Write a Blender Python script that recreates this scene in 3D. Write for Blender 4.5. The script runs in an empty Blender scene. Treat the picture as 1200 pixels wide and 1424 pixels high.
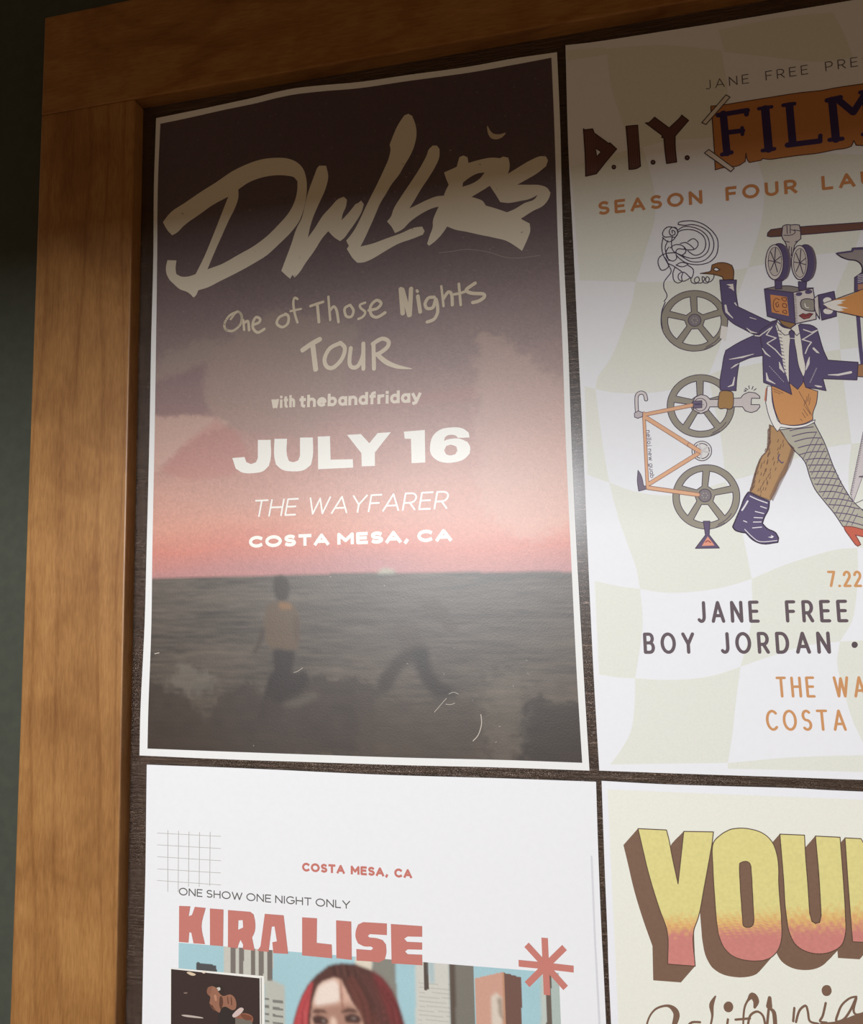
import bpy, bmesh, math, random
import numpy as np
from mathutils import Matrix, Vector
from mathutils.geometry import tessellate_polygon
MMU = 0.001
ORIGIN = Vector((0.0, 0.0, 1.95))      # top left poster corner, height above the floor (m)
# ---------------------------------------------------------------- camera
CAM_F=935.16770
CAM_R=[[0.9804058,0.1957433,-0.0221147],[-0.0400939,0.0883709,-0.9952804],[-0.1928652,0.9766653,0.0944874]]
CAM_C=[271.128,-397.292,-321.795]

scene = bpy.context.scene
cam_data = bpy.data.cameras.new('camera'); cam = bpy.data.objects.new('camera', cam_data)
scene.collection.objects.link(cam); scene.camera = cam
cam_data.sensor_fit = 'HORIZONTAL'; cam_data.sensor_width = 36.0
cam_data.lens = 36.0 * CAM_F / 1200.0
cam_data.clip_start = 0.01
_r = Matrix(CAM_R).transposed()          # camera axes (right, down, forward) as world columns
M_ = Matrix((_r.col[0], -_r.col[1], -_r.col[2])).transposed().to_4x4()
M_.translation = ORIGIN + Vector(CAM_C) * MMU
cam.matrix_world = M_
# ---------------------------------------------------------------- world, lamps, exposure
scene.view_settings.view_transform = 'Standard'; scene.view_settings.look = 'None'
scene.view_settings.exposure = 0.0; scene.view_settings.gamma = 1.0
scene.view_settings.use_curve_mapping = False
world = bpy.data.worlds.new('room_light'); scene.world = world; world.use_nodes = True
bgn = world.node_tree.nodes['Background']; bgn.inputs[0].default_value = (1.0, 0.69, 0.44, 1); bgn.inputs[1].default_value = 0.30
def area(name, loc, target, sx, sy, power, col):
    L = bpy.data.lights.new(name, 'AREA'); L.shape = 'RECTANGLE'; L.size = sx; L.size_y = sy; L.energy = power; L.color = col
    o = bpy.data.objects.new(name, L); scene.collection.objects.link(o)
    o.location = ORIGIN + Vector(loc)
    o.rotation_euler = (ORIGIN + Vector(target) - o.location).to_track_quat('-Z', 'Y').to_euler()
    return o
LAMP = (-0.08, -1.95, -0.05)
area('strip_lamp', LAMP, (LAMP[0], 0, LAMP[2] - .02), 0.74, 0.055, 38.0, (0.955, 0.985, 1.03))
# ---------------------------------------------------------------- helpers
def lin(c):
    c = c / 255.0
    return c / 12.92 if c <= 0.04045 else ((c + 0.055) / 1.055) ** 2.4
def link(o): scene.collection.objects.link(o); return o
def empty(name, loc, label, cat, group=None):
    o = bpy.data.objects.new(name, None); link(o); o.location = ORIGIN + Vector(loc) * MMU
    o.empty_display_size = 0.05; o['label'] = label; o['category'] = cat
    if group: o['group'] = group
    return o
def bounds_box(bm, x0, x1, y0, y1, z0, z1, bev=0.0, seg=2):
    v = [bm.verts.new((x, y, z)) for x in (x0, x1) for y in (y0, y1) for z in (z0, z1)]
    fs = [bm.faces.new([v[i] for i in f]) for f in ((0, 1, 3, 2), (4, 6, 7, 5), (0, 4, 5, 1), (2, 3, 7, 6), (0, 2, 6, 4), (1, 5, 7, 3))]
    bmesh.ops.recalc_face_normals(bm, faces=fs)
    if bev:
        es = list({e for f in fs for e in f.edges})
        bmesh.ops.bevel(bm, geom=es, offset=bev, segments=seg, profile=0.6, affect='EDGES')
def finish(bm, name, mat, parent=None, origin=None):
    """board millimetres -> an object; parent is an Empty whose place is its own location"""
    base = parent.location if parent else (ORIGIN + Vector(origin) * MMU if origin else ORIGIN)
    off = (base - ORIGIN)
    for v in bm.verts: v.co = v.co * MMU - off
    me = bpy.data.meshes.new(name); bm.to_mesh(me); bm.free(); me.materials.append(mat)
    o = bpy.data.objects.new(name, me); link(o)
    if parent: o.parent = parent
    else: o.location = base
    return o
# ---------------------------------------------------------------- materials
def mat(name):
    m = bpy.data.materials.new(name); m.use_nodes = True
    nt = m.node_tree; return m, nt, nt.nodes, nt.links, nt.nodes['Principled BSDF']
def noise(N, L, src, scale, detail=3, rough=.55, dist=0.0):
    n = N.new('ShaderNodeTexNoise'); n.inputs['Scale'].default_value = scale; n.inputs['Detail'].default_value = detail
    n.inputs['Roughness'].default_value = rough; n.inputs['Distortion'].default_value = dist
    L.new(src, n.inputs['Vector']); return n
def mapping(N, L, sc, src='Object'):
    t = N.new('ShaderNodeTexCoord'); m = N.new('ShaderNodeMapping'); m.inputs['Scale'].default_value = sc
    L.new(t.outputs[src], m.inputs['Vector']); return m.outputs[0]
def ramp(N, L, fac, stops):
    r = N.new('ShaderNodeValToRGB'); e = r.color_ramp.elements
    while len(e) < len(stops): e.new(0.5)
    for el, (p, c) in zip(e, stops): el.position = p; el.color = (lin(c[0]), lin(c[1]), lin(c[2]), 1)
    L.new(fac, r.inputs[0]); return r.outputs[0]
def mixc(N, L, a, b, fac, mode='MIX'):
    n = N.new('ShaderNodeMix'); n.data_type = 'RGBA'; n.blend_type = mode
    for k, v in ((6, a), (7, b)):
        if isinstance(v, tuple): n.inputs[k].default_value = v
        else: L.new(v, n.inputs[k])
    if isinstance(fac, float): n.inputs[0].default_value = fac
    else: L.new(fac, n.inputs[0])
    return n.outputs[2]
def bump(N, L, h, strength, dist, bsdf, prev=None):
    b = N.new('ShaderNodeBump'); b.inputs['Strength'].default_value = strength; b.inputs['Distance'].default_value = dist
    L.new(h, b.inputs['Height'])
    if prev: L.new(prev, b.inputs['Normal'])
    L.new(b.outputs[0], bsdf.inputs['Normal']); return b.outputs[0]
def ink_material(name, rough, spec, grain, gscale, bstr, coat=0.0, aniso=(1, 1, 1), crough=.3):
    m, nt, N, L, P = mat(name)
    a = N.new('ShaderNodeAttribute'); a.attribute_name = 'Col'
    v = mapping(N, L, aniso)
    n = noise(N, L, v, gscale, 2, .6)
    mr = N.new('ShaderNodeMapRange'); mr.inputs[1].default_value = .25; mr.inputs[2].default_value = .75
    mr.inputs[3].default_value = 1 - grain; mr.inputs[4].default_value = 1 + grain; L.new(n.outputs[0], mr.inputs[0])
    c = N.new('ShaderNodeVectorMath'); c.operation = 'SCALE'; L.new(a.outputs['Color'], c.inputs[0]); L.new(mr.outputs[0], c.inputs['Scale'])
    L.new(c.outputs[0], P.inputs['Base Color'])
    P.inputs['Roughness'].default_value = rough; P.inputs['Specular IOR Level'].default_value = spec
    if coat: P.inputs['Coat Weight'].default_value = coat; P.inputs['Coat Roughness'].default_value = crough
    if bstr: bump(N, L, n.outputs[0], bstr, 0.0004, P)
    return m
M_paper = ink_material('poster_paper', .55, .25, .012, 260, .05)
M_ink = ink_material('flat_ink', .5, .3, .03, 900, .0)
M_gink = ink_material('glossy_flat_ink', .41, .66, .02, 900, .0)
M_gloss = ink_material('photo_ink', .41, .66, .085, 1050, .10, coat=.0)
M_photo = ink_material('matte_photo_ink', .5, .25, .03, 900, .0)
M_worn = ink_material('worn_ink', .5, .3, .06, 520, .05)
def wood(name, sc):
    m, nt, N, L, P = mat(name)
    v = mapping(N, L, sc)
    wv = noise(N, L, v, 3.2, 5, .55, 2.2)           # long figure
    fine = noise(N, L, mapping(N, L, tuple(s * 9 for s in sc)), 9.0, 4, .65)
    blot = noise(N, L, mapping(N, L, (1, 1, 1)), 18.0, 3, .6, .6)
    w2 = N.new('ShaderNodeTexWave'); w2.wave_type = 'BANDS'; w2.bands_direction = 'X'
    w2.inputs['Scale'].default_value = 2.4; w2.inputs['Distortion'].default_value = 14.0; w2.inputs['Detail'].default_value = 3; w2.inputs['Detail Scale'].default_value = .8
    L.new(v, w2.inputs['Vector'])
    c1 = ramp(N, L, wv.outputs[0], [(.30, (162, 112, 58)), (.5, (180, 130, 72)), (.72, (192, 142, 84))])
    c2 = ramp(N, L, w2.outputs[0], [(0.0, (150, 99, 50)), (.12, (178, 128, 72)), (1.0, (186, 136, 78))])
    c = mixc(N, L, c1, c2, .45)
    c3 = ramp(N, L, fine.outputs[0], [(.3, (196, 180, 160)), (.62, (255, 255, 255))])
    c = mixc(N, L, c, c3, .55, 'MULTIPLY')
    c4 = ramp(N, L, blot.outputs[0], [(.33, (205, 190, 175)), (.6, (255, 255, 255))])
    c = mixc(N, L, c, c4, .6, 'MULTIPLY')
    c = mixc(N, L, c, (.88, .87, .86, 1), 1.0, 'MULTIPLY')
    L.new(c, P.inputs['Base Color'])
    P.inputs['Roughness'].default_value = .42; P.inputs['Specular IOR Level'].default_value = .45
    b = bump(N, L, fine.outputs[0], .12, 0.0005, P); bump(N, L, blot.outputs[0], .12, 0.002, P, b)
    return m
M_wood_v = wood('maple_upright', (9, 9, 1.1)); M_wood_h = wood('maple_cross', (1.1, 9, 9))
def board_material():
    m, nt, N, L, P = mat('brown_backing')
    v = mapping(N, L, (5, 1, 70)); n = noise(N, L, v, 9, 5, .7, .3)
    n2 = noise(N, L, mapping(N, L, (1, 1, 1)), 60, 3)
    c = ramp(N, L, n.outputs[0], [(.3, (60, 44, 32)), (.55, (84, 64, 49)), (.8, (104, 82, 63))])
    c = mixc(N, L, c, ramp(N, L, n2.outputs[0], [(.3, (205, 200, 195)), (.6, (255, 255, 255))]), .6, 'MULTIPLY')
    L.new(c, P.inputs['Base Color']); P.inputs['Roughness'].default_value = .27; P.inputs['Specular IOR Level'].default_value = 1.0; P.inputs['Metallic'].default_value = .6; P.inputs['Coat Weight'].default_value = 1.0; P.inputs['Coat Roughness'].default_value = .26
    bump(N, L, n.outputs[0], 1.0, 0.0012, P)
    return m
M_board = board_material()
def wall_material():
    m, nt, N, L, P = mat('wall_paint')
    n = noise(N, L, mapping(N, L, (1, 1, 1)), 140, 4)
    c = ramp(N, L, n.outputs[0], [(.3, (67, 70, 60)), (.7, (73, 76, 65))])
    L.new(c, P.inputs['Base Color']); P.inputs['Roughness'].default_value = .75; P.inputs['Specular IOR Level'].default_value = .2
    bump(N, L, n.outputs[0], .08, 0.0008, P); return m
M_wall = wall_material()
def plain(name, c, r=.8):
    m, nt, N, L, P = mat(name); n = noise(N, L, mapping(N, L, (1, 1, 1)), 12, 3)
    L.new(ramp(N, L, n.outputs[0], [(.3, tuple(x * .92 for x in c)), (.7, c)]), P.inputs['Base Color']); P.inputs['Roughness'].default_value = r; return m
# ---------------------------------------------------------------- the setting
def structure(name, box, m):
    bm = bmesh.new(); bounds_box(bm, *box); o = finish(bm, name, m); o['kind'] = 'structure'; return o
structure('wall_back', (-1600, 2400, 12, 60, -1950, 900), M_wall)
structure('floor', (-1600, 2400, -2600, 60, -1990, -1950), plain('floor_boards', (92, 74, 60)))
# unseen board, added to keep lamp light off the top of the notice board
structure('light_blocker_1', (-1600, 2400, -1565, -1550, -77, 900), plain('blocker_paint', (70, 64, 56)))
structure('ceiling', (-1600, 2400, -2600, 12, 900, 960), plain('ceiling_paint', (90, 84, 76)))
# ---------------------------------------------------------------- traced layout of the board, millimetres on its plane
COL=[[220,211,190],[205,190,165],[150,138,132],[190,180,165],[150,142,136],[150,142,130],[214,200,174],[218,204,180],[222,210,190],[226,214,195],[238,236,226],[225,226,215],[92,74,82],[196,134,84],[98,66,62],[66,44,44],[128,92,84],[70,48,48],[130,110,100],[186,124,72],[90,60,56],[58,44,84],[222,212,200],[80,64,66],[150,143,128],[74,60,82],[128,120,122],[165,158,156],[226,222,216],[180,142,100],[120,92,78],[118,88,70],[96,80,110],[92,80,114],[228,224,226],[235,232,232],[180,176,160],[92,78,108],[120,110,125],[196,100,80],[130,70,66],[208,150,96],[204,130,98],[240,236,230],[130,90,70],[142,98,56],[80,58,48],[222,214,204],[150,116,76],[230,226,214],[222,216,212],[190,184,190],[164,120,86],[166,128,78],[206,197,194],[110,98,120],[80,66,96],[150,112,100],[222,172,134],[222,220,216],[205,200,200],[212,204,202],[190,180,182],[120,108,124],[110,98,110],[96,82,112],[222,150,125],[150,80,76],[112,78,66],[196,186,178],[110,98,108],[214,206,200],[196,188,180],[200,192,184],[70,58,80],[136,128,122],[206,138,84],[120,70,56],[212,204,198],[152,146,134],[225,222,215],[150,72,72],[90,50,60],[90,44,56],[232,228,220],[206,144,84],[234,230,222],[150,140,138],[214,206,206],[176,130,104],[206,198,198],[130,118,128],[90,78,90],[120,110,118],[206,152,100],[98,84,89],[88,76,80],[204,148,98],[188,186,178],[214,214,218],[200,120,108],[98,94,90],[197,123,112],[200,126,114],[233,233,220],[124,96,78],[96,74,60],[236,234,226],[62,48,44],[150,144,138],[215,195,165],[225,210,190],[190,175,165],[152,106,84],[58,46,42],[205,200,190],[54,46,42],[208,186,178],[146,94,72],[116,108,98],[96,64,50],[110,72,56],[140,96,76],[186,136,108],[120,74,56]]
SHEETS={"p1":{"top":[[3.6,-0.1],[23.7,0.2],[52.9,0.3],[77.7,0.5],[93.3,1.5],[108.5,2.1],[128.8,1.4],[151.6,0.3],[182.8,0.2],[222.5,-1.0],[249.8,-0.6],[278.4,-1.4]],"bottom":[[-0.2,-431.6],[62.8,-432.0],[123.4,-432.2],[172.3,-432.2],[231.5,-431.7],[279.4,-431.8]],"left":[[3.6,-0.1],[2.8,-50.4],[3.2,-102.1],[2.7,-162.7],[2.7,-221.9],[2.1,-298.5],[1.6,-349.8],[-0.1,-400.0],[-0.2,-431.6]],"right":[[278.4,-1.4],[278.4,-52.0],[277.3,-120.8],[277.6,-187.6],[277.2,-248.1],[277.5,-311.0],[278.4,-376.0],[279.4,-431.8]]},"p2":{"top":[[283.7,2.2],[302.5,0.8],[331.9,0.0],[372.7,-0.1],[438.6,-0.1],[563.1,-0.4]],"bottom":[[284.7,-431.6],[329.0,-431.8],[383.1,-431.8],[417.4,-431.9],[564.1,-432.2]],"left":[[283.7,2.2],[282.7,-62.0],[283.1,-126.0],[283.4,-188.1],[283.7,-239.9],[283.7,-307.0],[283.9,-376.0],[284.7,-431.6]],"right":[[563.1,-0.4],[564.1,-432.2]]},"p3":{"top":[[5.1,-437.1],[67.6,-437.0],[154.7,-438.1],[231.3,-437.7],[282.7,-437.7]],"left":[[5.1,-437.1],[5.4,-496.9],[5.1,-532.9],[4.8,-591.6],[5.4,-868.9]],"right":[[282.7,-437.7],[282.2,-477.1],[282.1,-518.4],[282.4,-563.8],[283.2,-868.9]],"bottom":[[5.4,-868.9],[283.2,-868.9]]},"p4":{"top":[[285.7,-437.1],[317.5,-437.7],[347.0,-437.6],[382.7,-437.3],[417.0,-437.8],[565.1,-438.1]],"left":[[285.7,-437.1],[285.3,-480.7],[285.2,-518.1],[285.0,-563.6],[286.0,-868.9]],"right":[[565.1,-438.1],[565.4,-868.9]],"bottom":[[286.0,-868.9],[565.4,-868.9]]}}
PRINT1={"top":[[7.0,-4.8],[23.7,-4.5],[53.0,-3.9],[77.7,-3.9],[93.3,-2.9],[108.5,-2.3],[128.8,-2.9],[151.6,-4.0],[182.7,-4.0],[222.4,-5.1],[249.7,-4.9],[274.9,-4.4]],"bottom":[[5.4,-427.2],[62.7,-427.4],[123.4,-427.8],[172.4,-427.9],[231.6,-427.5],[275.6,-427.7]],"left":[[7.0,-4.8],[5.8,-50.9],[6.2,-102.5],[6.4,-163.1],[6.5,-222.1],[6.3,-298.7],[6.5,-349.8],[5.5,-399.9],[5.4,-427.2]],"right":[[274.9,-4.4],[274.9,-51.5],[274.2,-120.4],[274.3,-187.3],[273.9,-247.9],[274.2,-310.9],[274.6,-376.0],[275.6,-427.7]]}
RAS1=[[[[5.3,-187.8],[24.3,-184.4],[42.6,-178.6],[41.8,-200.4],[48.1,-213.8],[5.7,-212.3]],[122,98,100],1.7600000000000002,0.5],[[[13.5,-168.7],[50.2,-161.2],[50.3,-175.8],[24.3,-181.9],[5.3,-186.3]],[152,136,124],2.4000000000000004,0.45],[[[50.2,-167.0],[90.9,-146.6],[149.3,-162.0],[134.5,-211.9],[115.2,-233.7],[73.5,-226.4],[55.8,-223.4],[45.4,-205.5],[43.2,-185.9]],[158,138,124],3.2,0.42],[[[5.2,-212.3],[45.5,-213.6],[59.9,-220.8],[31.3,-230.9],[11.7,-246.6],[5.9,-248.7]],[206,172,156],1.92,0.5],[[[11.7,-249.0],[31.2,-229.5],[50.7,-217.3],[66.0,-226.0],[76.1,-245.4],[61.1,-254.9],[30.6,-256.2]],[184,122,114],1.7600000000000002,0.42],[[[223.2,-171.4],[239.6,-179.7],[276.6,-213.7],[274.3,-290.1],[250.2,-306.0],[221.0,-279.4]],[208,176,158],4.0,0.32],[[[223.0,-209.5],[222.8,-216.6],[176.3,-217.3],[134.5,-211.9],[176.4,-209.6]],[176,124,120],1.6,0.3],[[[91.4,-320.0],[96.6,-319.4],[101.0,-322.3],[102.1,-328.5],[100.2,-334.6],[96.5,-336.0],[92.8,-334.5],[91.0,-328.3]],[50,42,32],0.96,0.95],[[[86.2,-337.9],[91.4,-335.9],[98.8,-335.4],[104.6,-338.1],[107.9,-345.0],[108.4,-355.2],[107.1,-364.6],[103.8,-366.1],[89.2,-364.6],[85.5,-358.5],[84.7,-348.9]],[94,76,56],0.96,0.9],[[[85.4,-351.6],[84.0,-359.8],[81.0,-365.3],[78.1,-368.7],[76.9,-367.3],[79.5,-362.6],[82.8,-353.0]],[58,44,34],0.96,0.85],[[[95.1,-335.9],[101.7,-336.7],[103.9,-340.2],[99.5,-340.8],[95.1,-340.1]],[140,100,58],0.96,0.7],[[[103.9,-343.6],[108.3,-346.4],[108.2,-358.6],[106.0,-361.3],[103.9,-355.2]],[76,56,44],0.8,0.6],[[[90.7,-364.6],[104.9,-366.1],[104.6,-372.0],[103.1,-378.8],[106.7,-379.4],[111.1,-377.7],[114.6,-382.7],[115.0,-387.4],[108.1,-392.8],[98.8,-398.2],[96.6,-407.1],[80.6,-407.4],[84.9,-392.4],[87.8,-382.2],[91.4,-378.2]],[36,25,20],0.96,0.97],[[[4.8,-382.8],[17.1,-390.6],[29.1,-393.1],[38.1,-400.9],[45.6,-409.8],[54.1,-395.4],[65.5,-387.5],[75.5,-384.8],[84.0,-393.8],[97.9,-396.1],[111.7,-389.6],[120.0,-378.1],[124.0,-381.3],[130.8,-383.1],[144.2,-381.8],[157.4,-385.4],[156.8,-427.4],[4.3,-427.8]],[54,42,34],2.08,0.85],[[[28.8,-374.6],[46.5,-378.5],[54.0,-388.9],[46.8,-392.9],[32.0,-391.8],[17.0,-385.3]],[116,110,98],3.2,0.45],[[[95.2,-398.7],[106.2,-394.8],[117.2,-390.8],[121.2,-393.3],[106.2,-399.8]],[96,88,76],1.2000000000000002,0.6],[[[145.1,-388.0],[159.6,-392.8],[175.1,-396.3],[185.4,-396.8],[195.7,-389.9],[204.5,-389.8],[218.1,-395.7],[227.8,-400.3],[234.9,-406.2],[241.4,-428.4],[144.6,-428.9]],[68,56,45],3.2,0.75],[[[243.7,-397.7],[247.5,-392.9],[253.6,-389.3],[257.0,-395.1],[278.2,-395.4],[276.8,-428.5],[239.0,-428.5],[242.0,-411.9]],[44,33,26],2.0,0.85],[[[218.5,-382.4],[236.0,-375.1],[247.9,-379.8],[245.0,-394.1],[242.0,-411.9],[239.0,-428.5],[224.5,-428.9],[222.9,-400.4]],[118,110,96],6.4,0.3],[[[169.8,-368.8],[179.5,-362.4],[186.1,-361.7],[188.2,-366.0],[185.1,-370.9],[176.3,-373.7],[170.3,-380.7],[166.5,-387.8],[162.8,-391.3],[156.1,-390.7],[159.2,-380.8],[165.3,-373.7]],[46,35,26],1.2800000000000002,0.9],[[[179.4,-365.2],[188.9,-363.9],[190.8,-376.4],[196.4,-384.0],[202.0,-387.4],[206.9,-392.2],[199.7,-392.9],[191.9,-392.3],[184.9,-384.1],[181.4,-376.5]],[36,27,19],1.2800000000000002,0.95],[[[170.2,-346.8],[182.7,-349.7],[186.2,-356.8],[186.0,-363.1],[172.8,-363.8],[167.8,-355.3]],[74,62,50],2.4000000000000004,0.5],[[[184.5,-334.2],[194.7,-335.0],[201.0,-341.5],[206.5,-351.3],[205.7,-354.8],[202.1,-354.1],[195.8,-347.7],[190.1,-344.2],[184.3,-342.7]],[70,56,46],2.0,0.55],[[[158.7,-319.6],[160.2,-317.5],[164.0,-316.5],[168.5,-317.7],[170.7,-319.9]],[170,172,150],0.6400000000000001,0.9]]
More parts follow.
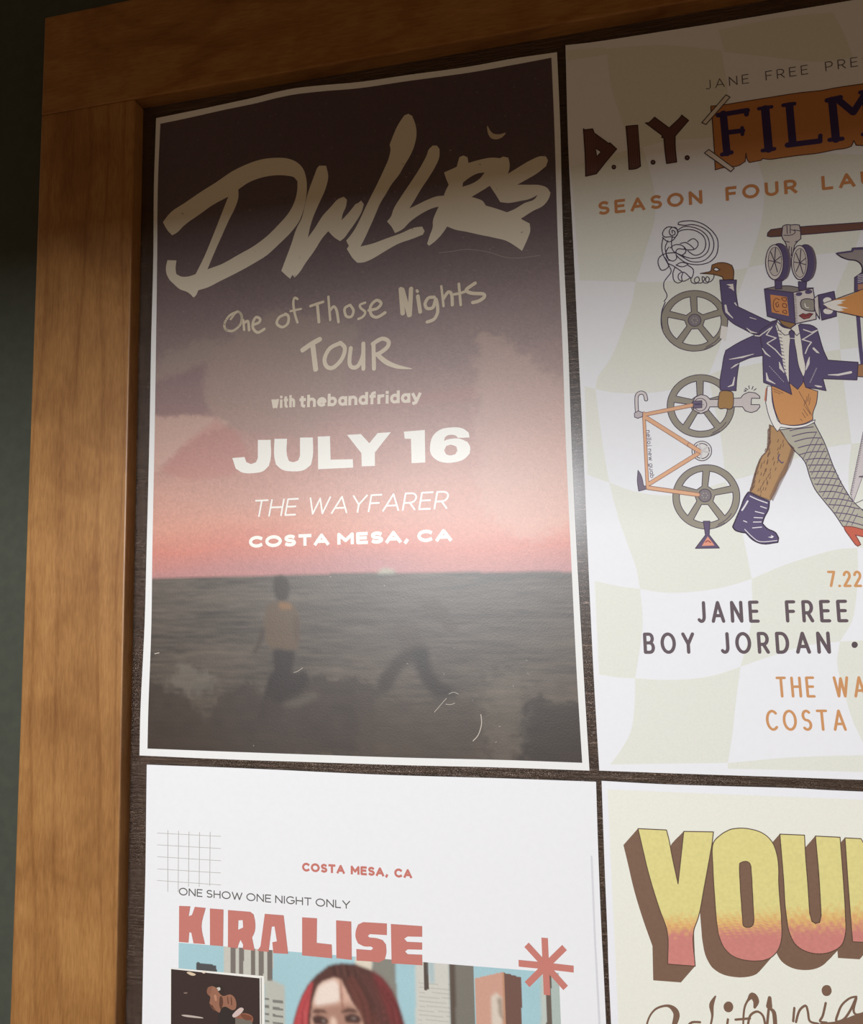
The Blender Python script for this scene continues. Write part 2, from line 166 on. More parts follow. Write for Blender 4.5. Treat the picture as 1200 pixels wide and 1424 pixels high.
RAS3=[[[[58.8,-538.8],[63.1,-538.5],[90.9,-537.5],[90.6,-560.6],[59.0,-563.5]],[198,196,184],0.25,1],[[[63.1,-538.5],[67.0,-538.2],[66.8,-557.9],[63.2,-558.2]],[112,102,96],0.25,0.9],[[[68.6,-538.0],[72.2,-537.8],[71.7,-561.1],[68.8,-561.4]],[112,102,96],0.25,0.9],[[[76.4,-537.4],[79.3,-537.2],[79.2,-560.4],[76.4,-560.7]],[110,100,92],0.25,0.9],[[[81.6,-537.0],[84.9,-536.8],[84.6,-560.0],[81.6,-560.2]],[112,104,96],0.25,0.9],[[[86.7,-536.6],[90.6,-536.3],[90.2,-559.5],[87.1,-559.7]],[108,98,92],0.25,0.9],[[[41.1,-552.7],[54.3,-553.4],[54.4,-560.2],[40.8,-560.1]],[84,84,84],0.25,1],[[[85.4,-559.3],[91.6,-559.0],[98.1,-560.9],[98.2,-623.9],[85.5,-625.4]],[188,188,176],0.3,1],[[[85.4,-568.9],[88.5,-568.9],[88.5,-570.2],[85.4,-570.3]],[120,118,112],0.25,0.9],[[[85.4,-573.0],[88.5,-573.0],[88.5,-574.2],[85.4,-574.4]],[120,118,112],0.25,0.9],[[[85.4,-577.1],[88.5,-577.1],[88.5,-578.3],[85.4,-578.4]],[120,118,112],0.25,0.9],[[[85.4,-581.2],[88.5,-581.2],[88.5,-582.4],[85.4,-582.5]],[120,118,112],0.25,0.9],[[[85.5,-585.3],[88.5,-585.2],[88.5,-586.4],[85.5,-586.6]],[120,118,112],0.25,0.9],[[[85.5,-589.3],[88.5,-589.3],[88.5,-590.5],[85.5,-590.6]],[120,118,112],0.25,0.9],[[[85.5,-593.4],[88.5,-593.3],[88.5,-594.5],[85.5,-594.7]],[120,118,112],0.25,0.9],[[[85.5,-597.4],[88.5,-597.4],[88.5,-598.6],[85.5,-598.7]],[120,118,112],0.25,0.9],[[[85.5,-601.4],[88.5,-601.4],[88.5,-602.6],[85.5,-602.8]],[120,118,112],0.25,0.9],[[[90.4,-569.4],[97.4,-569.6],[97.4,-571.0],[90.4,-570.9]],[120,118,112],0.25,0.9],[[[90.4,-573.5],[97.4,-573.7],[97.4,-575.1],[90.4,-575.0]],[120,118,112],0.25,0.9],[[[90.4,-577.5],[97.4,-577.7],[97.4,-579.1],[90.4,-579.0]],[120,118,112],0.25,0.9],[[[90.4,-581.6],[97.4,-581.8],[97.4,-583.2],[90.4,-583.1]],[120,118,112],0.25,0.9],[[[90.4,-585.7],[97.4,-585.8],[97.4,-587.2],[90.4,-587.1]],[120,118,112],0.25,0.9],[[[90.4,-589.7],[97.3,-589.9],[97.3,-591.2],[90.4,-591.2]],[120,118,112],0.25,0.9],[[[90.4,-593.7],[97.3,-593.9],[97.3,-595.3],[90.4,-595.2]],[120,118,112],0.25,0.9],[[[90.4,-597.8],[97.3,-597.9],[97.3,-599.3],[90.4,-599.3]],[120,118,112],0.25,0.9],[[[90.4,-601.8],[97.3,-601.9],[97.3,-603.3],[90.4,-603.3]],[120,118,112],0.25,0.9],[[[141.6,-541.3],[152.6,-540.4],[152.4,-556.9],[141.4,-557.9]],[222,212,192],0.48,1],[[[152.1,-540.4],[165.6,-539.3],[169.4,-621.9],[148.8,-624.5]],[138,136,126],0.6400000000000001,1],[[[177.9,-538.1],[197.3,-536.5],[197.8,-623.1],[176.2,-625.8]],[208,206,196],0.3,1],[[[179.3,-551.9],[198.3,-551.4],[198.4,-551.8],[179.3,-552.5]],[186,182,170],0.15,0.8],[[[179.3,-554.4],[198.2,-553.8],[198.3,-554.3],[179.3,-554.9]],[186,182,170],0.15,0.8],[[[179.2,-556.9],[198.2,-556.3],[198.2,-556.7],[179.2,-557.4]],[186,182,170],0.15,0.8],[[[179.2,-559.3],[198.1,-558.7],[198.2,-559.2],[179.2,-559.9]],[186,182,170],0.15,0.8],[[[179.1,-561.8],[198.0,-561.1],[198.1,-561.6],[179.1,-562.3]],[186,182,170],0.15,0.8],[[[179.1,-564.2],[198.0,-563.6],[198.0,-564.0],[179.1,-564.8]],[186,182,170],0.15,0.8],[[[179.0,-566.7],[197.9,-566.0],[198.0,-566.5],[179.0,-567.2]],[186,182,170],0.15,0.8],[[[179.0,-569.2],[197.9,-568.4],[197.9,-568.9],[179.0,-569.7]],[186,182,170],0.15,0.8],[[[178.9,-571.6],[197.8,-570.9],[197.9,-571.3],[178.9,-572.1]],[186,182,170],0.15,0.8],[[[178.9,-574.1],[197.7,-573.3],[197.8,-573.7],[178.9,-574.6]],[186,182,170],0.15,0.8],[[[178.8,-576.5],[197.7,-575.7],[197.7,-576.2],[178.8,-577.0]],[186,182,170],0.15,0.8],[[[178.8,-578.9],[197.6,-578.1],[197.7,-578.6],[178.8,-579.5]],[186,182,170],0.15,0.8],[[[182.3,-537.7],[185.1,-537.5],[185.5,-555.2],[182.6,-555.9]],[92,82,74],0.25,1],[[[185.0,-539.8],[188.8,-539.5],[188.4,-551.9],[185.9,-552.1]],[160,190,195],0.4,0.7],[[[197.3,-536.5],[211.3,-535.3],[211.5,-621.4],[198.1,-623.0]],[126,122,112],0.25,1],[[[197.5,-536.5],[200.6,-536.2],[200.3,-622.8],[197.9,-623.1]],[92,78,68],0.35,0.9],[[[211.8,-546.9],[227.3,-542.2],[226.4,-619.5],[211.9,-621.3]],[206,160,140],0.2,1],[[[227.4,-542.3],[237.5,-544.2],[237.2,-618.2],[227.6,-619.4]],[118,88,78],0.2,1],[[[227.1,-542.5],[228.4,-542.4],[227.9,-619.3],[226.4,-619.5]],[200,150,120],0.2,0.9],[[[220.7,-555.8],[223.6,-553.2],[226.7,-556.0],[225.4,-619.6],[219.9,-620.3]],[218,208,192],0.5,0.9],[[[223.9,-556.2],[226.7,-556.3],[227.1,-567.9],[224.8,-565.1]],[140,120,100],0.5,0.7],[[[248.7,-536.0],[260.4,-535.0],[257.6,-615.6],[246.5,-617.0]],[176,190,182],0.3,1],[[[248.9,-536.0],[251.9,-535.7],[249.2,-616.7],[246.3,-617.0]],[200,205,195],0.3,0.7],[[[251.5,-535.8],[254.2,-535.5],[252.5,-616.3],[249.4,-616.6]],[108,96,86],0.25,1],[[[121.1,-600.9],[141.6,-598.6],[144.5,-610.4],[163.7,-611.4],[171.6,-621.7],[93.8,-631.2],[101.7,-618.7],[118.7,-613.3]],[60,50,52],0.8,1],[[[122.6,-597.3],[140.9,-595.3],[142.3,-609.3],[131.6,-617.2],[121.0,-611.7]],[196,150,130],0.8,1],[[[102.1,-593.3],[103.3,-581.7],[105.7,-573.6],[108.9,-565.7],[112.8,-559.0],[118.3,-553.0],[125.4,-547.5],[133.1,-545.6],[142.3,-545.5],[151.4,-547.7],[158.1,-551.6],[163.2,-557.2],[166.8,-564.4],[170.3,-575.0],[173.0,-585.9],[173.8,-618.8],[97.7,-628.0]],[92,62,56],0.5599999999999999,1],[[[102.1,-593.3],[103.7,-581.7],[106.1,-573.6],[109.3,-565.6],[113.2,-559.4],[116.1,-556.7],[114.4,-563.8],[113.1,-572.9],[112.3,-581.3],[112.1,-615.4],[101.7,-616.7]],[192,78,80],0.8,0.95],[[[151.4,-547.7],[158.1,-551.6],[163.2,-557.2],[166.8,-564.4],[170.3,-575.0],[173.0,-585.9],[172.6,-608.4],[163.8,-609.4],[162.9,-576.2],[158.6,-564.4],[154.3,-555.3]],[134,60,62],1.6,0.8],[[[139.2,-551.2],[145.2,-557.5],[149.6,-566.0],[155.4,-576.5],[160.5,-587.2],[160.2,-603.2],[153.7,-590.6],[144.9,-575.3],[140.5,-566.2],[136.8,-555.5]],[120,72,62],1.6,0.6],[[[114.0,-594.8],[114.1,-580.7],[114.9,-574.1],[115.5,-568.5],[118.3,-560.6],[122.2,-556.5],[129.2,-553.6],[133.0,-554.5],[136.0,-559.7],[140.1,-566.9],[143.5,-571.3],[146.8,-579.2],[147.0,-591.3],[143.1,-602.5],[134.0,-610.2],[124.8,-609.9],[117.2,-604.0]],[214,174,154],0.6400000000000001,1],[[[119.1,-559.9],[122.6,-557.3],[129.2,-554.8],[131.6,-557.4],[132.5,-565.5],[129.0,-567.9],[117.4,-570.8],[116.8,-567.0]],[244,222,208],1.2000000000000002,0.95],[[[115.1,-571.3],[128.3,-568.7],[139.0,-567.0],[145.0,-572.5],[146.8,-579.2],[144.8,-588.8],[138.7,-592.2],[132.0,-582.0],[126.6,-579.8],[123.2,-627.6],[115.5,-628.5]],[160,116,98],1.6,0.75],[[[115.1,-573.4],[118.2,-571.9],[122.8,-572.3],[124.8,-573.5],[120.5,-573.9],[115.5,-574.7]],[84,58,50],0.7200000000000001,0.9],[[[132.8,-571.7],[137.4,-569.5],[141.2,-569.8],[143.5,-571.7],[138.9,-571.8],[133.6,-573.0]],[84,58,50],0.7200000000000001,0.9],[[[115.1,-576.8],[118.9,-575.1],[123.6,-576.0],[125.5,-578.6],[123.5,-580.5],[116.6,-580.8]],[64,44,42],0.8,0.9],[[[134.7,-574.2],[138.9,-572.5],[143.5,-573.0],[145.3,-575.2],[143.4,-577.5],[135.8,-577.9]],[64,44,42],0.8,0.9],[[[121.3,-577.8],[122.8,-577.5],[123.2,-578.5],[121.6,-578.8]],[180,165,155],0.4,0.7],[[[138.9,-574.8],[141.5,-574.4],[141.9,-575.3],[139.5,-575.7]],[180,165,155],0.4,0.7],[[[126.3,-576.4],[128.6,-575.2],[130.1,-577.4],[130.4,-587.6],[126.6,-588.0]],[236,206,184],0.96,0.85],[[[125.0,-589.6],[128.1,-588.2],[131.9,-588.8],[131.1,-590.4],[126.1,-590.9]],[150,100,88],0.96,0.7],[[[122.6,-597.3],[128.0,-595.4],[134.1,-596.1],[131.8,-599.0],[128.0,-600.1],[124.2,-599.5]],[176,84,84],0.8,0.9],[[[132.2,-554.5],[133.5,-554.6],[134.0,-567.5],[134.8,-570.1],[133.6,-570.2],[132.7,-565.5]],[140,80,64],0.48,0.7],[[[114.6,-561.6],[109.0,-573.3],[107.3,-590.0],[107.6,-590.0],[109.4,-573.2],[114.9,-561.6]],[160,60,66],0.5599999999999999,0.5],[[[113.9,-563.8],[110.5,-574.2],[111.0,-589.7],[111.3,-589.6],[110.8,-574.1],[114.1,-563.7]],[140,52,56],0.5599999999999999,0.5],[[[114.8,-561.1],[108.7,-573.1],[106.5,-590.1],[106.8,-590.1],[109.0,-573.0],[115.0,-561.1]],[160,60,66],0.5599999999999999,0.5],[[[136.9,-548.0],[147.6,-565.2],[151.3,-588.1],[151.7,-588.1],[148.0,-565.2],[137.1,-548.0]],[70,46,42],0.5599999999999999,0.5],[[[158.2,-556.5],[167.7,-568.4],[170.4,-586.1],[170.7,-586.1],[168.0,-568.4],[158.4,-556.5]],[70,46,42],0.5599999999999999,0.5],[[[149.1,-550.8],[159.1,-566.0],[162.2,-587.0],[162.6,-587.0],[159.5,-565.9],[149.3,-550.7]],[70,46,42],0.5599999999999999,0.5],[[[114.3,-562.6],[109.7,-573.7],[109.0,-589.9],[109.3,-589.8],[110.0,-573.7],[114.5,-562.6]],[140,52,56],0.5599999999999999,0.5],[[[137.6,-548.0],[148.2,-565.2],[151.9,-588.1],[152.3,-588.0],[148.7,-565.1],[137.8,-548.0]],[110,66,60],0.5599999999999999,0.5],[[[137.2,-548.0],[147.9,-565.2],[151.6,-588.1],[151.8,-588.1],[148.1,-565.2],[137.4,-548.0]],[70,46,42],0.5599999999999999,0.5],[[[114.3,-562.6],[109.7,-573.7],[108.9,-589.9],[109.1,-589.8],[109.9,-573.7],[114.4,-562.6]],[160,60,66],0.5599999999999999,0.5],[[[147.1,-549.9],[157.2,-565.7],[160.4,-587.2],[160.8,-587.1],[157.6,-565.6],[147.3,-549.9]],[146,84,80],0.5599999999999999,0.5],[[[149.3,-550.9],[159.3,-566.0],[162.4,-587.0],[162.6,-587.0],[159.6,-566.0],[149.4,-550.8]],[110,66,60],0.5599999999999999,0.5],[[[114.0,-563.2],[110.1,-573.9],[110.0,-589.7],[110.4,-589.7],[110.5,-573.9],[114.3,-563.2]],[140,52,56],0.5599999999999999,0.5],[[[147.0,-549.9],[157.2,-565.7],[160.4,-587.2],[160.7,-587.2],[157.5,-565.6],[147.2,-549.9]],[70,46,42],0.5599999999999999,0.5],[[[137.6,-548.0],[148.3,-565.2],[151.9,-588.1],[152.3,-588.0],[148.6,-565.1],[137.8,-548.0]],[110,66,60],0.5599999999999999,0.5],[[[157.8,-556.2],[167.4,-568.3],[170.1,-586.2],[170.5,-586.1],[167.8,-568.2],[158.1,-556.2]],[70,46,42],0.5599999999999999,0.5],[[[153.7,-553.3],[163.5,-567.0],[166.3,-586.6],[166.8,-586.5],[163.9,-567.0],[154.0,-553.3]],[60,40,38],0.5599999999999999,0.5],[[[143.2,-548.7],[153.5,-565.3],[156.9,-587.6],[157.2,-587.5],[153.8,-565.2],[143.4,-548.7]],[146,84,80],0.5599999999999999,0.5],[[[115.0,-560.5],[108.3,-572.8],[105.4,-590.2],[105.6,-590.2],[108.5,-572.8],[115.2,-560.5]],[140,52,56],0.5599999999999999,0.5],[[[114.1,-563.1],[110.0,-573.9],[109.8,-589.8],[110.2,-589.7],[110.4,-573.8],[114.3,-563.1]],[140,52,56],0.5599999999999999,0.5],[[[149.1,-550.8],[159.1,-566.0],[162.2,-587.0],[162.5,-587.0],[159.4,-566.0],[149.3,-550.8]],[146,84,80],0.5599999999999999,0.5],[[[156.7,-555.4],[166.3,-567.9],[169.1,-586.3],[169.5,-586.2],[166.7,-567.9],[157.0,-555.3]],[60,40,38],0.5599999999999999,0.5],[[[114.9,-560.9],[108.6,-573.0],[106.1,-590.2],[106.3,-590.1],[108.8,-573.0],[115.0,-560.9]],[214,110,108],0.5599999999999999,0.5],[[[115.0,-560.8],[108.4,-572.9],[105.8,-590.2],[106.1,-590.2],[108.7,-572.9],[115.1,-560.8]],[214,110,108],0.5599999999999999,0.5],[[[136.6,-548.0],[147.4,-565.2],[151.1,-588.2],[151.4,-588.1],[147.7,-565.2],[136.8,-548.0]],[110,66,60],0.5599999999999999,0.5],[[[155.0,-554.2],[164.7,-567.4],[167.6,-586.4],[167.8,-586.4],[165.0,-567.4],[155.2,-554.2]],[146,84,80],0.5599999999999999,0.5],[[[159.1,-557.3],[168.6,-568.7],[171.2,-586.0],[171.5,-586.0],[168.9,-568.7],[159.3,-557.3]],[110,66,60],0.5599999999999999,0.5],[[[114.9,-560.9],[108.5,-573.0],[106.0,-590.2],[106.2,-590.1],[108.8,-572.9],[115.1,-560.9]],[160,60,66],0.5599999999999999,0.5],[[[134.9,-548.1],[145.7,-565.3],[149.5,-588.3],[149.8,-588.3],[146.0,-565.3],[135.0,-548.1]],[60,40,38],0.5599999999999999,0.5],[[[134.7,-548.1],[145.5,-565.3],[149.4,-588.3],[149.7,-588.3],[145.8,-565.3],[134.9,-548.1]],[60,40,38],0.5599999999999999,0.5],[[[158.3,-556.6],[167.8,-568.4],[170.5,-586.1],[170.8,-586.1],[168.2,-568.4],[158.5,-556.6]],[70,46,42],0.5599999999999999,0.5],[[[146.1,-549.6],[156.3,-565.5],[159.5,-587.3],[159.9,-587.2],[156.7,-565.5],[146.3,-549.5]],[146,84,80],0.5599999999999999,0.5],[[[144.6,-549.1],[154.9,-565.4],[158.2,-587.4],[158.5,-587.4],[155.2,-565.3],[144.8,-549.1]],[146,84,80],0.5599999999999999,0.5],[[[115.1,-560.5],[108.2,-572.8],[105.3,-590.2],[105.6,-590.2],[108.5,-572.8],[115.2,-560.5]],[160,60,66],0.5599999999999999,0.5],[[[137.4,-548.0],[148.1,-565.2],[151.7,-588.1],[152.0,-588.1],[148.3,-565.2],[137.5,-548.0]],[110,66,60],0.5599999999999999,0.5],[[[148.1,-550.3],[158.1,-565.8],[161.3,-587.1],[161.6,-587.1],[158.5,-565.8],[148.3,-550.3]],[70,46,42],0.5599999999999999,0.5],[[[156.4,-555.1],[166.0,-567.8],[168.8,-586.3],[169.0,-586.3],[166.2,-567.8],[156.5,-555.1]],[60,40,38],0.5599999999999999,0.5],[[[158.4,-556.7],[167.9,-568.5],[170.6,-586.1],[170.9,-586.1],[168.2,-568.4],[158.6,-556.7]],[70,46,42],0.5599999999999999,0.5],[[[155.8,-554.7],[165.4,-567.6],[168.2,-586.4],[168.5,-586.3],[165.7,-567.6],[156.0,-554.7]],[146,84,80],0.5599999999999999,0.5],[[[114.7,-561.6],[109.0,-573.2],[107.2,-590.0],[107.6,-590.0],[109.4,-573.2],[114.9,-561.5]],[140,52,56],0.5599999999999999,0.5],[[[141.3,-548.4],[151.7,-565.2],[155.2,-587.7],[155.4,-587.7],[152.0,-565.1],[141.4,-548.3]],[70,46,42],0.5599999999999999,0.5],[[[139.8,-548.2],[150.3,-565.1],[153.9,-587.9],[154.2,-587.8],[150.6,-565.1],[140.0,-548.1]],[70,46,42],0.5599999999999999,0.5],[[[153.5,-553.2],[163.3,-567.0],[166.2,-586.6],[166.6,-586.5],[163.7,-566.9],[153.8,-553.2]],[70,46,42],0.5599999999999999,0.5],[[[152.0,-552.3],[161.9,-566.6],[164.8,-586.7],[165.1,-586.7],[162.2,-566.6],[152.2,-552.3]],[110,66,60],0.5599999999999999,0.5],[[[114.6,-561.8],[109.1,-573.3],[107.5,-590.0],[107.8,-590.0],[109.4,-573.3],[114.8,-561.7]],[140,52,56],0.5599999999999999,0.5],[[[114.6,-561.6],[109.0,-573.3],[107.3,-590.0],[107.7,-590.0],[109.4,-573.2],[114.9,-561.6]],[160,60,66],0.5599999999999999,0.5],[[[154.7,-553.9],[164.4,-567.3],[167.3,-586.5],[167.6,-586.4],[164.8,-567.3],[155.0,-553.9]],[110,66,60],0.5599999999999999,0.5],[[[139.6,-548.1],[150.2,-565.1],[153.8,-587.9],[154.1,-587.8],[150.6,-565.1],[139.9,-548.1]],[70,46,42],0.5599999999999999,0.5],[[[154.3,-553.7],[164.1,-567.2],[166.9,-586.5],[167.1,-586.5],[164.3,-567.2],[154.5,-553.7]],[60,40,38],0.5599999999999999,0.5],[[[145.8,-549.5],[156.0,-565.5],[159.3,-587.3],[159.7,-587.3],[156.5,-565.5],[146.1,-549.5]],[60,40,38],0.5599999999999999,0.5],[[[115.0,-560.6],[108.3,-572.8],[105.5,-590.2],[105.8,-590.2],[108.6,-572.8],[115.2,-560.6]],[214,110,108],0.5599999999999999,0.5],[[[139.8,-548.2],[150.3,-565.1],[153.9,-587.9],[154.3,-587.8],[150.7,-565.1],[140.0,-548.1]],[70,46,42],0.5599999999999999,0.5],[[[146.6,-549.8],[156.8,-565.6],[160.0,-587.2],[160.4,-587.2],[157.2,-565.6],[146.9,-549.7]],[70,46,42],0.5599999999999999,0.5],[[[113.8,-563.8],[110.5,-574.2],[111.1,-589.6],[111.4,-589.6],[110.8,-574.2],[114.0,-563.8]],[140,52,56],0.5599999999999999,0.5],[[[153.3,-553.1],[163.1,-566.9],[166.0,-586.6],[166.3,-586.6],[163.4,-566.9],[153.5,-553.0]],[60,40,38],0.5599999999999999,0.5],[[[136.8,-548.0],[147.5,-565.2],[151.2,-588.2],[151.6,-588.1],[147.9,-565.2],[137.0,-548.0]],[146,84,80],0.5599999999999999,0.5],[[[144.7,-549.1],[155.0,-565.4],[158.3,-587.4],[158.6,-587.4],[155.3,-565.3],[144.9,-549.1]],[110,66,60],0.5599999999999999,0.5],[[[113.6,-564.5],[111.0,-574.5],[112.2,-589.5],[112.6,-589.5],[111.3,-574.4],[113.8,-564.5]],[214,110,108],0.5599999999999999,0.5],[[[113.9,-563.7],[110.4,-574.1],[110.8,-589.7],[111.3,-589.6],[110.8,-574.1],[114.1,-563.7]],[214,110,108],0.5599999999999999,0.5],[[[151.1,-551.7],[161.0,-566.4],[164.0,-586.8],[164.3,-586.8],[161.3,-566.3],[151.3,-551.7]],[110,66,60],0.5599999999999999,0.5],[[[135.1,-548.1],[146.0,-565.3],[149.8,-588.3],[150.1,-588.3],[146.3,-565.3],[135.4,-548.0]],[70,46,42],0.5599999999999999,0.5],[[[147.8,-550.2],[157.9,-565.8],[161.1,-587.1],[161.4,-587.1],[158.2,-565.7],[148.0,-550.2]],[110,66,60],0.5599999999999999,0.5],[[[113.8,-563.8],[110.5,-574.2],[111.0,-589.6],[111.3,-589.6],[110.7,-574.1],[114.0,-563.8]],[214,110,108],0.5599999999999999,0.5],[[[147.2,-550.0],[157.3,-565.7],[160.5,-587.2],[160.8,-587.1],[157.6,-565.7],[147.4,-550.0]],[146,84,80],0.5599999999999999,0.5],[[[113.8,-563.8],[110.5,-574.2],[111.0,-589.6],[111.4,-589.6],[110.9,-574.1],[114.1,-563.8]],[214,110,108],0.5599999999999999,0.5],[[[151.2,-551.8],[161.1,-566.4],[164.1,-586.8],[164.4,-586.8],[161.4,-566.4],[151.4,-551.8]],[110,66,60],0.5599999999999999,0.5],[[[148.0,-550.3],[158.0,-565.8],[161.2,-587.1],[161.4,-587.1],[158.2,-565.8],[148.1,-550.3]],[146,84,80],0.5599999999999999,0.5],[[[154.0,-553.5],[163.7,-567.1],[166.6,-586.5],[167.0,-586.5],[164.1,-567.1],[154.2,-553.4]],[110,66,60],0.5599999999999999,0.5],[[[139.0,-548.1],[149.5,-565.1],[153.1,-588.0],[153.5,-587.9],[149.9,-565.1],[139.2,-548.1]],[70,46,42],0.5599999999999999,0.5],[[[142.8,-548.7],[153.2,-565.2],[156.6,-587.6],[156.9,-587.6],[153.5,-565.2],[143.0,-548.6]],[70,46,42],0.5599999999999999,0.5],[[[140.5,-545.5],[141.9,-551.5],[142.3,-550.9],[140.8,-545.2]],[60,42,38],0.4,0.6],[[[138.8,-546.2],[140.2,-552.6],[140.6,-551.0],[139.1,-545.4]],[60,42,38],0.4,0.6],[[[133.7,-546.8],[135.2,-552.9],[135.5,-551.5],[134.1,-545.8]],[76,52,48],0.4,0.6],[[[130.0,-546.7],[131.5,-553.2],[131.8,-551.8],[130.3,-546.1]],[120,84,74],0.4,0.6],[[[134.7,-546.2],[136.2,-552.9],[136.5,-551.4],[135.0,-545.7]],[120,84,74],0.4,0.6],[[[141.1,-546.6],[142.6,-551.4],[142.9,-550.8],[141.4,-545.2]],[120,84,74],0.4,0.6],[[[129.0,-546.5],[130.5,-553.1],[130.8,-551.9],[129.3,-546.2]],[60,42,38],0.4,0.6],[[[137.2,-546.3],[138.7,-551.8],[139.0,-551.2],[137.6,-545.5]],[120,84,74],0.4,0.6],[[[139.0,-546.8],[140.4,-551.5],[140.7,-551.0],[139.3,-545.4]],[76,52,48],0.4,0.6],[[[136.8,-546.2],[138.3,-551.9],[138.6,-551.2],[137.1,-545.5]],[60,42,38],0.4,0.6],[[[141.8,-545.6],[143.2,-553.4],[143.5,-550.8],[142.1,-545.1]],[120,84,74],0.4,0.6],[[[140.5,-545.6],[142.0,-552.8],[142.3,-550.9],[140.8,-545.2]],[60,42,38],0.4,0.6],[[[129.4,-546.9],[130.9,-553.3],[131.2,-551.9],[129.7,-546.2]],[120,84,74],0.4,0.6],[[[133.4,-546.5],[134.9,-551.8],[135.2,-551.5],[133.7,-545.8]],[120,84,74],0.4,0.6],[[[127.2,-547.3],[128.7,-553.3],[129.0,-552.1],[127.5,-546.3]],[60,42,38],0.4,0.6],[[[132.8,-546.8],[134.3,-552.4],[134.6,-551.6],[133.2,-545.9]],[60,42,38],0.4,0.6],[[[128.6,-547.7],[130.1,-552.6],[130.5,-551.9],[129.0,-546.2]],[60,42,38],0.4,0.6],[[[128.2,-546.8],[129.7,-554.5],[130.0,-552.0],[128.5,-546.3]],[60,42,38],0.4,0.6],[[[131.1,-546.4],[132.6,-552.9],[132.9,-551.7],[131.4,-546.0]],[76,52,48],0.4,0.6],[[[139.5,-545.8],[141.0,-551.4],[141.3,-551.0],[139.8,-545.3]],[76,52,48],0.4,0.6],[[[135.7,-546.8],[137.2,-551.6],[137.5,-551.3],[136.0,-545.6]],[60,42,38],0.4,0.6],[[[139.2,-545.8],[140.6,-553.5],[141.0,-551.0],[139.5,-545.3]],[120,84,74],0.4,0.6],[[[141.3,-546.2],[142.8,-553.1],[143.1,-550.8],[141.6,-545.2]],[60,42,38],0.4,0.6],[[[136.3,-546.1],[137.7,-552.0],[138.1,-551.3],[136.6,-545.6]],[60,42,38],0.4,0.6],[[[133.9,-546.4],[135.4,-553.0],[135.7,-551.5],[134.2,-545.8]],[120,84,74],0.4,0.6],[[[136.5,-545.8],[137.9,-553.2],[138.3,-551.2],[136.8,-545.6]],[60,42,38],0.4,0.6]]
PHOTO3=[[28.9,-542.4],[258.3,-540.0],[258.8,-566.2],[29.8,-589.1]]
HZ=[[6.7,-319.3],[147.3,-319.0],[274.2,-321.0]]
GRADZ=[-502.57837752371955,-514.3115432186962,-491.868259468481,-505.490718196354]
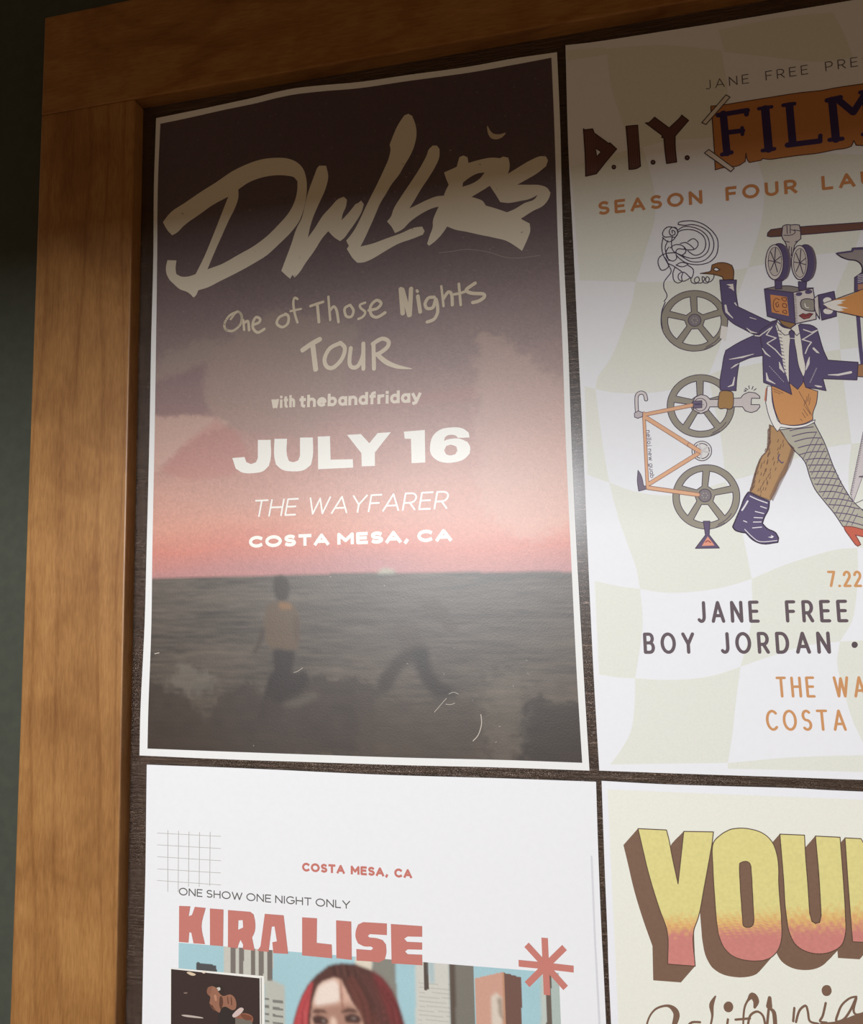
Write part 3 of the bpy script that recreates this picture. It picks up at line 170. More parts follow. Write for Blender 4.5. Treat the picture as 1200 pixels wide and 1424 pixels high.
ART={
"p1:title_lettering":[
["P",0,1,0,[[101,-768,162,-705,265,-654,395,-589,503,-542,612,-489,719,-456,825,-438,929,-441,1018,-458,1081,-491,1124,-540,1145,-605,1149,-679,1139,-764,1119,-835,1093,-893,1036,-960,946,-1035,869,-1094,766,-1144,636,-1197,531,-1235,439,-1269,372,-1281,353,-1317,336,-1327,319,-1307,292,-1285,238,-1260,190,-1217,156,-1181,135,-1140,130,-1088,140,-1044,208,-1053,202,-1109,207,-1148,237,-1168,291,-1177,351,-1167,411,-1058,477,-914,530,-794,577,-687,591,-657,476,-698,382,-748,260,-815,206,-859,172,-871,137,-831],[664,-618,744,-580,823,-563,940,-561,1016,-575,1060,-591,1085,-622,1084,-671,1064,-754,1025,-823,947,-900,870,-964,766,-1026,662,-1069,544,-1118,438,-1143,490,-1029,543,-922,597,-816,643,-734,664,-674]]],
["P",0,1,0,[[1220,-553,1236,-536,1283,-542,1296,-618,1277,-695,1232,-788,1193,-869,1168,-939,1152,-1011,1198,-955,1255,-876,1312,-822,1361,-777,1398,-766,1420,-789,1412,-835,1390,-881,1381,-923,1433,-874,1477,-825,1492,-821,1514,-806,1532,-833,1515,-885,1474,-948,1425,-1010,1400,-1041,1370,-1061,1333,-1033,1291,-985,1253,-1023,1197,-1102,1134,-1180,1083,-1248,1058,-1269,1043,-1249,1027,-1274,995,-1244,966,-1214,996,-1140,1035,-1046,1074,-940,1112,-871,1132,-800,1158,-705,1191,-623]]],
["P",0,1,0,[[1809,-272,1836,-265,1860,-282,1881,-345,1887,-401,1876,-469,1844,-546,1803,-609,1768,-666,1720,-721,1679,-783,1638,-846,1603,-923,1568,-994,1533,-1064,1505,-1113,1580,-1104,1674,-1081,1767,-1059,1860,-1031,1910,-1030,1925,-1062,1914,-1084,1846,-1103,1753,-1125,1659,-1167,1578,-1205,1517,-1221,1483,-1218,1457,-1191,1430,-1147,1414,-1118,1428,-1099,1411,-1063,1459,-1008,1501,-938,1543,-855,1585,-778,1627,-701,1669,-618,1704,-540,1714,-479,1709,-458,1733,-399,1768,-328]]],
["P",0,1,0,[[1950,-562,1966,-523,1990,-504,2017,-508,2033,-533,2030,-587,2000,-651,1959,-713,1905,-787,1857,-862,1830,-901,1877,-884,1943,-860,2009,-844,2061,-846,2033,-912,1981,-918,1902,-948,1835,-987,1781,-1034,1734,-1052,1715,-1012,1683,-968,1710,-937,1724,-898,1772,-823,1827,-749,1881,-675,1922,-612]]],
["P",0,1,0,[[2150,-632,2158,-606,2184,-599,2209,-614,2214,-653,2272,-644,2362,-640,2412,-651,2431,-643,2462,-655,2469,-693,2466,-732,2456,-760,2522,-727,2598,-692,2661,-675,2691,-682,2703,-708,2689,-745,2632,-783,2569,-813,2512,-838,2580,-848,2654,-862,2690,-883,2710,-918,2700,-949,2667,-991,2599,-1020,2526,-1059,2554,-1080,2578,-1096,2580,-1141,2562,-1191,2526,-1264,2493,-1234,2432,-1188,2358,-1159,2271,-1129,2183,-1098,2119,-1077,2069,-1050,2042,-1087,1995,-1134,1952,-1162,1939,-1147,1957,-1096,1978,-1039,1979,-1005,2007,-935,2047,-860,2068,-809,2086,-778,2070,-735,2058,-693,2104,-679,2140,-667],[2172,-804,2176,-777,2218,-750,2270,-730,2314,-730,2282,-766,2230,-792],[2227,-878,2292,-847,2343,-821,2355,-843,2379,-886,2403,-935,2453,-948,2527,-945,2583,-940,2633,-921,2614,-944,2552,-962,2489,-993,2444,-1007,2377,-974,2314,-946,2296,-914,2259,-892]]]],
"p1:moon_print":[
["P",1,1,1,[[2339,-425,2341,-472,2359,-509,2391,-524,2429,-516,2452,-490,2417,-494,2379,-485,2357,-461]]]],
"p1:scratch_marks":[
["S",2,2,1,0,0.38,[2013,-1216,2116,-1215,2193,-1214,2318,-1246,2417,-1290,2503,-1307,2631,-1305]],
["S",3,2,1,0,0.28,[1920,-4014,1943,-3989,1994,-3933]],
["S",3,2,1,0,0.28,[2009,-3909,2037,-3898,2066,-3909]],
["S",3,2,1,0,0.28,[1989,-3967,2018,-3969,2043,-3960]],
["S",3,2,1,0,0.49,[2194,-4023,2196,-4077,2176,-4137,2144,-4173]],
["S",3,2,1,0,0.28,[1045,-3791,1071,-3782,1103,-3762]],
["S",3,2,1,0,0.58,[94,-3677,124,-3672]],
["S",4,2,1,0,0.37,[1819,-687,1810,-690]],
["S",5,2,1,0,0.43,[783,-4231,782,-4235]],
["S",4,2,1,0,0.47,[1846,-1036,1849,-1042]],
["S",5,2,1,0,0.29,[316,-3338,317,-3335]],
["S",5,2,1,0,0.38,[1980,-3793,1983,-3798]],
["S",5,2,1,0,0.31,[2475,-3790,2469,-3786]],
["S",4,2,1,0,0.4,[1803,-1631,1803,-1629]],
["S",5,2,1,0,0.29,[2463,-3712,2471,-3715]],
["S",5,2,1,0,0.47,[2297,-4087,2304,-4088]],
["S",5,2,1,0,0.29,[717,-3623,718,-3620]],
["S",5,2,1,0,0.37,[2280,-4174,2273,-4178]],
["S",4,2,1,0,0.31,[538,-1477,544,-1483]],
["S",4,2,1,0,0.61,[1792,-599,1796,-597]],
["S",4,2,1,0,0.26,[2694,-1750,2686,-1751]],
["S",4,2,1,0,0.3,[671,-1959,673,-1954]],
["S",4,2,1,0,0.39,[2389,-1737,2396,-1743]],
["S",5,2,1,0,0.62,[1288,-3211,1283,-3208]],
["S",4,2,1,0,0.55,[146,-1949,148,-1942]],
["S",4,2,1,0,0.53,[1836,-667,1839,-667]],
["S",4,2,1,0,0.64,[2106,-552,2098,-553]],
["S",4,2,1,0,0.4,[1716,-1697,1714,-1694]],
["S",4,2,1,0,0.28,[1725,-1621,1723,-1624]],
["S",5,2,1,0,0.54,[1632,-3273,1628,-3269]],
["S",4,2,1,0,0.33,[784,-1059,782,-1061]],
["S",4,2,1,0,0.62,[1010,-1686,1017,-1686]],
["S",4,2,1,0,0.47,[591,-1660,594,-1666]],
["S",4,2,1,0,0.62,[747,-775,748,-771]],
["S",4,2,1,0,0.49,[2335,-1228,2330,-1231]],
["S",4,2,1,0,0.54,[2239,-1843,2232,-1840]],
["S",4,2,1,0,0.44,[873,-1725,871,-1724]],
["S",4,2,1,0,0.57,[2534,-1144,2525,-1149]],
["S",4,2,1,0,0.32,[2649,-2211,2657,-2217]],
["S",5,2,1,0,0.34,[2046,-3644,2049,-3644]],
["S",4,2,1,0,0.4,[1064,-1257,1055,-1257]],
["S",4,2,1,0,0.61,[2282,-671,2289,-674]],
["S",5,2,1,0,0.48,[2386,-3862,2387,-3857]],
["S",4,2,1,0,0.46,[597,-1508,601,-1508]],
["S",4,2,1,0,0.59,[1064,-1360,1071,-1360]],
["S",4,2,1,0,0.35,[1094,-1136,1094,-1141]],
["S",5,2,1,0,0.24,[2145,-3942,2150,-3946]],
["S",5,2,1,0,0.34,[1767,-3736,1759,-3733]],
["S",4,2,1,0,0.27,[1544,-2086,1544,-2090]],
["S",4,2,1,0,0.72,[255,-732,247,-724]],
["S",4,2,1,0,0.38,[2385,-850,2385,-847]],
["S",4,2,1,0,0.31,[1698,-1856,1693,-1853]],
["S",4,2,1,0,0.52,[1177,-662,1170,-659]],
["S",4,2,1,0,0.41,[2178,-1972,2184,-1974]],
["S",4,2,1,0,0.35,[1982,-2110,1985,-2109]],
["S",4,2,1,0,0.67,[319,-2002,318,-2007]]],
"p1:tour_lettering":[
["S",6,2,1,0,1.69,[610,-1503,643,-1466,668,-1462,688,-1495,677,-1549,627,-1584,577,-1574,565,-1530,602,-1478,660,-1457]],
["S",6,2,1,0,1.68,[698,-1519,705,-1586]],
["S",6,2,1,0,1.87,[705,-1539,732,-1531,740,-1591]],
["S",6,2,1,0,1.86,[771,-1558,809,-1546,817,-1523,788,-1509,768,-1542,768,-1581,801,-1613,847,-1594]],
["S",6,2,1,0,1.83,[996,-1510,951,-1525,934,-1566,972,-1593,1009,-1573,1015,-1527,993,-1506]],
["S",6,2,1,0,1.64,[1077,-1416,1058,-1406,1048,-1437,1057,-1508,1076,-1572]],
["S",6,2,1,0,1.46,[1028,-1492,1101,-1484]],
["S",6,2,1,0,1.81,[1165,-1472,1212,-1461,1252,-1453]],
["S",6,2,1,0,1.99,[1212,-1464,1222,-1583]],
["S",6,2,1,0,1.62,[1287,-1422,1298,-1578]],
["S",6,2,1,0,1.79,[1299,-1513,1322,-1491,1342,-1521,1353,-1596]],
["S",6,2,1,0,1.78,[1432,-1492,1396,-1511,1404,-1561,1438,-1569,1454,-1532,1432,-1492]],
["S",6,2,1,0,1.59,[1532,-1487,1497,-1498,1504,-1522,1531,-1548,1516,-1577,1485,-1589]],
["S",6,2,1,0,1.94,[1554,-1539,1608,-1533,1636,-1502,1606,-1479,1567,-1513,1569,-1567,1607,-1590,1661,-1565]],
["S",6,2,1,0,2.97,[1765,-1424,1774,-1580]],
["S",6,2,1,0,2.96,[1774,-1428,1816,-1596]],
["S",6,2,1,0,2.78,[1831,-1428,1819,-1596]],
["S",6,2,1,0,2.42,[1873,-1481,1886,-1583]],
["S",6,2,1,0,1.9,[1868,-1444,1872,-1451]],
["S",6,2,1,0,2.06,[1977,-1498,1940,-1499,1918,-1534,1931,-1565,1968,-1562,1987,-1511,1997,-1587,1974,-1637,1929,-1652]],
["S",6,2,1,0,1.54,[2023,-1432,2034,-1561]],
["S",6,2,1,0,2.05,[2035,-1513,2066,-1474,2087,-1495,2089,-1559]],
["S",6,2,1,0,1.7,[2133,-1429,2141,-1564]],
["S",6,2,1,0,1.7,[2102,-1493,2143,-1489,2182,-1479]],
["S",6,2,1,0,2.19,[2234,-1436,2178,-1472,2211,-1497,2280,-1509,2286,-1531,2253,-1551,2216,-1557]],
["S",7,2,1,0,3.25,[1111,-1758,1171,-1723,1226,-1698]],
["S",7,2,1,0,3.41,[1180,-1737,1198,-1891]],
["S",7,2,1,0,2.66,[1367,-1735,1296,-1762,1258,-1828,1274,-1882,1319,-1889,1374,-1838,1394,-1771,1362,-1733]],
["S",7,2,1,0,2.64,[1433,-1774,1423,-1865,1442,-1900,1481,-1892,1512,-1827,1516,-1755]],
["S",7,2,1,0,2.63,[1516,-1752,1514,-1915]],
["S",7,2,1,0,2.62,[1582,-1758,1583,-1920]],
["S",7,2,1,0,2.62,[1577,-1760,1636,-1732,1678,-1751,1672,-1788,1619,-1824,1585,-1830]],
["S",7,2,1,0,[2.78,3.13,2.43,0.52],[1607,-1832,1663,-1885,1738,-1921,1824,-1940]]],
"p1:details_lettering":[
["T",8,2,"with","with",[896,-2126],[1058,-2129],8.25,1.73,0,0,0.12,0.55],
["T",9,2,"thebandfriday","thebandfriday",[1085,-2134],[1881,-2157],8.36,1.94,0,0,0.08,0.55],
["P",10,1,0,[[803,-2324,891,-2329,891,-2454,879,-2497,841,-2528,773,-2538,696,-2530,650,-2502,626,-2432,711,-2430,724,-2464,757,-2479,791,-2468,803,-2442]]],
["P",10,1,0,[[917,-2324,1003,-2329,1003,-2439,1015,-2473,1045,-2482,1078,-2472,1090,-2444,1090,-2327,1176,-2331,1175,-2456,1163,-2505,1119,-2535,1045,-2541,970,-2526,928,-2492,917,-2449]]],
["P",10,1,0,[[1209,-2328,1290,-2330,1293,-2480,1438,-2485,1440,-2538,1210,-2536]]],
["P",10,1,0,[[1402,-2329,1493,-2330,1546,-2391,1600,-2330,1685,-2330,1581,-2451,1580,-2535,1495,-2533,1494,-2451]]],
["P",10,1,0,[[1767,-2332,1899,-2330,1898,-2531,1812,-2531,1811,-2379,1772,-2377]]],
["P",10,1,0,[[2173,-2394,2168,-2363,2135,-2337,2060,-2325,1991,-2336,1949,-2370,1930,-2424,1933,-2479,1960,-2514,2014,-2538,2082,-2539,2136,-2524,2171,-2492,2175,-2452,2159,-2420,2113,-2398,2058,-2395,2034,-2399,2017,-2406,2022,-2384,2038,-2373,2059,-2370,2079,-2373,2094,-2381,2102,-2392],[2016,-2463,2030,-2437,2057,-2431,2091,-2444,2097,-2470,2083,-2491,2049,-2496,2026,-2487]]],
["T",10,2,"THE WAYFARER","THE WAYFARER",[766,-2822],[2027,-2820],11.04,1.1,0.2,0,0.14,0.5],
["T",10,2,"COSTA MESA, CA","COSTA MESA, CA",[744,-3016],[2051,-3015],7.51,2.12,0,0,0.14,0.5]],
"p2:checker_print":[
["P",11,1,0,[[2839,-12,3074,-40,3084,-89,2849,-81]]],
["P",11,1,0,[[3078,-50,3418,-91,3729,-177,3741,-315,3746,-495,3698,-710,3607,-707,3407,-692,3256,-707,3184,-653,3138,-486,3096,-295]]],
["P",11,1,0,[[3721,-48,4029,-34,4337,-54,4390,-211,4420,-348,4249,-343,4014,-274,3748,-190]]],
["P",11,1,0,[[2838,-770,3076,-728,3256,-707,3289,-850,3310,-1009,3302,-1163,3254,-1312,3202,-1468,3178,-1531,3000,-1505,2859,-1487]]],
["P",11,1,0,[[3885,-893,3908,-1018,3899,-1155,3867,-1301,3825,-1416,3793,-1514,3983,-1494,4154,-1480,4344,-1482,4384,-1375,4419,-1246,4464,-937,4173,-893]]],
["P",11,1,0,[[3793,-1514,3747,-1628,3668,-1810,3617,-1956,3546,-2122,3332,-2189,3237,-2198,3122,-2194,3010,-2177,2921,-2153,2937,-2085,2997,-2004,3055,-1897,3097,-1793,3148,-1659,3178,-1531,3330,-1548,3560,-1535]]],
["P",11,1,0,[[3546,-2122,3612,-2098,3708,-2089,3833,-2071,4056,-2049,4232,-2032,4236,-2170,4239,-2271,4247,-2450,4250,-2557,4136,-2570,3944,-2631,3718,-2707,3601,-2733,3597,-2611,3590,-2472,3566,-2302]]],
["P",11,1,0,[[4344,-1482,4564,-1492,4735,-1541,4693,-2050,4452,-2028,4232,-2032,4233,-1857,4222,-1762,4260,-1642]]],
["P",11,1,0,[[4250,-2557,4514,-2562,4709,-2673,4674,-3088,4437,-3107,4237,-3120,4228,-2958,4218,-2803,4227,-2686]]],
["P",11,1,0,[[2861,-2131,2921,-2153,2934,-2321,2950,-2508,2974,-2707,2906,-2678,2855,-2654]]],
["P",11,1,0,[[2974,-2707,3102,-2762,3319,-2797,3601,-2733,3651,-2896,3680,-3096,3702,-3273,3578,-3310,3457,-3331,3343,-3341,3229,-3338,3114,-3317,3097,-3192,3063,-3077,3016,-2912]]],
["P",11,1,0,[[2868,-3268,2998,-3299,3114,-3317,3119,-3501,3088,-3688,3063,-3810,2974,-3807,2869,-3791]]],
["P",11,1,0,[[3702,-3273,3851,-3210,4016,-3156,4142,-3125,4237,-3120,4232,-3227,4214,-3371,4180,-3510,4117,-3611,3962,-3630,3777,-3687,3616,-3745,3654,-3629,3690,-3483]]],
["P",11,1,0,[[3063,-3810,3162,-3817,3306,-3816,3483,-3791,3616,-3745,3581,-3932,3552,-4110,3521,-4254,3218,-4267,2908,-4281,2971,-4198,3026,-4099,3051,-3974]]],
["P",11,1,0,[[4117,-3611,4330,-3605,4594,-3642,4588,-4111,4389,-4138,4188,-4132,4144,-4005,4121,-3887,4095,-3724]]],
["P",11,1,0,[[3521,-4254,3855,-4214,4184,-4194,4319,-4186,4311,-4284,4177,-4281,3833,-4281,3519,-4284]]],
["P",11,1,0,[[4886,-347,5580,-347,5580,-1495,4787,-1535]]],
["P",11,1,0,[[4742,-2061,5580,-2001,5580,-2533,4700,-2573]]],
["P",11,1,0,[[4654,-3113,5580,-3053,5580,-3565,4613,-3605]]],
["P",11,1,0,[[4569,-4132,5580,-4072,5580,-4235,4557,-4275]]]],
"p2:title_lettering":[
["T",12,3,"JANE FREE PRE","JANE FREE PRESENTS",[3628,-408],[4442,-406],5.7,0.47,0,0,0.42,1.15],
["T",13,3,"SEASON FOUR LA","SEASON FOUR LAUNCH",[2984,-1098],[4377,-1113],8.5,1.74,0,0,0.34,1.15],
["P",14,3,0,[[2921,-539,2927,-547,2975,-548,2983,-576,3065,-657,3071,-652,3109,-698,3048,-764,2985,-837,2921,-843,2924,-704,2922,-600],[2985,-672,3019,-702,2991,-730]]],
["S",15,4,0,1,0.58,[2921,-539,2927,-547,2975,-548,2983,-576,3065,-657,3071,-652,3109,-698,3048,-764,2985,-837,2921,-843,2924,-704,2922,-600]],
["S",15,4,0,1,0.58,[2985,-672,3019,-702,2991,-730]],
["P",14,3,0,[[3169,-563,3236,-567,3238,-684,3240,-827,3218,-837,3173,-837,3173,-695]]],
["S",15,4,0,1,0.57,[3169,-563,3236,-567,3238,-684,3240,-827,3218,-837,3173,-837,3173,-695]],
["P",14,3,0,[[3281,-560,3300,-562,3335,-533,3413,-613,3477,-559,3487,-544,3524,-584,3444,-669,3441,-715,3444,-830,3387,-831,3382,-740,3380,-669,3368,-667,3372,-654]]],
["S",15,4,0,1,0.56,[3281,-560,3300,-562,3335,-533,3413,-613,3477,-559,3487,-544,3524,-584,3444,-669,3441,-715,3444,-830,3387,-831,3382,-740,3380,-669,3368,-667,3372,-654]],
["S",16,5,1,0,0.23,[2936,-561,2934,-816]],
["S",16,5,1,0,0.23,[2948,-563,2946,-818]],
["S",16,5,1,0,0.23,[2959,-565,2957,-819]],
["S",16,5,1,0,0.23,[2970,-567,2968,-821]],
["S",16,5,1,0,0.23,[2984,-569,2981,-823]],
["S",16,5,1,0,0.22,[3184,-581,3182,-811]],
["S",16,5,1,0,0.22,[3197,-583,3194,-813]],
["S",16,5,1,0,0.22,[3209,-584,3206,-815]],
["S",16,5,1,0,0.22,[3221,-586,3219,-817]],
["S",16,5,1,0,0.22,[3234,-588,3231,-819]],
["S",16,5,1,0,0.22,[3394,-688,3396,-816]],
["S",16,5,1,0,0.22,[3406,-690,3408,-818]],
["S",16,5,1,0,0.22,[3418,-692,3420,-820]],
["S",16,5,1,0,0.22,[3430,-694,3432,-821]],
["P",17,2,1,[[3101,-811,3099,-817,3095,-822,3090,-824,3084,-823,3078,-819,3075,-814,3074,-807,3075,-801,3079,-796,3085,-794,3091,-795,3097,-799,3100,-804]]],
["P",18,3,1,[[3092,-810,3092,-812,3090,-813,3088,-813,3086,-813,3084,-812,3083,-810,3083,-808,3083,-806,3085,-805,3087,-804,3089,-805,3091,-806,3092,-808]]],
["P",17,2,1,[[3326,-814,3324,-820,3320,-825,3314,-827,3308,-826,3302,-822,3299,-816,3298,-810,3299,-803,3304,-798,3309,-796,3316,-797,3321,-801,3325,-807]]],
["P",18,3,1,[[3317,-812,3316,-814,3315,-816,3313,-816,3310,-816,3308,-815,3307,-813,3307,-811,3307,-809,3309,-808,3311,-807,3313,-807,3315,-808,3316,-810]]],
["P",17,2,1,[[3518,-814,3516,-821,3512,-826,3506,-828,3500,-827,3494,-823,3490,-817,3489,-810,3491,-803,3495,-798,3501,-796,3508,-797,3513,-801,3517,-807]]],
["P",18,3,1,[[3509,-813,3508,-815,3507,-816,3505,-817,3502,-816,3500,-815,3499,-813,3499,-811,3499,-809,3501,-808,3503,-807,3505,-807,3507,-809,3508,-811]]],
["P",19,2,0,[[3651,-515,3704,-518,3836,-516,3955,-514,4145,-513,4246,-518,4311,-515,4460,-515,4613,-519,4708,-528,4709,-650,4701,-876,4571,-880,4432,-879,4398,-872,4388,-843,4373,-874,4352,-880,4292,-882,4206,-889,4098,-887,4004,-888,3946,-888,3910,-878,3902,-887,3839,-891,3830,-875,3824,-832,3817,-881,3782,-901,3708,-899,3653,-909,3654,-848,3655,-713,3654,-584,3651,-550]]],
["S",20,3,0,1,0.55,[3651,-515,3704,-518,3836,-516,3955,-514,4145,-513,4246,-518,4311,-515,4460,-515,4613,-519,4708,-528,4709,-650,4701,-876,4571,-880,4432,-879,4398,-872,4388,-843,4373,-874,4352,-880,4292,-882,4206,-889,4098,-887,4004,-888,3946,-888,3910,-878,3902,-887,3839,-891,3830,-875,3824,-832,3817,-881,3782,-901,3708,-899,3653,-909,3654,-848,3655,-713,3654,-584,3651,-550]],
["S",21,4,0,0,4.06,[3716,-573,3722,-816]],
["S",21,4,0,0,2.56,[3696,-821,3746,-816]],
["S",21,4,0,0,2.96,[3689,-577,3847,-573]],
["S",21,4,0,0,2.56,[3846,-574,3841,-598]],
["S",21,4,0,0,2.94,[3724,-691,3814,-693]],
["S",21,4,0,0,2.01,[3813,-674,3812,-716]],
["S",21,4,0,0,4.54,[3943,-580,3946,-825]],
["S",21,4,0,0,2.18,[3910,-573,3977,-573]],
["S",21,4,0,0,2.34,[3914,-830,3975,-829]],
["S",21,4,0,0,4.13,[4072,-581,4074,-811]],
["S",21,4,0,0,2.34,[4041,-574,4098,-574]],
["S",21,4,0,0,3.21,[4047,-817,4214,-818]],
["S",21,4,0,0,2.29,[4216,-815,4220,-786]],
["S",21,4,0,0,4.24,[4295,-585,4298,-821]],
["S",21,4,0,0,2.83,[4270,-583,4338,-576]],
["S",21,4,0,0,2.46,[4266,-820,4330,-823]],
["S",21,4,0,0,3.7,[4327,-590,4397,-676]],
["S",21,4,0,0,3.67,[4398,-676,4458,-587]],
["S",21,4,0,0,4.19,[4466,-568,4469,-807]],
["S",21,4,0,0,2.45,[4442,-564,4498,-565]],
["S",21,4,0,0,2.42,[4437,-814,4500,-816]],
["P",22,5,0,[[3596,-609,3618,-624,3759,-477,3738,-459]]],
["S",23,6,0,1,0.55,[3596,-609,3618,-624,3759,-477,3738,-459]],
["P",22,5,0,[[3600,-798,3624,-779,3755,-914,3736,-932]]],
["S",23,6,0,1,0.54,[3600,-798,3624,-779,3755,-914,3736,-932]]],
"p2:reel_print":[
["P",24,2,0,[[3667,-1815,3661,-1852,3648,-1886,3627,-1916,3601,-1941,3569,-1960,3534,-1972,3497,-1976,3460,-1973,3423,-1962,3389,-1944,3360,-1919,3336,-1889,3318,-1855,3308,-1818,3306,-1780,3312,-1743,3326,-1708,3347,-1677,3374,-1652,3406,-1633,3442,-1621,3479,-1617,3517,-1621,3554,-1633,3587,-1652,3616,-1677,3639,-1708,3656,-1742,3666,-1778],[3510,-1657,3538,-1665,3564,-1679,3587,-1697,3605,-1719,3620,-1745,3535,-1766,3507,-1744],[3630,-1781,3632,-1809,3628,-1837,3619,-1863,3604,-1887,3585,-1907,3532,-1829,3544,-1797],[3554,-1927,3528,-1937,3500,-1941,3471,-1939,3443,-1932,3417,-1919,3471,-1844,3506,-1846],[3387,-1896,3368,-1873,3354,-1847,3346,-1819,3343,-1791,3346,-1762,3435,-1790,3446,-1824],[3358,-1727,3374,-1704,3394,-1684,3418,-1669,3444,-1658,3473,-1654,3475,-1742,3446,-1761]]],
["S",25,3,0,1,0.44,[3667,-1815,3661,-1852,3648,-1886,3627,-1916,3601,-1941,3569,-1960,3534,-1972,3497,-1976,3460,-1973,3423,-1962,3389,-1944,3360,-1919,3336,-1889,3318,-1855,3308,-1818,3306,-1780,3312,-1743,3326,-1708,3347,-1677,3374,-1652,3406,-1633,3442,-1621,3479,-1617,3517,-1621,3554,-1633,3587,-1652,3616,-1677,3639,-1708,3656,-1742,3666,-1778]],
["S",25,3,0,1,0.44,[3510,-1657,3538,-1665,3564,-1679,3587,-1697,3605,-1719,3620,-1745,3535,-1766,3507,-1744]],
["S",25,3,0,1,0.44,[3630,-1781,3632,-1809,3628,-1837,3619,-1863,3604,-1887,3585,-1907,3532,-1829,3544,-1797]],
["S",25,3,0,1,0.44,[3554,-1927,3528,-1937,3500,-1941,3471,-1939,3443,-1932,3417,-1919,3471,-1844,3506,-1846]],
["S",25,3,0,1,0.44,[3387,-1896,3368,-1873,3354,-1847,3346,-1819,3343,-1791,3346,-1762,3435,-1790,3446,-1824]],
["S",25,3,0,1,0.44,[3358,-1727,3374,-1704,3394,-1684,3418,-1669,3444,-1658,3473,-1654,3475,-1742,3446,-1761]],
["P",26,4,1,[[3524,-1798,3520,-1813,3510,-1824,3495,-1830,3480,-1829,3467,-1820,3458,-1807,3455,-1791,3460,-1776,3470,-1764,3484,-1759,3499,-1760,3513,-1769,3521,-1782]]],
["S",25,5,1,1,0.41,[3524,-1798,3520,-1813,3510,-1824,3495,-1830,3480,-1829,3467,-1820,3458,-1807,3455,-1791,3460,-1776,3470,-1764,3484,-1759,3499,-1760,3513,-1769,3521,-1782]],
["P",27,6,1,[[3508,-1796,3506,-1800,3502,-1799,3501,-1796,3503,-1792,3507,-1792]]],
["P",27,6,1,[[3500,-1809,3498,-1812,3494,-1812,3492,-1808,3495,-1805,3499,-1805]]],
["P",27,6,1,[[3485,-1807,3483,-1811,3479,-1810,3478,-1806,3480,-1803,3484,-1803]]],
["P",27,6,1,[[3479,-1793,3477,-1797,3473,-1796,3471,-1792,3473,-1789,3477,-1789]]],
["P",27,6,1,[[3487,-1781,3485,-1784,3481,-1784,3479,-1780,3482,-1777,3485,-1777]]],
["P",27,6,1,[[3502,-1782,3500,-1786,3496,-1786,3494,-1782,3496,-1778,3500,-1779]]],
["S",25,4,1,0,0.37,[3543,-1956,3589,-1932,3617,-1903]],
["S",25,4,1,0,0.32,[3533,-1968,3579,-1949]],
["P",24,2,0,[[3672,-2309,3666,-2345,3653,-2380,3633,-2411,3606,-2437,3575,-2457,3540,-2470,3503,-2475,3466,-2473,3430,-2463,3396,-2446,3367,-2421,3343,-2392,3326,-2358,3316,-2321,3314,-2283,3320,-2245,3334,-2210,3354,-2178,3381,-2152,3413,-2132,3449,-2119,3486,-2114,3524,-2117,3560,-2128,3593,-2146,3622,-2171,3645,-2201,3662,-2235,3671,-2271],[3517,-2153,3544,-2161,3570,-2174,3593,-2192,3611,-2214,3625,-2239,3537,-2258,3510,-2236],[3636,-2275,3637,-2303,3633,-2331,3624,-2358,3610,-2382,3591,-2403,3535,-2321,3546,-2289],[3560,-2424,3534,-2435,3506,-2439,3477,-2439,3450,-2432,3423,-2420,3474,-2338,3509,-2339],[3394,-2397,3375,-2375,3361,-2349,3353,-2321,3350,-2293,3353,-2264,3439,-2284,3449,-2318],[3365,-2228,3381,-2204,3401,-2184,3425,-2168,3451,-2157,3479,-2151,3478,-2235,3449,-2254]]],
["S",25,3,0,1,0.43,[3672,-2309,3666,-2345,3653,-2380,3633,-2411,3606,-2437,3575,-2457,3540,-2470,3503,-2475,3466,-2473,3430,-2463,3396,-2446,3367,-2421,3343,-2392,3326,-2358,3316,-2321,3314,-2283,3320,-2245,3334,-2210,3354,-2178,3381,-2152,3413,-2132,3449,-2119,3486,-2114,3524,-2117,3560,-2128,3593,-2146,3622,-2171,3645,-2201,3662,-2235,3671,-2271]],
["S",25,3,0,1,0.43,[3517,-2153,3544,-2161,3570,-2174,3593,-2192,3611,-2214,3625,-2239,3537,-2258,3510,-2236]],
["S",25,3,0,1,0.43,[3636,-2275,3637,-2303,3633,-2331,3624,-2358,3610,-2382,3591,-2403,3535,-2321,3546,-2289]],
["S",25,3,0,1,0.43,[3560,-2424,3534,-2435,3506,-2439,3477,-2439,3450,-2432,3423,-2420,3474,-2338,3509,-2339]],
["S",25,3,0,1,0.43,[3394,-2397,3375,-2375,3361,-2349,3353,-2321,3350,-2293,3353,-2264,3439,-2284,3449,-2318]],
["S",25,3,0,1,0.43,[3365,-2228,3381,-2204,3401,-2184,3425,-2168,3451,-2157,3479,-2151,3478,-2235,3449,-2254]],
["P",26,4,1,[[3527,-2290,3522,-2305,3512,-2317,3498,-2323,3483,-2322,3470,-2314,3461,-2301,3459,-2285,3463,-2269,3473,-2257,3487,-2252,3502,-2253,3515,-2261,3524,-2274]]],
["S",25,5,1,1,0.4,[3527,-2290,3522,-2305,3512,-2317,3498,-2323,3483,-2322,3470,-2314,3461,-2301,3459,-2285,3463,-2269,3473,-2257,3487,-2252,3502,-2253,3515,-2261,3524,-2274]],
["P",27,6,1,[[3511,-2289,3509,-2292,3505,-2292,3503,-2288,3505,-2285,3509,-2285]]],
["P",27,6,1,[[3503,-2301,3501,-2304,3497,-2304,3495,-2300,3497,-2297,3501,-2297]]],
["P",27,6,1,[[3488,-2300,3486,-2303,3482,-2303,3481,-2299,3483,-2296,3487,-2296]]],
["P",27,6,1,[[3482,-2286,3480,-2290,3476,-2290,3474,-2286,3476,-2282,3480,-2283]]],
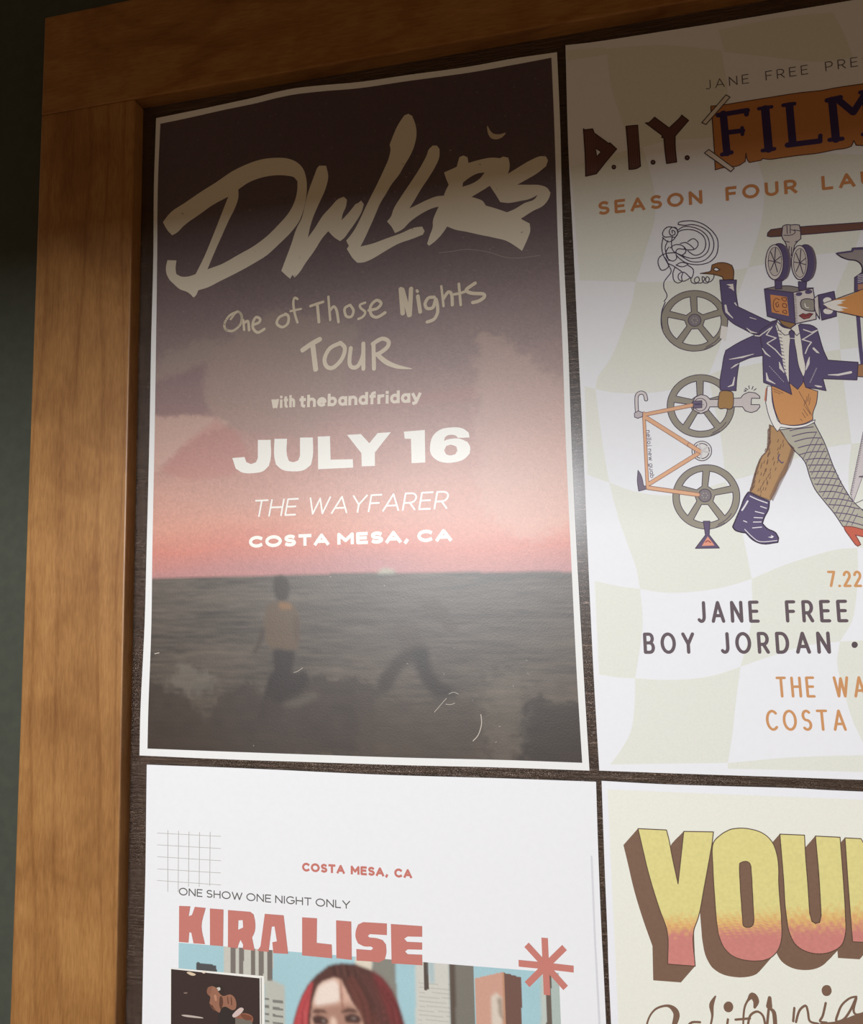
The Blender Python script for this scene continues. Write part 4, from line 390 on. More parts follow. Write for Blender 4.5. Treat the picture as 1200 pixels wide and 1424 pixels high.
["P",27,6,1,[[3490,-2274,3488,-2277,3484,-2277,3482,-2273,3485,-2270,3488,-2270]]],
["P",27,6,1,[[3505,-2275,3503,-2279,3499,-2278,3497,-2275,3499,-2271,3503,-2272]]],
["S",25,4,1,0,0.36,[3548,-2454,3594,-2428,3623,-2398]],
["S",25,4,1,0,0.32,[3539,-2466,3585,-2446]],
["P",24,2,0,[[3669,-2821,3663,-2858,3650,-2893,3630,-2925,3604,-2951,3573,-2972,3539,-2986,3502,-2993,3466,-2991,3430,-2982,3397,-2966,3368,-2942,3345,-2913,3328,-2880,3318,-2843,3317,-2805,3322,-2767,3336,-2732,3357,-2699,3383,-2672,3415,-2651,3449,-2638,3486,-2632,3523,-2634,3559,-2643,3591,-2661,3620,-2684,3642,-2714,3658,-2747,3668,-2783],[3521,-2670,3548,-2678,3573,-2692,3594,-2710,3612,-2732,3625,-2757,3532,-2775,3506,-2754],[3634,-2793,3634,-2822,3629,-2850,3619,-2876,3604,-2901,3585,-2922,3528,-2839,3540,-2806],[3554,-2942,3528,-2952,3500,-2957,3472,-2956,3445,-2949,3420,-2937,3467,-2855,3501,-2857],[3391,-2914,3374,-2891,3361,-2866,3354,-2838,3352,-2809,3356,-2780,3434,-2801,3443,-2835],[3370,-2745,3386,-2721,3406,-2700,3430,-2684,3456,-2673,3484,-2668,3475,-2752,3446,-2771]]],
["S",25,3,0,1,0.42,[3669,-2821,3663,-2858,3650,-2893,3630,-2925,3604,-2951,3573,-2972,3539,-2986,3502,-2993,3466,-2991,3430,-2982,3397,-2966,3368,-2942,3345,-2913,3328,-2880,3318,-2843,3317,-2805,3322,-2767,3336,-2732,3357,-2699,3383,-2672,3415,-2651,3449,-2638,3486,-2632,3523,-2634,3559,-2643,3591,-2661,3620,-2684,3642,-2714,3658,-2747,3668,-2783]],
["S",25,3,0,1,0.42,[3521,-2670,3548,-2678,3573,-2692,3594,-2710,3612,-2732,3625,-2757,3532,-2775,3506,-2754]],
["S",25,3,0,1,0.42,[3634,-2793,3634,-2822,3629,-2850,3619,-2876,3604,-2901,3585,-2922,3528,-2839,3540,-2806]],
["S",25,3,0,1,0.42,[3554,-2942,3528,-2952,3500,-2957,3472,-2956,3445,-2949,3420,-2937,3467,-2855,3501,-2857]],
["S",25,3,0,1,0.42,[3391,-2914,3374,-2891,3361,-2866,3354,-2838,3352,-2809,3356,-2780,3434,-2801,3443,-2835]],
["S",25,3,0,1,0.42,[3370,-2745,3386,-2721,3406,-2700,3430,-2684,3456,-2673,3484,-2668,3475,-2752,3446,-2771]],
["P",26,4,1,[[3521,-2806,3517,-2822,3507,-2834,3493,-2840,3478,-2840,3465,-2832,3456,-2819,3454,-2803,3458,-2788,3468,-2775,3482,-2769,3497,-2770,3510,-2777,3518,-2790]]],
["S",25,5,1,1,0.39,[3521,-2806,3517,-2822,3507,-2834,3493,-2840,3478,-2840,3465,-2832,3456,-2819,3454,-2803,3458,-2788,3468,-2775,3482,-2769,3497,-2770,3510,-2777,3518,-2790]],
["P",27,6,1,[[3505,-2805,3503,-2809,3500,-2809,3498,-2805,3500,-2802,3504,-2802]]],
["P",27,6,1,[[3498,-2818,3495,-2821,3492,-2821,3490,-2817,3492,-2814,3496,-2814]]],
["P",27,6,1,[[3483,-2817,3481,-2820,3477,-2820,3476,-2817,3478,-2813,3481,-2813]]],
["P",27,6,1,[[3477,-2804,3475,-2807,3471,-2807,3469,-2804,3471,-2800,3475,-2800]]],
["P",27,6,1,[[3485,-2792,3483,-2795,3479,-2795,3477,-2791,3479,-2788,3483,-2788]]],
["P",27,6,1,[[3499,-2793,3497,-2796,3493,-2796,3492,-2792,3494,-2789,3497,-2789]]],
["S",25,4,1,0,0.36,[3547,-2970,3592,-2943,3620,-2912]],
["S",25,4,1,0,0.31,[3537,-2982,3582,-2961]],
["P",28,4,0,[[3631,-1840,3665,-1852,3649,-1930,3619,-1910]]]],
"p2:scribble_print":[
["S",25,4,1,0,0.54,[3432,-1213,3436,-1200,3466,-1196,3515,-1202,3568,-1228,3614,-1275,3640,-1327,3639,-1386,3625,-1427,3594,-1456,3554,-1467,3505,-1464,3457,-1445,3419,-1408,3410,-1391]],
["S",25,4,1,0,0.54,[3432,-1213,3469,-1222,3509,-1223,3557,-1243,3599,-1283,3618,-1335,3615,-1383,3596,-1418,3565,-1444,3526,-1451,3482,-1440,3439,-1405,3416,-1386]],
["S",25,4,1,0,0.54,[3423,-1250,3459,-1230,3498,-1235,3546,-1258,3583,-1298,3595,-1348,3583,-1395,3552,-1421,3512,-1427,3478,-1421,3440,-1400]],
["S",25,4,1,0,0.54,[3425,-1259,3453,-1249,3487,-1250,3526,-1263,3564,-1298,3576,-1346,3563,-1387,3533,-1408,3504,-1405,3475,-1377]],
["S",25,4,1,0,0.54,[3402,-1226,3374,-1220,3351,-1236,3342,-1262,3356,-1280,3386,-1281,3411,-1287,3427,-1262,3419,-1231,3402,-1226]],
["S",25,4,1,0,0.54,[3423,-1240,3399,-1225,3381,-1245,3387,-1271,3409,-1271,3410,-1252,3396,-1244,3397,-1261]],
["S",25,4,1,0,0.54,[3341,-1279,3370,-1310,3400,-1302,3419,-1277]],
["S",25,4,1,0,0.54,[3344,-1284,3334,-1327,3338,-1382,3363,-1445,3378,-1490,3353,-1526,3335,-1551,3333,-1588,3346,-1622,3345,-1644,3329,-1666]],
["S",25,4,1,0,0.54,[3478,-1323,3509,-1308,3532,-1330,3531,-1356,3505,-1375,3456,-1366,3422,-1360,3411,-1380,3440,-1400,3465,-1381,3457,-1358]],
["S",25,4,1,0,0.54,[3380,-1349,3408,-1333,3443,-1340,3466,-1368,3460,-1391]],
["S",25,4,1,0,0.54,[3436,-1329,3468,-1327,3497,-1352,3510,-1370]],
["S",25,4,1,0,0.54,[3367,-1448,3362,-1464,3341,-1477,3321,-1473,3308,-1433,3315,-1401,3341,-1383,3381,-1379,3416,-1386,3454,-1412]],
["S",25,4,1,0,0.54,[3373,-1343,3357,-1368,3360,-1407,3388,-1429,3411,-1418,3410,-1391]],
["S",25,4,1,0,0.54,[3345,-1399,3359,-1423,3363,-1440,3392,-1459,3434,-1497]],
["S",25,4,1,0,0.54,[3407,-1456,3437,-1443,3471,-1458,3441,-1470,3407,-1456]],
["S",25,4,1,0,0.54,[3401,-1466,3387,-1502,3390,-1546,3411,-1564,3436,-1556]],
["S",25,4,1,0,0.54,[3471,-1463,3499,-1493,3494,-1531,3481,-1540,3449,-1504,3419,-1511,3417,-1543,3446,-1557,3481,-1540]],
["S",25,4,1,0,0.54,[3444,-1503,3433,-1529,3436,-1556]],
["S",25,4,1,0,0.53,[3484,-1540,3485,-1567,3509,-1578,3529,-1561,3521,-1539,3505,-1548,3504,-1569,3538,-1578,3559,-1554,3545,-1542,3548,-1574,3572,-1582,3583,-1557,3569,-1544,3563,-1570,3587,-1576,3607,-1554,3609,-1533]],
["S",25,4,1,0,0.54,[3396,-1280,3389,-1317,3392,-1361,3411,-1385]],
["S",25,4,1,0,0.54,[3370,-1304,3353,-1340,3356,-1379,3369,-1424]],
["S",25,4,1,0,0.61,[3335,-1672,3316,-1718,3308,-1772,3312,-1828]]],
"p2:figure_print":[
["P",29,2,0,[[3846,-2427,3845,-2478,3837,-2536,3825,-2572,3795,-2602,3776,-2646,3756,-2700,3737,-2768,3726,-2795,3769,-2821,3824,-2846,3853,-2797,3878,-2742,3912,-2698,3931,-2643,3955,-2588,3962,-2565,3933,-2529,3896,-2459]]],
["S",30,3,0,1,0.5,[3846,-2427,3845,-2478,3837,-2536,3825,-2572,3795,-2602,3776,-2646,3756,-2700,3737,-2768,3726,-2795,3769,-2821,3824,-2846,3853,-2797,3878,-2742,3912,-2698,3931,-2643,3955,-2588,3962,-2565,3933,-2529,3896,-2459]],
["S",31,3,1,0,0.37,[3879,-2627,3873,-2642]],
["S",31,3,1,0,0.38,[3750,-2757,3744,-2773]],
["S",31,3,1,0,0.38,[3791,-2652,3786,-2667]],
["S",31,3,1,0,0.37,[3783,-2766,3778,-2782]],
["S",31,3,1,0,0.37,[3783,-2791,3778,-2806]],
["S",31,3,1,0,0.37,[3814,-2720,3809,-2735]],
["S",31,3,1,0,0.38,[3773,-2684,3767,-2699]],
["S",31,3,1,0,0.38,[3759,-2691,3754,-2706]],
["S",31,3,1,0,0.37,[3895,-2552,3890,-2567]],
["S",31,3,1,0,0.38,[3848,-2516,3843,-2532]],
["S",31,3,1,0,0.37,[3912,-2538,3907,-2554]],
["S",31,3,1,0,0.38,[3819,-2559,3814,-2575]],
["S",31,3,1,0,0.38,[3728,-2773,3723,-2788]],
["S",31,3,1,0,0.37,[3779,-2776,3774,-2792]],
["S",31,3,1,0,0.37,[3807,-2775,3802,-2790]],
["S",31,3,1,0,0.37,[3835,-2692,3830,-2707]],
["S",31,3,1,0,0.37,[3912,-2517,3907,-2533]],
["S",31,3,1,0,0.37,[3839,-2670,3833,-2685]],
["S",31,3,1,0,0.37,[3899,-2540,3894,-2555]],
["S",31,3,1,0,0.38,[3707,-2802,3702,-2818]],
["S",31,3,1,0,0.37,[3856,-2609,3851,-2625]],
["S",31,3,1,0,0.38,[3742,-2769,3736,-2785]],
["S",31,3,1,0,0.38,[3840,-2560,3835,-2576]],
["S",31,3,1,0,0.37,[3825,-2703,3820,-2719]],
["S",31,3,1,0,0.38,[3826,-2630,3821,-2646]],
["S",31,3,1,0,0.38,[3824,-2631,3818,-2647]],
["S",31,3,1,0,0.38,[3795,-2637,3790,-2652]],
["S",31,3,1,0,0.37,[3865,-2668,3859,-2683]],
["S",31,3,1,0,0.37,[3858,-2638,3853,-2654]],
["S",31,3,1,0,0.37,[3884,-2557,3879,-2572]],
["S",31,3,1,0,0.37,[3794,-2748,3789,-2764]],
["S",31,3,1,0,0.37,[3816,-2670,3811,-2686]],
["S",31,3,1,0,0.37,[3834,-2713,3829,-2728]],
["S",31,3,1,0,0.38,[3831,-2550,3826,-2566]],
["S",31,3,1,0,0.37,[3818,-2747,3813,-2762]],
["S",31,3,1,0,0.38,[3812,-2670,3807,-2686]],
["S",31,3,1,0,0.38,[3754,-2734,3749,-2749]],
["S",31,3,1,0,0.38,[3831,-2589,3826,-2605]],
["S",31,3,1,0,0.38,[3789,-2692,3784,-2707]],
["S",31,3,1,0,0.37,[3883,-2580,3878,-2596]],
["S",31,3,1,0,0.38,[3726,-2810,3720,-2825]],
["S",31,3,1,0,0.38,[3778,-2730,3773,-2746]],
["S",31,3,1,0,0.37,[3769,-2779,3764,-2794]],
["S",31,3,1,0,0.38,[3833,-2589,3828,-2605]],
["S",31,3,1,0,0.38,[3888,-2512,3882,-2527]],
["S",31,3,1,0,0.38,[3809,-2626,3804,-2641]],
["S",31,3,1,0,0.38,[3827,-2619,3822,-2635]],
["S",31,3,1,0,0.38,[3741,-2751,3736,-2767]],
["S",31,3,1,0,0.38,[3737,-2822,3731,-2838]],
["S",31,3,1,0,0.38,[3801,-2697,3796,-2712]],
["S",31,3,1,0,0.37,[3795,-2774,3790,-2789]],
["S",31,3,1,0,0.37,[3809,-2683,3804,-2699]],
["S",31,3,1,0,0.37,[3817,-2737,3812,-2753]],
["S",31,3,1,0,0.37,[3859,-2634,3854,-2650]],
["S",31,3,1,0,0.38,[3741,-2812,3735,-2828]],
["S",31,3,1,0,0.38,[3841,-2577,3836,-2593]],
["S",31,3,1,0,0.37,[3801,-2736,3795,-2751]],
["S",31,3,1,0,0.37,[3777,-2814,3772,-2829]],
["S",31,3,1,0,0.38,[3834,-2581,3829,-2596]],
["S",31,3,1,0,0.38,[3831,-2586,3826,-2602]],
["S",30,3,1,0,0.44,[3853,-2435,3836,-2457]],
["S",30,3,1,0,0.43,[3952,-2556,3967,-2579]],
["S",30,3,1,0,0.44,[3852,-2444,3835,-2466]],
["S",30,3,1,0,0.43,[3950,-2563,3965,-2586]],
["S",30,3,1,0,0.44,[3852,-2453,3834,-2475]],
["S",30,3,1,0,0.43,[3947,-2570,3962,-2593]],
["S",30,3,1,0,0.44,[3851,-2463,3834,-2484]],
["S",30,3,1,0,0.43,[3945,-2577,3960,-2600]],
["S",30,3,1,0,0.44,[3850,-2472,3833,-2493]],
["S",30,3,1,0,0.43,[3942,-2584,3957,-2607]],
["S",30,3,1,0,0.44,[3849,-2481,3832,-2502]],
["S",30,3,1,0,0.43,[3940,-2591,3955,-2614]],
["S",30,3,1,0,0.44,[3848,-2490,3831,-2511]],
["S",30,3,1,0,0.43,[3937,-2597,3952,-2621]],
["S",30,3,1,0,0.44,[3847,-2499,3830,-2520]],
["S",30,3,1,0,0.43,[3935,-2604,3950,-2628]],
["S",30,3,1,0,0.44,[3846,-2508,3829,-2530]],
["S",30,3,1,0,0.43,[3932,-2611,3947,-2635]],
["S",30,3,1,0,0.44,[3845,-2517,3828,-2539]],
["S",30,3,1,0,0.43,[3930,-2618,3945,-2642]],
["S",30,3,1,0,0.44,[3844,-2526,3827,-2548]],
["S",30,3,1,0,0.43,[3927,-2625,3942,-2649]],
["S",30,3,1,0,0.44,[3842,-2535,3825,-2557]],
["S",30,3,1,0,0.43,[3925,-2632,3940,-2656]],
["S",30,3,1,0,0.44,[3839,-2544,3822,-2565]],
["S",30,3,1,0,0.43,[3921,-2639,3936,-2663]],
["S",30,3,1,0,0.44,[3836,-2553,3819,-2574]],
["S",30,3,1,0,0.43,[3917,-2646,3932,-2670]],
["S",30,3,1,0,0.44,[3834,-2561,3817,-2583]],
["S",30,3,1,0,0.43,[3913,-2653,3928,-2676]],
["S",30,3,1,0,0.44,[3826,-2570,3809,-2592]],
["S",30,3,1,0,0.43,[3910,-2660,3925,-2683]],
["S",30,3,1,0,0.44,[3817,-2579,3800,-2600]],
["S",30,3,1,0,0.43,[3906,-2667,3921,-2690]],
["S",30,3,1,0,0.44,[3809,-2587,3791,-2609]],
["S",30,3,1,0,0.43,[3902,-2674,3917,-2697]],
["S",30,3,1,0,0.44,[3801,-2596,3784,-2618]],
["S",30,3,1,0,0.43,[3898,-2681,3913,-2704]],
["S",30,3,1,0,0.44,[3797,-2605,3780,-2626]],
["S",30,3,1,0,0.43,[3895,-2688,3910,-2711]],
["S",30,3,1,0,0.44,[3793,-2613,3776,-2635]],
["S",30,3,1,0,0.43,[3891,-2694,3906,-2718]],
["S",30,3,1,0,0.44,[3789,-2622,3772,-2644]],
["S",30,3,1,0,0.43,[3887,-2701,3902,-2725]],
["S",30,3,1,0,0.44,[3785,-2631,3768,-2653]],
["S",30,3,1,0,0.43,[3883,-2708,3898,-2732]],
["S",30,3,1,0,0.44,[3781,-2640,3764,-2662]],
["S",30,3,1,0,0.43,[3879,-2715,3894,-2738]],
["S",30,3,1,0,0.44,[3778,-2649,3761,-2671]],
["S",30,3,1,0,0.43,[3876,-2722,3891,-2745]],
["S",30,3,1,0,0.44,[3775,-2658,3758,-2680]],
["S",30,3,1,0,0.43,[3872,-2729,3887,-2752]],
["S",30,3,1,0,0.44,[3772,-2667,3755,-2689]],
["S",30,3,1,0,0.43,[3868,-2736,3883,-2759]],
["S",30,3,1,0,0.44,[3769,-2676,3752,-2697]],
["S",30,3,1,0,0.43,[3865,-2743,3880,-2766]],
["S",30,3,1,0,0.44,[3766,-2684,3749,-2706]],
["S",30,3,1,0,0.43,[3861,-2750,3876,-2773]],
["S",30,3,1,0,0.44,[3763,-2693,3746,-2715]],
["S",30,3,1,0,0.43,[3858,-2757,3873,-2780]],
["S",30,3,1,0,0.44,[3760,-2702,3743,-2724]],
["S",30,3,1,0,0.43,[3854,-2764,3869,-2787]],
["S",30,3,1,0,0.44,[3758,-2711,3740,-2733]],
["S",30,3,1,0,0.43,[3851,-2770,3866,-2794]],
["S",30,3,1,0,0.44,[3755,-2720,3738,-2742]],
["S",30,3,1,0,0.43,[3847,-2777,3862,-2801]],
["S",30,3,1,0,0.44,[3752,-2729,3735,-2751]],
["S",30,3,1,0,0.43,[3844,-2784,3859,-2808]],
["S",30,3,1,0,0.44,[3750,-2738,3732,-2760]],
["S",30,3,1,0,0.43,[3840,-2791,3855,-2814]],
["S",30,3,1,0,0.44,[3747,-2747,3730,-2769]],
["S",30,3,1,0,0.43,[3837,-2798,3852,-2821]],
["S",30,3,1,0,0.44,[3744,-2756,3727,-2777]],
["S",30,3,1,0,0.43,[3833,-2805,3848,-2828]],
["S",30,3,1,0,0.44,[3742,-2765,3725,-2786]],
["S",30,3,1,0,0.43,[3830,-2812,3845,-2835]],
["S",30,3,1,0,0.44,[3739,-2773,3722,-2795]],
["S",30,3,1,0,0.43,[3826,-2819,3841,-2842]],
["S",30,3,1,0,0.44,[3737,-2782,3719,-2804]],
["S",30,3,1,0,0.43,[3823,-2826,3838,-2849]],
["S",32,3,1,0,0.62,[3887,-2595,3879,-2619,3895,-2643,3903,-2639]],
["P",33,4,0,[[3715,-2796,3768,-2827,3819,-2852,3811,-2896,3787,-2940,3775,-2973,3799,-3002,3839,-3026,3852,-3054,3847,-3078,3763,-3082,3722,-3061,3688,-3021,3662,-3016,3632,-3002,3622,-2985,3640,-2946,3671,-2879,3695,-2823]]],
["S",25,5,0,1,0.69,[3715,-2796,3768,-2827,3819,-2852,3811,-2896,3787,-2940,3775,-2973,3799,-3002,3839,-3026,3852,-3054,3847,-3078,3763,-3082,3722,-3061,3688,-3021,3662,-3016,3632,-3002,3622,-2985,3640,-2946,3671,-2879,3695,-2823]],
["S",34,6,1,0,0.56,[3722,-2819,3761,-2841,3807,-2861]],
["S",34,6,1,0,0.48,[3772,-2878,3801,-2890]],
["S",34,6,1,0,0.48,[3743,-2905,3786,-2918]],
["S",34,6,1,0,0.48,[3735,-2938,3778,-2942]],
["S",34,6,1,0,0.48,[3730,-2963,3770,-2964]],
["S",34,6,1,0,0.48,[3724,-2995,3770,-2992]],
["S",34,6,1,0,0.89,[3708,-2846,3691,-2874,3676,-2895]],
["S",34,6,1,0,0.4,[3683,-3001,3721,-3046,3760,-3072,3843,-3068]],
["S",34,6,1,0,0.48,[3680,-2954,3696,-2962]],
["P",35,6,0,[[3798,-3048,3819,-3054,3829,-3046,3814,-3036,3818,-3045]]],
["P",36,2,0,[[3897,-2459,3952,-2563,4012,-2643,4031,-2727,4052,-2795,4093,-2863,4138,-2932,4175,-3003,4271,-3029,4346,-3047,4382,-3022,4328,-2970,4279,-2922,4234,-2869,4199,-2802,4156,-2690,4116,-2541,4074,-2431,3993,-2450]]],
["S",25,3,0,1,0.46,[3897,-2459,3952,-2563,4012,-2643,4031,-2727,4052,-2795,4093,-2863,4138,-2932,4175,-3003,4271,-3029,4346,-3047,4382,-3022,4328,-2970,4279,-2922,4234,-2869,4199,-2802,4156,-2690,4116,-2541,4074,-2431,3993,-2450]],
["S",37,3,1,0,0.52,[3948,-2467,3992,-2459,4066,-2453]],
["S",37,3,1,0,0.52,[3959,-2498,4027,-2484,4082,-2483]],
["S",37,3,1,0,0.52,[3969,-2529,4037,-2514,4101,-2517]],
["S",37,3,1,0,0.52,[3985,-2564,4041,-2552,4113,-2554]],
["S",37,3,1,0,0.51,[3988,-2603,4044,-2591,4122,-2593]],
["S",37,3,1,0,0.51,[4017,-2633,4072,-2628,4132,-2634]],
["S",37,3,1,0,0.51,[4027,-2663,4087,-2665,4150,-2669]],
["S",37,3,1,0,0.51,[4033,-2700,4097,-2700,4162,-2707]],
["S",37,3,1,0,0.51,[4040,-2735,4106,-2737,4174,-2747]],
["S",37,3,1,0,0.51,[4053,-2768,4122,-2775,4186,-2788]],
["S",37,3,1,0,0.51,[4071,-2812,4143,-2813,4215,-2835]],
["S",37,3,1,0,0.51,[4092,-2848,4164,-2854,4233,-2872]],
["S",37,3,1,0,0.5,[4114,-2883,4185,-2891,4260,-2912]],
["S",37,3,1,0,0.5,[4141,-2927,4211,-2939,4291,-2965]],
["S",37,3,1,0,0.5,[4164,-2970,4225,-2984,4311,-3015]],
["S",38,3,1,0,0.44,[4082,-2482,4040,-2560,4002,-2630]],
["S",38,3,1,0,0.44,[4093,-2513,4056,-2583,4018,-2653]],
["S",38,3,1,0,0.44,[4105,-2544,4067,-2614,4030,-2684]],
["S",38,3,1,0,0.44,[4116,-2575,4079,-2645,4041,-2715]],
["S",38,3,1,0,0.44,[4128,-2605,4090,-2675,4053,-2745]],
["S",38,3,1,0,0.44,[4139,-2636,4102,-2706,4064,-2776]],
["S",38,3,1,0,0.43,[4150,-2667,4113,-2736,4075,-2806]],
["S",38,3,1,0,0.43,[4162,-2697,4124,-2767,4087,-2836]],
["S",38,3,1,0,0.43,[4173,-2727,4136,-2797,4102,-2859]],
["S",38,3,1,0,0.43,[4184,-2758,4151,-2819,4118,-2881]],
["S",38,3,1,0,0.43,[4195,-2788,4162,-2850,4133,-2904]],
["S",38,3,1,0,0.43,[4206,-2818,4173,-2880,4145,-2934]],
["S",38,3,1,0,0.43,[4217,-2848,4189,-2902,4160,-2956]],
["S",38,3,1,0,0.43,[4229,-2878,4200,-2932,4175,-2978]],
["S",38,3,1,0,0.43,[4240,-2908,4215,-2954,4190,-3000]],
["S",38,3,1,0,0.43,[4251,-2938,4234,-2968,4218,-2999]],
["P",39,4,0,[[4179,-3003,4212,-3005,4272,-3023,4309,-3034,4359,-3068,4357,-3088,4306,-3076,4269,-3062,4232,-3051,4247,-3084,4254,-3103,4239,-3111,4228,-3102,4202,-3056,4184,-3023]]],
["S",40,5,0,1,0.48,[4179,-3003,4212,-3005,4272,-3023,4309,-3034,4359,-3068,4357,-3088,4306,-3076,4269,-3062,4232,-3051,4247,-3084,4254,-3103,4239,-3111,4228,-3102,4202,-3056,4184,-3023]],
["P",41,3,0,[[3870,-2212,3872,-2275,3880,-2347,3896,-2405,3904,-2427,3964,-2438,4028,-2431,4068,-2413,4070,-2382,4093,-2320,4104,-2257,4048,-2232,4035,-2188,4003,-2235,3961,-2196,3929,-2194]]],
["S",25,4,0,1,0.43,[3870,-2212,3872,-2275,3880,-2347,3896,-2405,3904,-2427,3964,-2438,4028,-2431,4068,-2413,4070,-2382,4093,-2320,4104,-2257,4048,-2232,4035,-2188,4003,-2235,3961,-2196,3929,-2194]],
["P",42,3,0,[[3840,-2223,3850,-2209,3853,-2274,3838,-2301,3829,-2286]]],
["P",43,5,0,[[3850,-2208,3870,-2211,3870,-2304,3889,-2404,3904,-2425,3964,-2440,4028,-2435,4079,-2414,4076,-2428,4027,-2449,3963,-2454,3903,-2444,3885,-2468,3868,-2438,3846,-2373,3835,-2301,3839,-2287]]],
["S",25,6,0,1,0.35,[3850,-2208,3870,-2211,3870,-2304,3889,-2404,3904,-2425,3964,-2440,4028,-2435,4079,-2414,4076,-2428,4027,-2449,3963,-2454,3903,-2444,3885,-2468,3868,-2438,3846,-2373,3835,-2301,3839,-2287]],
["S",44,6,1,0,0.27,[4009,-2250,4036,-2316,4063,-2388]],
["S",44,6,1,0,0.27,[3875,-2225,3894,-2234,3928,-2255]],
["S",44,6,1,0,0.27,[3881,-2240,3912,-2257]],
["S",44,6,1,0,0.27,[4059,-2268,4049,-2310]],
["S",44,6,1,0,0.27,[4048,-2281,4039,-2323]],
["S",44,6,1,0,0.27,[4064,-2289,4054,-2331]],
["S",44,6,1,0,0.27,[4035,-2337,4057,-2381]],
["S",44,6,1,0,0.27,[4024,-2350,4044,-2390]],
["S",44,6,1,0,0.27,[4017,-2371,4031,-2400]],
["S",44,6,1,0,0.27,[4005,-2405,4014,-2416]],
["S",44,6,1,0,0.27,[4037,-2302,4029,-2336]],
["P",33,4,0,[[3638,-1571,3727,-1581,3720,-1640,3726,-1739,3795,-1784,3888,-1844,3927,-1835,3894,-1907,3844,-1924,3806,-1910,3750,-1872,3684,-1822,3648,-1764,3642,-1698]]],
["S",25,5,0,1,0.53,[3638,-1571,3727,-1581,3720,-1640,3726,-1739,3795,-1784,3888,-1844,3927,-1835,3894,-1907,3844,-1924,3806,-1910,3750,-1872,3684,-1822,3648,-1764,3642,-1698]],
["P",45,4,0,[[3595,-1510,3602,-1478,3637,-1469,3680,-1476,3708,-1493,3715,-1518,3711,-1577,3657,-1573,3653,-1554,3608,-1535,3536,-1521,3585,-1517],[3605,-1505,3621,-1494,3644,-1510,3624,-1518]]],
["S",46,5,0,1,0.53,[3595,-1510,3602,-1478,3637,-1469,3680,-1476,3708,-1493,3715,-1518,3711,-1577,3657,-1573,3653,-1554,3608,-1535,3536,-1521,3585,-1517]],
["S",46,5,0,1,0.53,[3605,-1505,3621,-1494,3644,-1510,3624,-1518]],
["P",47,6,0,[[3672,-1601,3708,-1602,3710,-1645,3695,-1630,3681,-1621,3695,-1617]]],
["P",33,4,0,[[3844,-1898,3810,-1909,3709,-1951,3646,-1986,3635,-2018,3621,-2082,3604,-2168,3603,-2212,3686,-2222,3693,-2161,3712,-2061,3769,-2040,3836,-2032,3857,-2001]]],
["S",25,5,0,1,0.51,[3844,-1898,3810,-1909,3709,-1951,3646,-1986,3635,-2018,3621,-2082,3604,-2168,3603,-2212,3686,-2222,3693,-2161,3712,-2061,3769,-2040,3836,-2032,3857,-2001]],
["P",33,5,0,[[3920,-1843,3873,-1864,3831,-1890,3832,-1941,3838,-1999,3835,-2086,3832,-2186,3883,-2212,3926,-2237,3971,-2265,3962,-2197,3980,-2198,4019,-2201,4035,-2188,4045,-2231,4099,-2243,4145,-2257,4134,-2189,4302,-2209,4315,-2112,4166,-2087,4151,-2041,4132,-1947,4125,-1907,4104,-1887,4041,-1870,4007,-1895,3975,-1889]]],
["S",25,6,0,1,0.51,[3920,-1843,3873,-1864,3831,-1890,3832,-1941,3838,-1999,3835,-2086,3832,-2186,3883,-2212,3926,-2237,3971,-2265,3962,-2197,3980,-2198,4019,-2201,4035,-2188,4045,-2231,4099,-2243,4145,-2257,4134,-2189,4302,-2209,4315,-2112,4166,-2087,4151,-2041,4132,-1947,4125,-1907,4104,-1887,4041,-1870,4007,-1895,3975,-1889]],
["P",48,7,0,[[3933,-1837,3948,-1864,3988,-1891,4018,-1871,4010,-1849,3979,-1831]]],
["S",25,8,0,1,0.51,[3933,-1837,3948,-1864,3988,-1891,4018,-1871,4010,-1849,3979,-1831]],
["P",49,8,0,[[3925,-1848,3947,-1879,3991,-1896,4029,-1872,4034,-1923,4038,-1960,4042,-2046,4048,-2132,4037,-2167,4020,-2187,4003,-2235,3961,-2196,3952,-2160,3943,-2124,3936,-2044,3929,-1949,3915,-1868]]],
["S",33,9,1,0,0.39,[3923,-1895,3941,-1901]],
["S",33,9,1,0,0.39,[3925,-1915,3942,-1922]],
["S",33,9,1,0,0.39,[3927,-1936,3942,-1942]],
["S",33,9,1,0,0.39,[3929,-1956,3943,-1962]],
["S",33,9,1,0,0.39,[3930,-1976,3944,-1983]],
["S",33,9,1,0,0.39,[3932,-1997,3945,-2003]],
["S",33,9,1,0,0.39,[3934,-2017,3946,-2023]],
["S",33,9,1,0,0.39,[3936,-2037,3947,-2043]],
["S",33,9,1,0,0.39,[3938,-2058,3948,-2064]],
["S",33,9,1,0,0.39,[3940,-2078,3948,-2084]],
["S",33,9,1,0,0.39,[3942,-2098,3949,-2104]],
["S",33,9,1,0,0.39,[3944,-2119,3950,-2124]],
["S",33,9,1,0,0.39,[3946,-2139,3951,-2144]],
["S",33,9,1,0,0.39,[3948,-2159,3952,-2164]],
["P",33,10,0,[[3980,-1911,3994,-1898,4009,-1914,4005,-1949,4010,-2029,4018,-2115,4036,-2174,4035,-2192,4003,-2239,3962,-2197,3968,-2097,3978,-1990,3984,-1947]]],
["S",25,11,0,1,0.35,[3980,-1911,3994,-1898,4009,-1914,4005,-1949,4010,-2029,4018,-2115,4036,-2174,4035,-2192,4003,-2239,3962,-2197,3968,-2097,3978,-1990,3984,-1947]],
["S",25,11,0,0,0.39,[3919,-1858,3929,-1895,3957,-1927,3976,-1926,3993,-1899,4019,-1936,4031,-1923]],
["S",28,12,1,0,0.39,[3984,-1947,4007,-1951]],
["S",50,12,0,0,0.64,[3804,-1915,3826,-1920,3885,-1880]],
